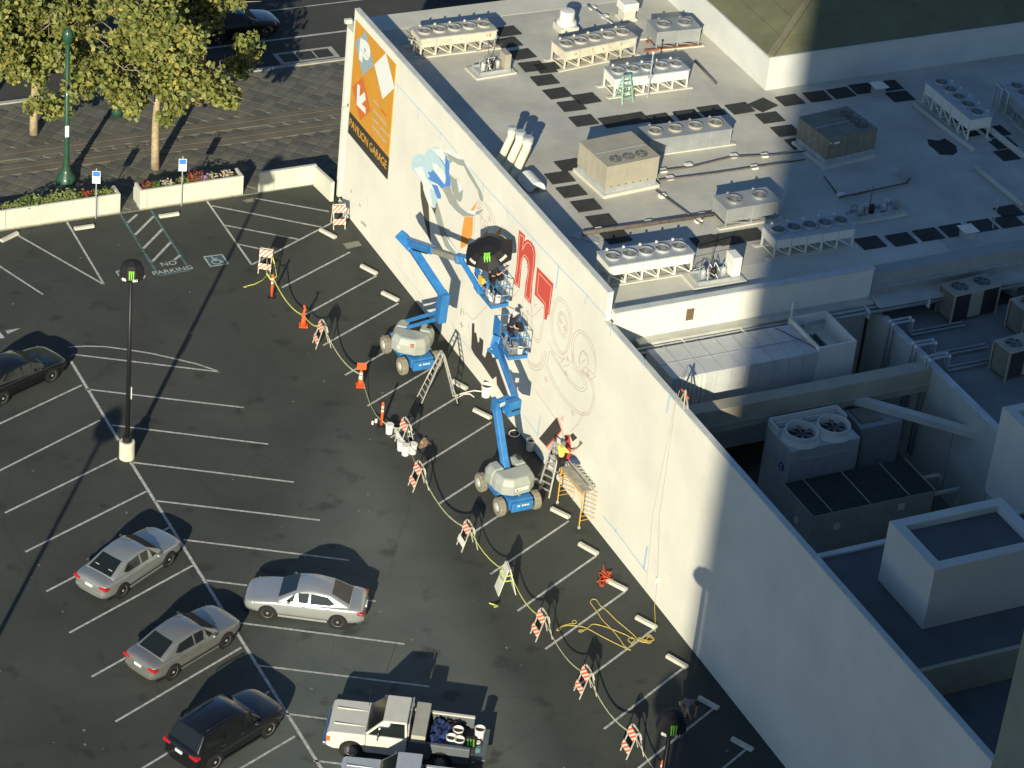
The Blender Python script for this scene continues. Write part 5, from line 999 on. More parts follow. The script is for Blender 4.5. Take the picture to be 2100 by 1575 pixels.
for p, mt, off, nm in [(s6([(440, 205), (582, 815), (387, 1010), (243, 415)]), S_pb, .049, 'diamond'), (s6([(345, 330), (440, 385), (495, 450), (520, 560), (515, 650), (490, 720), (450, 735), (405, 690), (385, 640), (375, 780), (315, 705), (325, 500)]), S_w, .053, 'letter'), (s6([(405, 505), (437, 540), (442, 592), (408, 562)]), S_pb, .057, 'letter_counter'), (s6([(800, 600), (955, 1225), (740, 1430), (592, 810)]), S_w, .049, 'white_lozenge'),
                       (s6([(382, 1030), (526, 1640), (335, 1822), (195, 1205)]), S_rd, .049, 'diamond'), ([(732.8, 172), (738.6, 176), (737.1, 198.3), (747.4, 188.6), (750.3, 204), (741.7, 213.1), (749.7, 221.1), (749.7, 234.3), (731.2, 214.6)], S_w, .053, 'arrow')]: wpoly(p, mt, sg, off, nm)
for a, b in (((575, 40), (660, 145)), ((575, 215), (810, 495)), ((575, 385), (660, 480)), ((710, 540), (800, 635)), ((555, 500), (790, 805)), ((830, 660), (870, 700))): wstroke(s7([a, b]), .13, S_gy, sg, .049, 'faded_text')
wstroke(s7([(715, 215), (805, 335)]), .14, S_rd, sg, .049, 'faded_text'); wstroke(s6([(258, 435), (580, 800)]), .02, S_shadow if False else M_shade, sg, .060, 'panel_seam')
cy = (atx(718.6, 256).y + atx(794.3, 342).y) / 2; wd = abs(atx(718.6, 256).y - atx(794.3, 342).y); tm = text_mesh('PAVILION GARAGE', .62, mat('sign_letter_yellow', (.80, .42, .035), .5)); w0 = max(v.co.x for v in tm.vertices) - min(v.co.x for v in tm.vertices)
place_text(tm, sg, (-.056, cy, (zm + zb_) / 2 + .06), (0, -1, 0), (0, 0, 1), sx=wd / w0)
# ================================================================== vehicles
def carpaint(name, col, metal=.0, rough=.35): return mat(name, col, rough, metal=metal, coat=.8, spec=.5, nscale=2.5, namt=.06)
def loft(m, secs):
    k = len(secs[0]); base = len(m.v); vs = [p for s in secs for p in s]; fs = []
    for i in range(len(secs) - 1):
        for j in range(k - 1): fs.append((i * k + j, i * k + j + 1, (i + 1) * k + j + 1, (i + 1) * k + j))
    fs.append(tuple(range(k - 1, -1, -1))); fs.append(tuple((len(secs) - 1) * k + j for j in range(k)))
    m.add(vs, fs)
def add_wheel(t, x, y, r, w, s, rim, spokes=5, tm=None):
    ax = (0, s, 0)
    o = MB().lathe([(r * .62, -w / 2), (r * .93, -w / 2), (r, -w * .32), (r, w * .32), (r * .93, w / 2), (r * .64, w / 2), (r * .62, w * .3), (0, w * .28)], 22, (x, y, r), ax).build('wheel', tm or M_tyre, t, world=False)
    b = MB(); c = Vector((x, y + s * w * .40, r)); b.tube([c + Vector((math.cos(R(a)) * r * .63, 0, math.sin(R(a)) * r * .63)) for a in range(0, 360, 18)], r * .05, 5, True)
    for i in range(spokes):
        a = 2 * math.pi * i / spokes + .3; d = Vector((math.cos(a), 0, math.sin(a))); q = Vector((-d.z, 0, d.x))
        b.add([c + d * r * .12 + q * r * .09 + Vector((0, s * .01, 0)), c + d * r * .12 - q * r * .09 + Vector((0, s * .01, 0)), c + d * r * .63 - q * r * .13, c + d * r * .63 + q * r * .13], [(0, 1, 2, 3) if s < 0 else (3, 2, 1, 0)])
    b.lathe([(r * .18, 0), (r * .15, .02), (0, .022)], 10, c, ax); b.build('rim', rim, o, world=False)
def car(name, label, loc, rz, paint, kind='sedan', L=4.85, W=1.82, wb=2.78, rim=None, spokes=7, group=None, cat='car'):
    t = thing(name, label, cat, loc, rz, group); rim = rim or mat('alloy_bright', (.60, .61, .58), .3, metal=.35); w = W / 2; f = L / 2; r = .335 if kind == 'sedan' else .37
    suv = kind == 'suv'; bz = 1.08 if suv else .955; rz_ = 1.72 if suv else 1.46; hz = .98 if suv else .84
    st = [(f - .02, hz - .22, hz - .26, w * .58), (f - .08, hz - .14, hz - .18, w * .80), (f - .25, hz - .06, hz - .09, w * .92), (f - .65, hz + .03, hz - .01, w * .985), (f - 1.2, hz + .10, hz + .055, w), (f - 1.55, bz + .01, bz - .045, w), (.1, bz + .02, bz - .03, w), (-1.0, bz + .03, bz - .01, w), (-f + .75, bz + .05, bz, w * .985), (-f + .32, bz + .045, bz - .01, w * .95), (-f + .1, bz + .0, bz - .05, w * .86), (-f + .02, bz - .22, bz - .25, w * .74)]
    secs = []
    for i, (x, zt, zs, hw) in enumerate(st):
        zb = .24 if 1 < i < len(st) - 2 else .34
        half = [(hw * .86, zb), (hw * .985, zb + .14), (hw, zb + (zs - zb) * .55), (hw * .985, zs - .07), (hw * .93, zs), (hw * .60, zt), (0, zt + .018)]
        secs.append([Vector((x, y, z)) for y, z in half] + [Vector((x, -y, z)) for y, z in half[-2::-1]])
    b = MB(); loft(b, secs); body = b.build('body', paint, t, world=False, smooth=True, sub=2)
    MB().box(-f + .3, -w + .12, .16, f - .3, w - .12, .34).build('underbody', M_dark, t, world=False)
    # greenhouse
    wb_, wt = w * .935, w * (.74 if suv else .69); zb = bz - .06
    xs = (f - 1.42, f - 2.12, f - 2.5, -f + 1.42, -f + .62) if not suv else (f - 1.38, f - 2.0, f - 2.4, -f + .62, -f + .22)
    if suv: tops = [(xs[0], bz + .01, .96), (xs[1], rz_ - .07, 1.03), (xs[2], rz_, 1), (-.4, rz_ + .02, 1), (xs[3], rz_ - .05, .97), (xs[4], bz + .06, .92)]
    else: tops = [(xs[0], bz + .03, .97), (xs[1], rz_ - .08, 1.03), (xs[2], rz_ - .01, 1), (-.35, rz_ + .01, 1), (xs[3], rz_ - .075, .95), (xs[4], bz + .055, .90)]
    side = lambda z: wb_ + (wt - wb_) * max(0, min(1, (z - zb) / (rz_ - .06 - zb)))
    sg_ = []
    for x, zt, k in tops:
        y1 = side(zt - .05) * k; half = [(wb_ * k, zb), (y1, max(zb + .01, zt - .05)), (y1 * .86, zt), (0, zt + .022)]
        sg_.append([Vector((x, y, z)) for y, z in half] + [Vector((x, -y, z)) for y, z in half[-2::-1]])
    g_ = MB(); loft(g_, sg_); cab = g_.build('cabin', paint, t, world=False, bevel=.035, bseg=3)
    for p in cab.data.polygons: p.use_smooth = True
    def pane(nm, q, inset=.09, off=.022, mt=M_glass):
        q = [Vector(p) for p in q]; c = sum(q, Vector()) / len(q); n = (q[1] - q[0]).cross(q[2] - q[0]).normalized()
        if n.dot(c - Vector((0, 0, .9))) < 0: n = -n; q = q[::-1]
        q = [p + (c - p) * inset + n * off for p in q]; nn = 5
        return MB().poly(q).build(nm, mt, t, world=False)
    k0, k1 = sg_[0], sg_[1]; pane('windshield', [k0[2] + Vector((.03, 0, 0)), k1[2], k1[4], k0[4] + Vector((.03, 0, 0))], .06)
    k0, k1 = sg_[-2], sg_[-1]; pane('rear_window', [k0[2], k1[2], k1[4], k0[4]], .09)
    for s in (1, -1):
        z0, z1 = bz + .03, rz_ - .12
        if suv: wins = [[(xs[0] - .28, z0), (.12, z0), (.12, z1), (xs[1] + .12, z1)], [(.05, z0), (-.85, z0), (-.85, z1), (.05, z1)], [(-.93, z0 + .02), (xs[3] - .16, z0 + .06), (xs[3] + .06, z1 - .02), (-.93, z1)]]
        else: wins = [[(xs[0] - .30, z0), (-.18, z0), (-.18, z1 + .02), (xs[1] + .02, z1)], [(-.26, z0), (-1.02, z0 + .02), (-1.22, z0 + .10), (xs[3] + .10, z1 - .03), (-.26, z1 + .02)]]
        for wn in wins:
            q = [Vector((x, s * (side(z) + .017), z)) for x, z in wn]; 
            if s > 0: q = q[::-1]
            MB().poly(q).build('side_window', M_glass, t, world=False)
        MB().blob((xs[0] - .42, s * (w + .08), bz + .06), .07, .10, .07).build('mirror', paint, t, world=False, smooth=True)
        for x in (-.05, -1.0): MB().box(x - .10, s * (w - .005) - .012, bz - .12, x + .10, s * (w - .005) + .012, bz - .085).build('door_handle', M_chrome if suv else paint, t, world=False)
        MB().poly([(f - .10, s * w * .70, hz - .24), (f - .42, s * w * .955, hz - .19), (f - .46, s * w * .93, hz - .07), (f - .16, s * w * .66, hz - .12)][::s]).build('headlight', M_lamp, t, world=False, sub=0)
        bpy.context.view_layer.update()
        MB().par((-f + .045, s * w * .50 if s > 0 else -w * .955, bz - .235), (.26, 0, 0), (0, w * .455, 0), (0, 0, .14)).build('tail_light', M_red, t, world=False, bevel=.05)
        for x in (wb / 2, -wb / 2):
            MB().lathe([(r * 1.14, -.2), (r * 1.14, .0), (0, .0)], 20, (x, s * (w + .001), r), (0, s, 0)).build('wheel_arch', M_dark, t, world=False)
            add_wheel(t, x, s * (w - .10), r, .22, s, rim, spokes)
        MB().box(-wb / 2 + .42, s * w - .02, .25, wb / 2 - .42, s * w + .012, .33).build('sill', paint, t, world=False)
    MB().box(-f - .005, -.17, bz - .26, -f + .04, .17, bz - .14).build('number_plate', M_plate, t, world=False); MB().box(f - .06, -.5, .42, f + .0, .5, .56).build('grille', M_dark, t, world=False)
    MB().box(-f + .02, -w * .8, .40, -f + .2, w * .8, .60).build('bumper', paint, t, world=False, bevel=.06)
    if suv:
        for s in (1, -1): MB().tube([(xs[2] - .1, s * wt * .86, rz_ + .03), (xs[2] - .2, s * wt * .88, rz_ + .07), (xs[3] + .3, s * wt * .88, rz_ + .07), (xs[3] + .2, s * wt * .86, rz_ + .0)], .022, 6).build('roof_rail', M_dark, t, world=False)
    return t
def by_wheels(fw, rw, side, W=1.82):
    a, b = at(*fw), at(*rw); d = (a - b).normalized(); n = Vector((-d.y, d.x, 0)) * (W / 2 - .1) * (1 if side == 'R' else -1); c = (a + b) / 2 + n; return (c.x, c.y, 0), math.atan2(d.y, d.x)
c, a = by_wheels((342, 1160), (250, 1222), 'R'); s1 = car('silver_sedan', 'silver grey sedan highest of the two parked nose to the centre line', c, a, carpaint('paint_pewter', (.36, .38, .37), .55), L=4.85, spokes=7, group='cars parked along the centre line')
for y in (-.35, .32): MB().box(-1.56, y - .1, 1.06, -1.44, y + .1, 1.16).build('window_sticker', M_refl, s1, world=False)
c, a = by_wheels((460, 1325), (352, 1390), 'R'); car('grey_sedan', 'bronze grey sedan with dark windows parked between the silver sedan and the black SUV', c, a, carpaint('paint_bronze', (.28, .285, .27), .55), L=4.95, wb=2.85, spokes=9, group='cars parked along the centre line')
c, a = by_wheels((546, 1510), (440, 1575), 'R', 1.9); car('black_suv', 'black SUV with a bright red tail light parked at the bottom of the row', c, a, carpaint('paint_black', (.010, .012, .013), .2, .3), kind='suv', L=4.8, W=1.9, wb=2.8, spokes=8, group='cars parked along the centre line', cat='SUV')
c, a = by_wheels((548, 1268), (692, 1287), 'L'); car('bright_sedan', 'bright silver sedan parked facing left in the bay below the painters', c, a, carpaint('paint_silver', (.46, .48, .47), .5), L=4.87, wb=2.8, spokes=5, rim=mat('alloy', (.62, .62, .55), .3, metal=.7))
c, a = by_wheels((103, 782), (5, 828), 'R'); car('black_sedan', 'black sedan half out of the picture at the left edge', c, a, carpaint('paint_gloss_black', (.008, .009, .009), .1, .3), L=4.9, spokes=6)
c, a = by_wheels((549, 75), (470, 88), 'R'); cc = at(549, 76, -.02); car('street_car', 'black car on the street in the tree shade at the top', (cc.x - 1.5, cc.y + .85, -.02), R(2), carpaint('paint_gloss_black', (.008, .009, .009), .1, .3), L=4.7, spokes=5)
# white arrow remnants at the left edge
for p in ([(-8, 672), (10, 693), (-3, 695)], [(11, 678), (42, 673), (16, 685)]): MB().poly([at(*q) + Vector((0, 0, LZ)) for q in p][::-1]).build('arrow_paint', M_line, lot)
# pick-up trucks
def pickup(name, label, loc, rz, top, low, old=True, bedlen=2.1, L=5.4, W=1.98):
    t = thing(name, label, 'pickup truck', loc, rz); w = W / 2; r = .38; f = L / 2 + .1
    wbf, wbr = f - .95, f - .95 - 3.35; hx = f - 1.45; cx = hx - 1.55; bx = cx - .06; ex = bx - bedlen
    h = 1.12
    MB().prism([(f, -w, .45), (f, -w, h - .1), (f - .12, -w, h), (hx, -w, h + .04), (hx, -w, .35), (f - .25, -w, .35)], (0, 2 * w, 0)).build('hood', top, t, world=False, bevel=.05, bseg=3)
    MB().box(hx - .01, -w, .35, cx, w, h + .06).build('cab_body', top, t, world=False, bevel=.04)
    ww = w * .80
    cabm = MB().add([(hx + .05, -w * .93, h + .02), (hx + .05, w * .93, h + .02), (cx, w * .93, h + .02), (cx, -w * .93, h + .02), (hx - .62, -ww, 1.80), (hx - .62, ww, 1.80), (cx + .06, ww, 1.82), (cx + .06, -ww, 1.82)], [(0, 3, 2, 1), (4, 5, 6, 7), (0, 1, 5, 4), (1, 2, 6, 5), (2, 3, 7, 6), (3, 0, 4, 7)])
    cabm.build('cab_roof', top, t, world=False, bevel=.05, bseg=3)
    def pn(q, nm, off=.012, ins=.09):
        q = [Vector(p) for p in q]; c = sum(q, Vector()) / len(q); n = (q[1] - q[0]).cross(q[2] - q[0]).normalized()
        if n.dot(c - Vector((cx + .6, 0, 1.2))) < 0: n = -n; q = q[::-1]
        MB().poly([p + (c - p) * ins + n * off for p in q]).build(nm, M_glass, t, world=False)
    V = cabm.v; pn([V[0], V[1], V[5], V[4]], 'windshield'); pn([V[2], V[3], V[7], V[6]], 'rear_window', ins=.15)
    for s, q in ((1, (V[1], V[2], V[6], V[5])), (-1, (V[3], V[0], V[4], V[7]))):
        pn(q, 'side_window', ins=.14)
        if old: MB().par((ex + .05, s * w - (.02 if s > 0 else -.02) - .012, .42), (hx - ex - .2, 0, 0), (0, .024, 0), (0, 0, .34)).build('lower_panel', low, t, world=False)
        MB().box(f - .06, s * w * .72 - .18, .72, f + .015, s * w * .72 + .18, .92).build('headlight', M_lamp, t, world=False); MB().par((f - .14, s * (w + .006) - .01, .70), (.14, 0, 0), (0, .02, 0), (0, 0, .22)).build('marker_light', mat('amber_lens', (.70, .14, .02), .3), t, world=False)
        MB().par((hx - .5, s * (w + .16) - .12, h + .08), (.06, 0, 0), (0, .24, 0), (0, 0, .18)).build('mirror', M_chrome if old else top, t, world=False, bevel=.02)
        for x in (wbf, wbr):
            MB().lathe([(r * 1.2, -.2), (r * 1.2, 0), (0, 0)], 20, (x, s * (w + .003), r), (0, s, 0)).build('wheel_arch', M_dark, t, world=False); add_wheel(t, x, s * (w - .10), r, .25, s, M_steel, 8)
        MB().par((ex, s * w - (.0 if s < 0 else .12), .40), (bx - ex, 0, 0), (0, .12, 0), (0, 0, h - .42)).build('bed_side', low if old else top, t, world=False, bevel=.02)
        MB().par((ex, s * w - (.0 if s < 0 else .12), h - .02), (bx - ex, 0, 0), (0, .12, 0), (0, 0, .05)).build('bed_rail', low if old and s > 0 else top, t, world=False)
    MB().box(ex, -w + .12, .5, bx, w - .12, .62).box(bx - .06, -w + .12, .62, bx, w - .12, h).build('bed_floor', mat('bed_liner', (.055, .06, .06), .8), t, world=False)
    MB().box(f - .02, -w * .98, .42, f + .16, w * .98, .60).box(ex - .2, -w * .95, .4, ex - .08, w * .95, .56).build('bumper', M_chrome, t, world=False, bevel=.04)
    MB().box(f - .02, -w * .5, .66, f + .02, w * .5, .95).build('grille', M_dark, t, world=False)
    for y in (-.45, .45): MB().box(hx + .05, y - .03, h + .01, f - .2, y + .03, h + .045).build('hood_crease', top, t, world=False, bevel=.02)
    return t, (f, hx, cx, bx, ex, w, h)
fwp = at(700, 1548); ha = math.atan2(1.43, -2.41)
d = Vector((math.cos(ha), math.sin(ha), 0)); nrm = Vector((-d.y, d.x, 0))
M_twh = carpaint('paint_cream', (.68, .66, .56), 0, .4); M_tlo = mat('paint_slate', (.12, .14, .15), .45, nscale=2, namt=.2)
f_, wf_ = 5.7 / 2 + .1, 5.7 / 2 + .1 - .95
loc = Vector((fwp.x, fwp.y, 0)) - d * (wf_ + .35) - nrm * (.99 - .1)
tr, (f, hx, cx, bx, ex, w, h) = pickup('cream_pickup', 'old cream pickup with slate lower sides and a bed full of paint gear', loc, ha, M_twh, M_tlo, True, 2.3, 5.7)
MB().box(bx - .62, -w - .02, h + .03, bx - .08, w + .02, h + .36).build('toolbox', mat('toolbox_tan', (.44, .43, .36), .6, nscale=2, namt=.1), tr, world=False, bevel=.03)
MB().tube([(cx - .02, -w * .8, h), (cx - .02, -w * .8, 1.8), (cx - .02, w * .8, 1.8), (cx - .02, w * .8, h)], .03, 6).build('headache_rack', M_galv, tr, world=False)
MB().box(ex - .62, -w + .06, .60, ex - .02, w - .06, .66).build('tailgate', M_tlo, tr, world=False, bevel=.02)
MB().tube([(hx + .1, -w * .8, h), (hx + .1, -w * .8, h + .9)], .008, 4).build('aerial', M_dark, tr, world=False)
Lw = lambda x, y, z: Vector(loc) + d * x + nrm * y + Vector((0, 0, z))
cloth([Lw(bx - .75, -.75, .9), Lw(bx - 1.5, -.7, .75), Lw(bx - 1.45, .85, .72), Lw(bx - .72, .85, .95)], mat('blue_tarp', (.05, .08, .22), .5, nscale=4, namt=.4), 'tarpaulin', 'crumpled blue tarpaulin in the bed of the cream pickup', 'tarpaulin', .28, 12, .05)
cloth([Lw(bx - 1.2, -.85, .85), Lw(bx - 2.0, -.85, .8), Lw(bx - 1.9, -.2, .75), Lw(bx - 1.3, -.3, .8)], mat('black_tarp', (.03, .03, .032), .7, nscale=4, namt=.4), 'black_cover', 'black cover bunched in the far side of the pickup bed', 'cover', .2, 10, .06)
for (x, y, lab, z, o_) in ((bx - 1.75, -.15, 'white bucket standing by the black cover in the pickup bed', .62, True), (bx - 1.55, .35, 'white bucket against the tarpaulin in the pickup bed', .62, True), (bx - 1.85, .42, 'white bucket beside the green marked cloth in the pickup bed', .62, True), (ex - .25, -.3, 'white bucket on the lowered tailgate of the pickup', .66, True)): bucket(Lw(x, y, z), lab, o_, 1.25)
t = thing('marked_cloth', 'black cloth with a green claw mark in the pickup bed', 'cloth', Lw(bx - 2.2, .3, .9)); MB().par(Lw(bx - 2.5, -.1, .64), d * .5, nrm * .75, (0, 0, .28)).build('folded_cloth', mat('black_cloth', (.02, .021, .022), .9), t, bevel=.05)
for k in range(3): MB().beam(Lw(bx - 2.15 - k * .11, .12, .93), Lw(bx - 2.19 - k * .11, .52, .93), .06, .01).build('claw_mark', mat('claw_green', (.22, .62, .06), .5), t)
for i, (x, y) in enumerate(((bx - 1.8, .78), (bx - 2.1, .72), (ex - .25, .15), (ex - .3, .45), (ex - .15, .5))):
    c = Lw(x, y, .62 if i < 2 else .66); t = thing('paint_can', ['small silver can by the near bed side', 'second small can by the near bed side', 'small can in the middle of the tailgate', 'blue topped can near the tailgate edge', 'small grey can at the tailgate corner'][i], 'can', c, 0, 'paint cans on the pickup'); MB().lathe([(.09, 0), (.09, .2), (.095, .21), (0, .21)], 12).build('can_body', (M_galv, M_bucket, M_refl, mat('teal_can', (.08, .22, .26), .5), M_galv)[i], t, world=False)
loc2 = loc - nrm * -2.55 - d * -.0; loc2 = loc + nrm * 3.15 - d * .75
pickup('silver_pickup', 'newer silver white pickup cut off by the bottom edge beside the cream one', loc2, ha + R(1), carpaint('paint_white_silver', (.52, .55, .56), .2), carpaint('paint_white_silver', (.52, .55, .56), .2), False, 1.9, 5.6)
# ================================================================== people
def skin_mesh(verts, edges, radii, root=0, sub=1):
    me = bpy.data.meshes.new('tmp'); me.from_pydata([tuple(v) for v in verts], edges, []); o = bpy.data.objects.new('tmp', me); COL.objects.link(o)
    o.modifiers.new('s', 'SKIN'); sv = me.skin_vertices[0].data
    for i, r in enumerate(radii): sv[i].radius = (r, r) if not isinstance(r, tuple) else r; sv[i].use_root = (i == root)
    s = o.modifiers.new('d', 'SUBSURF'); s.levels = sub; s.render_levels = sub
    bpy.context.view_layer.update(); dg = bpy.context.evaluated_depsgraph_get(); out = bpy.data.meshes.new_from_object(o.evaluated_get(dg)); bpy.data.objects.remove(o); bpy.data.meshes.remove(me); return out
def person(label, loc, rz, shirt, pants, hair, arms, h=1.75, lean=0., knees=None, pel=.95, cap=None, sleeve=.5, bend=0.):
    """local frame: x right, y forward, z up. arms: [(elbow, hand), (elbow, hand)] for right and left."""
    t = thing('person', label, 'person', loc, rz); k = h / 1.75
    V = lambda x, y, z: Vector((x, y, z)) * k
    P = V(0, 0, pel); cl, sl = math.cos(lean), math.sin(lean); up = lambda d, y=0: P + Vector((0, sl * d + cl * y, cl * d - sl * y)) * k
    waist, chest, neck0, neck1 = up(.14), up(.36), up(.50), up(.56); hd = up(.66, .03 + bend); top = up(.74, .03 + bend)
    sh = [up(.46) + V(s * .19, 0, 0) for s in (1, -1)]; hips = [P + V(s * .09, 0, -.04) for s in (1, -1)]
    kn = knees or [((.10, .03, .49), (.11, -.02, .08)), ((-.10, .03, .49), (-.11, -.02, .08))]
    vs = [P, waist, chest, neck0, neck1, hd, top]; ra = [.125, .115, .135, .07, .055, .095, .085]; es = [(0, 1), (1, 2), (2, 3), (3, 4), (4, 5), (5, 6)]
    for i, s in enumerate((1, -1)):
        e_, hnd = [V(*q) for q in arms[i]]; b = len(vs); vs += [sh[i], e_, hnd, hnd + (hnd - e_).normalized() * .07 * k]; ra += [.062, .045, .030, (.038, .022)]; es += [(2, b), (b, b + 1), (b + 1, b + 2), (b + 2, b + 3)]
        kk, an = [V(*q) for q in kn[i]]; b = len(vs); vs += [hips[i], kk, an, an + V(0, .15, -.045)]; ra += [.088, .060, .042, (.045, .03)]; es += [(0, b), (b, b + 1), (b + 1, b + 2), (b + 2, b + 3)]
    body = skin_mesh(vs, es, [tuple(q * k for q in r) if isinstance(r, tuple) else r * k for r in ra])
    bm = bmesh.new(); bm.from_mesh(body); ex = MB()
    for i, s in enumerate((1, -1)):                        # five fingers and a thumb that leaves the side of the palm
        e_, hnd = [V(*q) for q in arms[i]]; d = (hnd - e_).normalized(); x = d.cross(Vector((0, 0, 1)));
        if x.length < .1: x = Vector((1, 0, 0))
        x.normalize(); n = x.cross(d); pt = hnd + d * .08 * k
        for j, ln in enumerate((.075, .085, .08, .062)):
            b0 = pt + x * (j - 1.5) * .02 * k; ex.tube([b0, b0 + d * ln * .5 * k, b0 + d * ln * .85 * k - n * .03 * k], [.010 * k, .009 * k, .007 * k], 5)
        b0 = hnd + d * .03 * k - x * .035 * k * s; ex.tube([b0, b0 - x * .035 * k * s + d * .025 * k, b0 - x * .04 * k * s + d * .06 * k], [.012 * k, .010 * k, .008 * k], 5)
    fw = Vector((0, math.cos(lean * .6), -math.sin(lean * .6)))
    ex.blob(hd + fw * .105 * k + Vector((0, 0, -.005)), .016 * k, .025 * k, .022 * k, 6, 4)
    for s in (1, -1): ex.blob(hd + V(s * .092, 0, 0), .014 * k, .028 * k, .035 * k, 6, 4)
    m2 = ex.mesh('x', M_skin); bm.from_mesh(m2); bm.to_mesh(body); bm.free(); body.materials.clear(); body.materials.append(M_skin); body.name = 'body'
    o = bpy.data.objects.new('body', body); COL.objects.link(o); o.parent = t
    for p in body.polygons: p.use_smooth = True
    for s in (1, -1): MB().blob(hd + fw * .092 * k + V(s * .034, 0, .02), .012 * k, .010 * k, .010 * k, 6, 4).build('eye', M_dark, o, world=False)
    MB().blob(hd + fw * .096 * k + V(0, 0, -.05), .026 * k, .010 * k, .008 * k, 6, 4).build('mouth', mat('lip', (.30, .12, .10), .6), o, world=False)
    hm = MB().blob(hd + V(0, -.012, .035), .108 * k, .112 * k, .105 * k, 12, 7); hm.build('cap' if cap else 'hair', cap or hair, t, world=False, smooth=True)
    if cap: MB().prism([hd + V(-.07, .08, .05), hd + V(.07, .08, .05), hd + V(.05, .18, .03), hd + V(-.05, .18, .03)], (0, 0, .012)).build('cap_peak', cap, t, world=False)
    sv = [P + V(0, 0, .02), waist, chest, up(.48)]; sr = [.150, .140, .158, .10]; se = [(0, 1), (1, 2), (2, 3)]
    for i in (0, 1):
        e_ = V(*arms[i][0]); hnd = V(*arms[i][1]); b = len(sv); en = sh[i].lerp(e_, min(1, sleeve * 1.5)); sv += [sh[i], en]; sr += [.085, .062]; se += [(2, b), (b, b + 1)]
        if sleeve > .8: sv.append(hnd); sr.append(.045); se.append((b + 1, b + 2))
    for nm, a, b_, c_, mt in (('shirt', sv, se, sr, shirt),):
        me = skin_mesh(a, b_, [q * k for q in c_]); me.materials.clear(); me.materials.append(mt); me.name = nm; q = bpy.data.objects.new(nm, me); COL.objects.link(q); q.parent = t
        for p in me.polygons: p.use_smooth = True
    pv = [P]; pr = [.142]; pe = []
    for i in (0, 1):
        kk, an = [V(*q) for q in kn[i]]; b = len(pv); pv += [hips[i], kk, an.lerp(kk, .12)]; pr += [.105, .078, .062]; pe += [(0, b), (b, b + 1), (b + 1, b + 2)]
    me = skin_mesh(pv, pe, [q * k for q in pr]); me.materials.clear(); me.materials.append(pants); me.name = 'trousers'; q = bpy.data.objects.new('trousers', me); COL.objects.link(q); q.parent = t
    for p in me.polygons: p.use_smooth = True
    for i in (0, 1): an = V(*kn[i][1]); MB().blob(an + V(0, .055, -.04), .05 * k, .135 * k, .045 * k, 8, 5).build('shoe', M_dark, t, world=False, smooth=True)
    return t
C_navy = mat('navy_cloth', (.018, .022, .045), .9, nscale=9, namt=.3); C_black = mat('black_denim', (.02, .02, .022), .9); C_yel = mat('yellow_shirt', (.82, .72, .14), .85, nscale=6, namt=.1); C_grey = mat('grey_shirt', (.14, .15, .17), .9, nscale=7, namt=.2); C_hi = mat('khaki', (.30, .25, .16), .9); C_hair = mat('dark_hair', (.03, .022, .015), .7); C_capg = mat('olive_cap', (.16, .18, .14), .9); C_capw = mat('white_cap', (.75, .76, .74), .8)
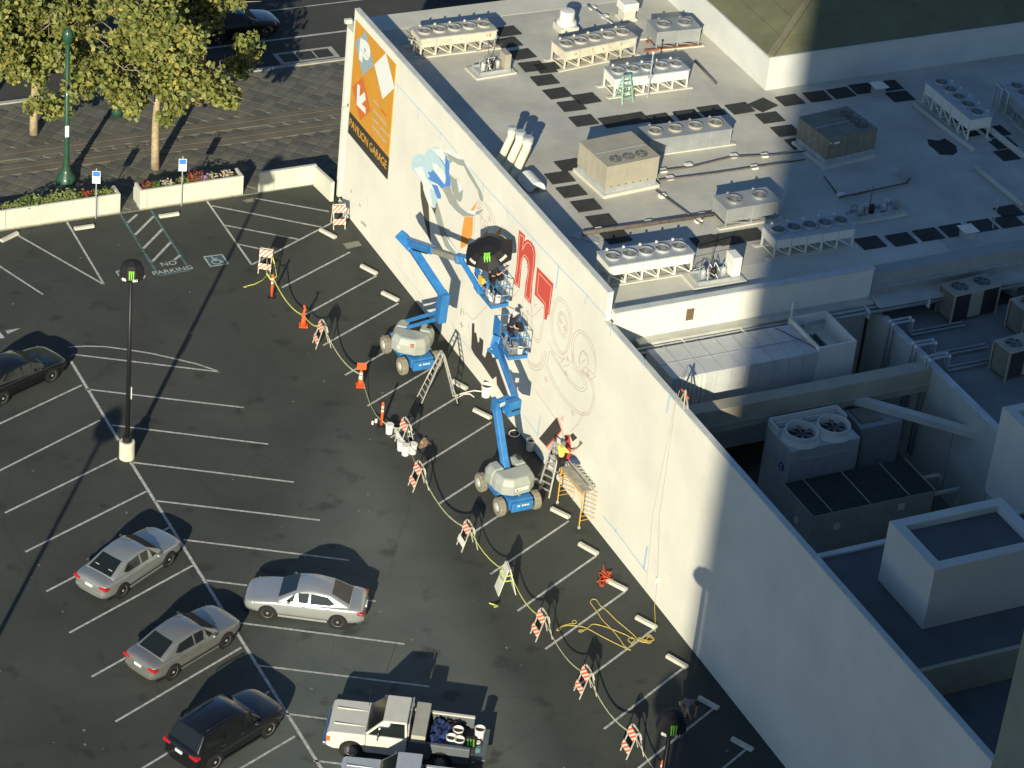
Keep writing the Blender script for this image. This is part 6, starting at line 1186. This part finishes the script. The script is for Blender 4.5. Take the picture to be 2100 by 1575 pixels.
# ================================================================== boom lifts
def lift_base(t, c, hood_rot, logo):
    """chassis along Y; c = centre on the ground"""
    c = Vector(c); wx, wy, r = .82, .93, .40
    M_ = lambda: MB()
    MB().box(c.x - .55, c.y - 1.25, .38, c.x + .55, c.y + 1.25, .80).box(c.x - .78, c.y - .5, .5, c.x + .78, c.y + .5, .78).build('chassis', M_blue, t, bevel=.04)
    f = MB().box(c.x - .50, c.y - 1.42, .32, c.x + .50, c.y - 1.25, .74).build('front_bumper', M_blue, t, bevel=.03)
    for i in range(8):
        if i not in (2,): MB().box(c.x - .25 + i * .07, c.y - 1.425, .58, c.x - .25 + i * .07 + .045, c.y - 1.42, .66).build('faint_print', M_refl, f)
    MB().prism([(c.x - .05, c.y - 1.0, .803), (c.x + .12, c.y - .95, .803), (c.x + .02, c.y - .78, .803)], (0, 0, .005)).build('hazard_mark', mat('hazard_yellow', (.55, .55, .12), .6), t)
    for sx in (-1, 1):
        for sy in (-1, 1):
            add_wheel(t, c.x + sx * wx, c.y + sy * wy, r, .30, sx, M_lgrey, 6, M_ltyre) if False else None
            o = MB().lathe([(r * .5, -.15), (r * .93, -.15), (r, -.10), (r, .10), (r * .93, .15), (r * .58, .15), (r * .54, .09), (0, .09)], 20, (c.x + sx * wx, c.y + sy * wy, r), (sx, 0, 0)).build('wheel', M_ltyre, t)
            MB().lathe([(r * .52, 0), (r * .50, .03), (r * .2, .03), (r * .16, .07), (0, .07)], 16, (c.x + sx * (wx + .095), c.y + sy * wy, r), (sx, 0, 0)).build('hub', mat('hub_white', (.62, .62, .56), .5), o)
            for q in range(14):
                a = 2 * math.pi * q / 14; d = Vector((0, math.cos(a), math.sin(a))); MB().beam(Vector((c.x + sx * wx - .12, c.y + sy * wy, r)) + d * (r - .005), Vector((c.x + sx * wx + .12, c.y + sy * wy + .03, r)) + d * (r - .005), .05, .03).build('tread_lug', M_ltyre, o)
            MB().beam((c.x + sx * .5, c.y + sy * wy, .45), (c.x + sx * (wx - .14), c.y + sy * wy, .42), .2, .24).build('axle', M_blue, t)
    MB().lathe([(.55, .80), (.55, .92), (0, .92)], 20, (c.x, c.y, 0)).build('turntable', M_dark, t)
    # two rounded covers with the boom slot between them
    ca, sa = math.cos(hood_rot), math.sin(hood_rot)
    loc = lambda x, y, z: (c.x + x * ca - y * sa, c.y + x * sa + y * ca, z)
    def hood(poly, z0, z1, nm):
        b = MB(); top = [((x - .02) * .86 + .02 * 0, y * .86) for x, y in poly]; k = len(poly)
        b.add([loc(x, y, z0) for x, y in poly] + [loc(x * 1.0, y * 1.0, z0 + (z1 - z0) * .62) for x, y in poly] + [loc(x * .84, y * .84, z1) for x, y in poly], [tuple(range(k - 1, -1, -1)), tuple(range(2 * k, 3 * k))] + [(i + o * k, (i + 1) % k + o * k, k + (i + 1) % k + o * k, k + i + o * k) for o in (0, 1) for i in range(k)])
        return b.build(nm, M_lgrey, t, bevel=.07, bseg=3)
    A = [(-.86, -.35), (-.78, -.72), (-.40, -.98), (.40, -.98), (.80, -.72), (.88, -.30), (.88, .40), (.30, .40), (.30, -.28), (-.30, -.28), (-.30, .40), (-.86, .40)]
    h = hood([(-.90, -.30), (-.80, -.72), (-.40, -1.0), (.40, -1.0), (.80, -.72), (.90, -.30), (.90, .0), (-.90, .0)], .86, 1.62, 'rear_cover')
    hood([(-.90, .02), (-.34, .02), (-.34, .78), (-.80, .74), (-.90, .5)], .86, 1.66, 'side_cover'); hood([(.34, .02), (.90, .02), (.90, .5), (.80, .74), (.34, .78)], .86, 1.66, 'side_cover')
    MB().par(loc(-.32, .03, .9), Vector((ca, sa, 0)) * .64, Vector((-sa, ca, 0)) * .8, (0, 0, .45)).build('boom_slot', M_dark, t)
    MB().par(loc(.55, .25, 1.665), Vector((ca, sa, 0)) * .22, Vector((-sa, ca, 0)) * .3, (0, 0, .012)).build('vent_grille', M_grille, t)
    if logo:
        p = MB().par(loc(-.32, -1.012, 1.08), Vector((ca, sa, 0)) * .64, Vector((-sa, ca, 0)) * .03, (0, 0, .15)).build('label_plate', M_refl, t, bevel=.012)
        q = Vector(loc(-.24, -1.02, 1.155)); MB().lathe([(.05, 0), (.05, .006), (.032, .006), (.032, 0)], 12, q, (sa, -ca, 0)).build('label_mark', mat('logo_red', (.55, .09, .04), .5), p)
        for i in range(6): MB().par(loc(-.16 + i * .045, -1.016, 1.135), Vector((ca, sa, 0)) * .03, Vector((-sa, ca, 0)) * .002, (0, 0, .035)).build('label_mark', mat('logo_red', (.55, .09, .04), .5), p)
    else: MB().par(loc(.15, -1.0, 1.3), Vector((ca, sa, 0)) * .18, Vector((-sa, ca, 0)) * .02, (0, 0, .16)).build('label_mark', mat('logo_rust', (.40, .16, .09), .6), t); MB().par(loc(-.45, -1.0, 1.1), Vector((ca, sa, 0)) * .13, Vector((-sa, ca, 0)) * .02, (0, 0, .17)).build('label_plate', M_refl, t)
    return t
def basket(t, c, rz, L=1.8, D=.80, H=1.08):
    """work platform, c = centre of its floor"""
    c = Vector(c); ca, sa = math.cos(rz), math.sin(rz); q = lambda x, y, z: c + Vector((x * ca - y * sa, x * sa + y * ca, z))
    fl = MB().par(q(-L / 2, -D / 2, -.05), Vector((ca, sa, 0)) * L, Vector((-sa, ca, 0)) * D, (0, 0, .05)).build('platform_floor', M_galv, t)
    for a, b in (((-L / 2, -D / 2), (L / 2, -D / 2)), ((-L / 2, D / 2), (L / 2, D / 2)), ((-L / 2, -D / 2), (-L / 2, D / 2)), ((L / 2, -D / 2), (L / 2, D / 2))):
        MB().beam(q(*a, .06), q(*b, .06), .02, .16).build('toe_board', M_blue, t)
        for z in (.55, H): MB().tube([q(*a, z), q(*b, z)], .021, 6).build('rail', M_blue if z == H else M_galv, t)
    for x in (-L / 2, -L / 6, L / 6, L / 2):
        for y in (-D / 2, D / 2): MB().tube([q(x, y, 0), q(x, y, H)], .02, 6).build('rail_post', M_blue, t)
    MB().tube([q(-.3, -D / 2, H), q(-.3, -D / 2 + .05, H + .25), q(.25, -D / 2 + .05, H + .25), q(.25, -D / 2, H)], .016, 6).build('control_guard', M_blue, t)
    MB().par(q(-.28, -D / 2 - .06, H - .18), Vector((ca, sa, 0)) * .5, Vector((-sa, ca, 0)) * .28, (0, 0, .2)).build('control_box', M_dark, t, bevel=.02)
    return q
# ---- far lift (articulated, umbrella over its basket)
cA = (-2.25, -12.74, 0)
tA = thing('boom_lift', 'blue articulated boom lift with grey covers and a black umbrella over its raised basket', 'boom lift', cA, 0, 'blue boom lifts')
lift_base(tA, cA, R(-38), False)
S0, B0, B1, E0, E1, M0, J0, J1 = Vector((-2.35, -12.35, 1.5)), atx(904, 648, -1.95), atx(910, 606, -1.95), atx(843, 505, -2.5), atx(833, 494, -2.6), atx(942, 531, -2.1), atx(946, 530, -2.0), atx(985, 602, -1.45)
for dz in (0, .36): MB().beam(S0 + Vector((0, 0, dz)), B0 + Vector((0, 0, dz - .1)), .24, .17).build('lower_arm', M_blue, tA, bevel=.015)
MB().beam(S0 + Vector((.1, .2, -.2)), S0.lerp(B0, .55) + Vector((0, 0, .1)), .10).build('hydraulic_ram', M_dark, tA)
MB().beam(B0 - (B1 - B0).normalized() * .25, B1 + (B1 - B0).normalized() * .15, .38, .50, up=(0, 1, 0)).build('riser', M_blue, tA, bevel=.03)
MB().beam(B1, E0, .36, .40, up=(0, 1, 0)).build('mid_boom', M_blue, tA, bevel=.02)
for s in (-1, 1): MB().beam(B1.lerp(E0, .08) + Vector((-.19, .0, .0)), B1.lerp(E0, .9) + Vector((-.19, 0, 0)), .03, .10).build('boom_rib', M_blue, tA)
MB().beam(E0 - (E1 - E0).normalized() * .2, E1 + (E1 - E0).normalized() * .4, .46, .62, up=(0, 1, 0)).build('elbow', M_blue, tA, bevel=.04)
Em = E1.lerp(M0, .52); MB().beam(E1, Em, .30, .36).build('main_boom', M_blue, tA, bevel=.02); MB().beam(E1.lerp(M0, .5), M0, .22, .26).build('boom_extension', mat('boom_grey', (.27, .27, .24), .5, nscale=3, namt=.2), tA, bevel=.01)
MB().beam(E1.lerp(M0, .05) + Vector((0, 0, -.28)), E1.lerp(M0, .42) + Vector((0, 0, -.22)), .12).build('hydraulic_ram', M_dark, tA)
for i in range(9): MB().par(E1.lerp(M0, .2 + i * .03) + Vector((-.155, .03, -.02)), (0, .06, 0), (.005, 0, 0), (0, 0, .09)).build('faint_print', M_refl, tA)
MB().beam(M0 + (E1 - M0).normalized() * .25, J0 + Vector((.1, -.15, 0)), .34, .40).build('jib_knuckle', M_blue, tA, bevel=.04)
for s in (-1, 1): MB().beam(J0 + Vector((0, s * .14, -.05)), J1 + Vector((0, s * .14, .1)), .12, .2).build('jib_arm', M_blue, tA, bevel=.01)
MB().beam(J0 + Vector((.02, 0, .16)), J1 + Vector((0, 0, .3)), .07).build('jib_ram', M_refl, tA)
zf = J1.z + .0; bc = atx(1007, 604, -1.05); bcA = Vector((-1.05, bc.y, bc.z - .1))
MB().beam(J1 + Vector((0, .05, 0)), bcA + Vector((-.38, .35, .35)), .3, .35).build('basket_bracket', M_blue, tA, bevel=.03); MB().par(bcA + Vector((-.44, .45, .1)), (.05, 0, 0), (0, .45, 0), (0, 0, .95)).build('bracket_plate', M_blue, tA)
qA = basket(tA, bcA, R(90))
for i in range(4): o = bucket(bcA + Vector((random.uniform(-.15, .25), -.55 + .22 * i, .0)), 'paint bucket %s on the far lift platform' % ['at the near end', 'second', 'third', 'at the far end'][i], i % 2 == 0, .8)
# umbrella
uc = atx(1003, 515, -1.55); t = thing('umbrella', 'black umbrella with a green claw mark shading the far lift basket', 'umbrella', uc)
UB = mat('umbrella_black', (.012, .012, .013), .6); k6 = 6; Rr = 1.12; m = MB(); tilt = Matrix.Rotation(R(-22), 3, 'Y') @ Matrix.Rotation(R(8), 3, 'X')
pt = lambda r, a, z: uc + tilt @ Vector((r * math.cos(a), r * math.sin(a), z))
for i in range(k6):
    a, b = 2 * math.pi * i / k6, 2 * math.pi * (i + 1) / k6; mid = (a + b) / 2; cz = pt(0, 0, .42)
    MB().add([cz, pt(Rr * .55, a, .30), pt(Rr * .53, mid, .285), pt(Rr * .55, b, .30), pt(Rr, a, -.08), pt(Rr * .90, mid, -.03), pt(Rr, b, -.08)], [(0, 1, 2), (0, 2, 3), (1, 4, 5, 2), (2, 5, 6, 3)]).build('canopy_panel', UB, t)
    MB().tube([cz - Vector((0, 0, .02)), pt(Rr * .55, a, .28), pt(Rr * .99, a, -.1)], .008, 4).build('rib', M_galv, t)
MB().tube([pt(0, 0, .5), bcA + Vector((0, 0, .1))], .022, 6).build('pole', M_dark, t)
GC = mat('claw_green', (.22, .62, .06), .5)
ua = math.atan2(-.86, -.5); mp = lambda r, a, z: pt(r, a, z) + tilt @ Vector((0, 0, .018))
for k in (-1, 0, 1):
    rr = lambda f: (Rr * (.38 + .34 * f)); zz = lambda f: .42 - (.12 * min(1, rr(f) / (Rr * .55)) if rr(f) < Rr * .55 else .12 + (rr(f) - Rr * .55) / (Rr * .45) * .36)
    P0 = []; 
    for f, w in ((0, .07), (.15, .035), (.55, .042), (1, .012)): P0.append((f, w))
    vs = []; a0 = ua + k * .19
    for f, w in P0: r_ = rr(f); vs += [pt(r_, a0 * 1 + (k * -.05) * f - w / r_, zz(f) + .02), pt(r_, a0 + (k * -.05) * f + w / r_, zz(f) + .02)]
    MB().add(vs, [(0, 1, 3, 2), (2, 3, 5, 4), (4, 5, 7, 6)]).build('claw_mark', GC, t)
for da in (-.85, .85, 2.4, -2.4):
    a0 = ua + da
    for q in range(6): x = (q - 2.5) * .075; MB().add([pt(Rr * .84, a0 + x - .026, .075), pt(Rr * .84, a0 + x + .026, .075), pt(Rr * .76, a0 + x + .026, .15), pt(Rr * .76, a0 + x - .026, .15)], [(0, 1, 2, 3)]).build('edge_print', M_refl, t)
person('person in black with a yellow tool belt working on the wall under the black umbrella', bcA + Vector((.05, .1, .0)), R(-95), C_black, C_black, C_hair, [((.28, .10, 1.15), (.22, .38, 1.30)), ((-.28, .06, 1.10), (-.20, .28, .98))], lean=.12)
t = thing('yellow_bag', 'yellow bag hung on the far lift rail below the umbrella', 'bag', bcA + Vector((-.42, .15, .75))); MB().cbox(bcA + Vector((-.46, .15, .7)), .14, .42, .3).build('bag_body', mat('bag_yellow', (.72, .48, .06), .7), t, bevel=.04); MB().tube([bcA + Vector((-.46, .0, 1.0)), bcA + Vector((-.42, .15, 1.1)), bcA + Vector((-.46, .3, 1.0))], .015, 5).build('strap', M_dark, t)
# ---- near lift
cB = (-2.66, -23.95, 0)
tB = thing('boom_lift', 'blue boom lift with a white label on its grey cover and an upright lower boom', 'boom lift', cB, 0, 'blue boom lifts')
lift_base(tB, cB, R(6), True)
S0 = Vector((-2.75, -23.75, 1.35)); T0 = atx(1019, 838, -2.8); T1 = atx(1030, 828, -2.55); K0 = atx(1052, 832, -2.05); K1 = atx(1054, 815, -2.0); Wt = atx(1016, 706, -1.55)
MB().beam(S0, T0, .26, .32, up=(0, 1, 0)).build('lower_boom', M_blue, tB, bevel=.02)
for s in (-.15, .15): MB().beam(S0.lerp(T0, .1) + Vector((-.15, s * .6, 0)), S0.lerp(T0, .98) + Vector((-.15, s * .6, 0)), .04, .06).build('boom_rib', M_blue, tB)
MB().tube([S0 + Vector((.16, -.2, 0)), T0 + Vector((.16, -.1, -.5)), T0 + Vector((.1, 0, .15))], .02, 6).build('hose', M_dark, tB)
MB().beam(T0 + Vector((-.05, .1, -.25)), T0 + Vector((-.05, .05, .42)), .16, .5, up=(0, 1, 0)).build('knuckle', M_blue, tB, bevel=.02)
MB().beam(T0 + Vector((0, 0, .35)), K1 + Vector((0, .1, .05)), .16, .18).beam(T0 + Vector((0, 0, -.2)), K0 + Vector((-.2, .1, -.05)), .14, .16).build('knuckle_link', M_blue, tB, bevel=.01)
hb = MB().par(K0 + Vector((-.38, -.42, -.28)), (.62, .12, 0), (-.06, .34, 0), (0, 0, .72)).build('counterweight_box', M_blue, tB, bevel=.03)
MB().par(K0 + Vector((-.26, -.425, .0)), (.42, .08, 0), (.002, -.01, 0), (0, 0, .06)).build('faint_print', M_dark, tB)
MB().beam(K1, Wt, .30, .32, up=(0, 1, 0)).build('upper_boom', M_blue, tB, bevel=.02); MB().beam(K1 + Vector((-.19, 0, .1)), K1.lerp(Wt, .7) + Vector((-.19, 0, .05)), .08).build('boom_ram', M_refl, tB)
bcB = atx(1047, 712, -.95); bcB = Vector((-.95, bcB.y, bcB.z))
MB().beam(Wt + Vector((0, 0, -.15)), bcB + Vector((-.42, .42, .4)), .36, .4).build('basket_bracket', M_blue, tB, bevel=.03); MB().par(bcB + Vector((-.45, .3, .2)), (.05, 0, 0), (0, .62, 0), (0, 0, .95)).build('bracket_plate', M_blue, tB)
MB().beam(Wt + Vector((0, 0, -.05)), Wt + Vector((-.15, .35, -.45)), .09).beam(Wt + Vector((-.15, .35, -.45)), Wt + Vector((.1, -.2, -.5)), .09).build('leveling_link', M_blue, tB)
qB = basket(tB, bcB, R(84), L=1.85, D=.85)
person('person in a dark vest and pale cap painting from the near lift basket', bcB + Vector((-.02, .12, .0)), R(-100), C_navy, C_navy, C_hair, [((.32, .05, 1.12), (.30, .30, 1.02)), ((-.30, .05, 1.12), (-.22, .30, 1.05))], lean=.15, cap=C_capw)
bucket(bcB + Vector((.15, -.62, 0)), 'paint bucket in the near lift basket', True, .8)
# ================================================================== ladders, scaffold and the other painters
t = thing('extension_ladder', 'tall aluminium ladder opened as an A beside the far lift', 'ladder', at(894, 818)); f1, f2 = at(854, 816), at(863, 830); g1 = at(930, 816); g2 = g1 + (f2 - f1) * 1.0
ap = (f1 + f2 + g1 + g2) / 4 + Vector((0, 0, 2.55)); w_ = (f2 - f1).normalized() * .16; a1, a2 = ap - w_, ap + w_
for nm, b1, b2, c1, c2 in (('front', f1, f2, a1, a2), ('rear', g1, g2, a1 + Vector((.06, -.04, 0)), a2 + Vector((.06, -.04, 0)))):
    for p, q in ((b1, c1), (b2, c2)):
        MB().beam(p, q, .075, .035).build('rail', M_alu, t); MB().beam(p.lerp(q, .42), p.lerp(q, 1.0), .10, .05).build('inner_rail', M_alu, t); MB().beam(p, p.lerp(q, .03), .10, .07).build('rubber_foot', M_dark, t)
    for i in range(1, 9): f = i / 9; MB().beam(b1.lerp(c1, f), b2.lerp(c2, f), .035).build('rung', M_alu, t)
MB().beam(a1, a2, .12, .10).build('hinge', M_alu, t)
# step ladder of the yellow shirted painter
lp = at(1130, 1004); step_ladder('step_ladder', 'grey aluminium stepladder the yellow shirted painter stands on', M_alu, (lp.x, lp.y, 0), R(-62), 2.35, .62, 1.15, 7, .028)
pz = 1.12; pp = at(1146, 975, pz)
person('person in a bright yellow T shirt and dark shorts painting on a stepladder', Vector((pp.x, pp.y, pz)), R(-72), C_yel, C_black, C_hair, [((.34, .10, 1.30), (.40, .40, 1.42)), ((-.30, .08, 1.16), (-.28, .34, 1.08))], cap=C_capg, sleeve=.55, lean=.05)
# scaffold bench
t = thing('scaffold_bench', 'yellow painted rolling scaffold with a plank deck below the black mural panel', 'scaffold', at(1180, 1060)); c1, c2 = at(1143, 1032), at(1187, 1084); ax_ = (c2 - c1); ln = ax_.length; dx = Vector((.78, 0, 0)); zz = 1.85
C = [c1, c2, c2 + dx, c1 + dx]
for p in C:
    MB().tube([p + Vector((0, 0, .1)), p + Vector((0, 0, zz))], .028, 7).build('post', M_yellow, t); MB().lathe([(.06, 0), (.07, .03), (.07, .08), (.03, .12), (0, .12)], 10, p).build('castor', M_galv, t)
for a, b in ((0, 3), (1, 2)):
    for i in range(1, 8): MB().tube([C[a] + Vector((0, 0, .18 + i * .22)), C[b] + Vector((0, 0, .18 + i * .22))], .014, 5).build('rung', M_yellow, t)
for a, b in ((0, 1), (3, 2)):
    MB().tube([C[a] + Vector((0, 0, zz - .12)), C[b] + Vector((0, 0, zz - .12))], .035, 7).build('side_beam', M_yellow, t); arc = [C[a].lerp(C[b], q) + Vector((0, 0, zz - .12 - .55 * abs(2 * q - 1) ** 3)) for q in [i / 10 for i in range(11)]]; MB().tube(arc, .016, 5).build('arched_brace', M_yellow, t)
MB().par(c1 + Vector((-.03, 0, zz)), ax_, (.42, 0, 0), (0, 0, .05)).build('deck_board', mat('worn_plank', (.36, .34, .27), .85, nscale=5, namt=.4, nd=7), t)
lad = thing('plank_ladder', 'short aluminium ladder laid flat along the scaffold deck', 'ladder', c1 + Vector((.45, 0, zz))); 
for x in (.46, .80): MB().beam(c1 + Vector((x, .25, zz + .10)), c2 + Vector((x, -.05, zz + .10)), .04, .09).build('rail', M_alu, lad)
for i in range(8): q = c1.lerp(c2, i / 7.6); MB().beam(q + Vector((.46, .1, zz + .1)), q + Vector((.80, .1, zz + .1)), .09, .03).build('rung', M_alu, lad)
t = thing('blue_jacket', 'dark blue jacket bundled on the far end of the scaffold', 'jacket', c1 + Vector((.6, .1, zz + .15))); MB().blob(c1 + Vector((.62, .12, zz + .2)), .2, .26, .1, 9, 6).build('jacket_body', mat('blue_jacket', (.05, .07, .16), .9, nscale=8, namt=.4), t); MB().blob(c1 + Vector((.7, -.12, zz + .19)), .1, .16, .06, 8, 5).build('sleeve', mat('blue_jacket', (.05, .07, .16), .9), t)
# crouching people near the bottom right
pc = at(1398, 1474)
person('person in grey shirt and tan trousers bending down beside the big shadow', (pc.x, pc.y, 0), R(200), C_grey, C_hi, C_hair, [((.26, .42, .82), (.18, .52, .52)), ((-.26, .42, .82), (-.16, .50, .48))], lean=1.05, pel=.80, knees=[((.12, .16, .44), (.13, -.06, .08)), ((-.12, .14, .42), (-.14, -.04, .08))])
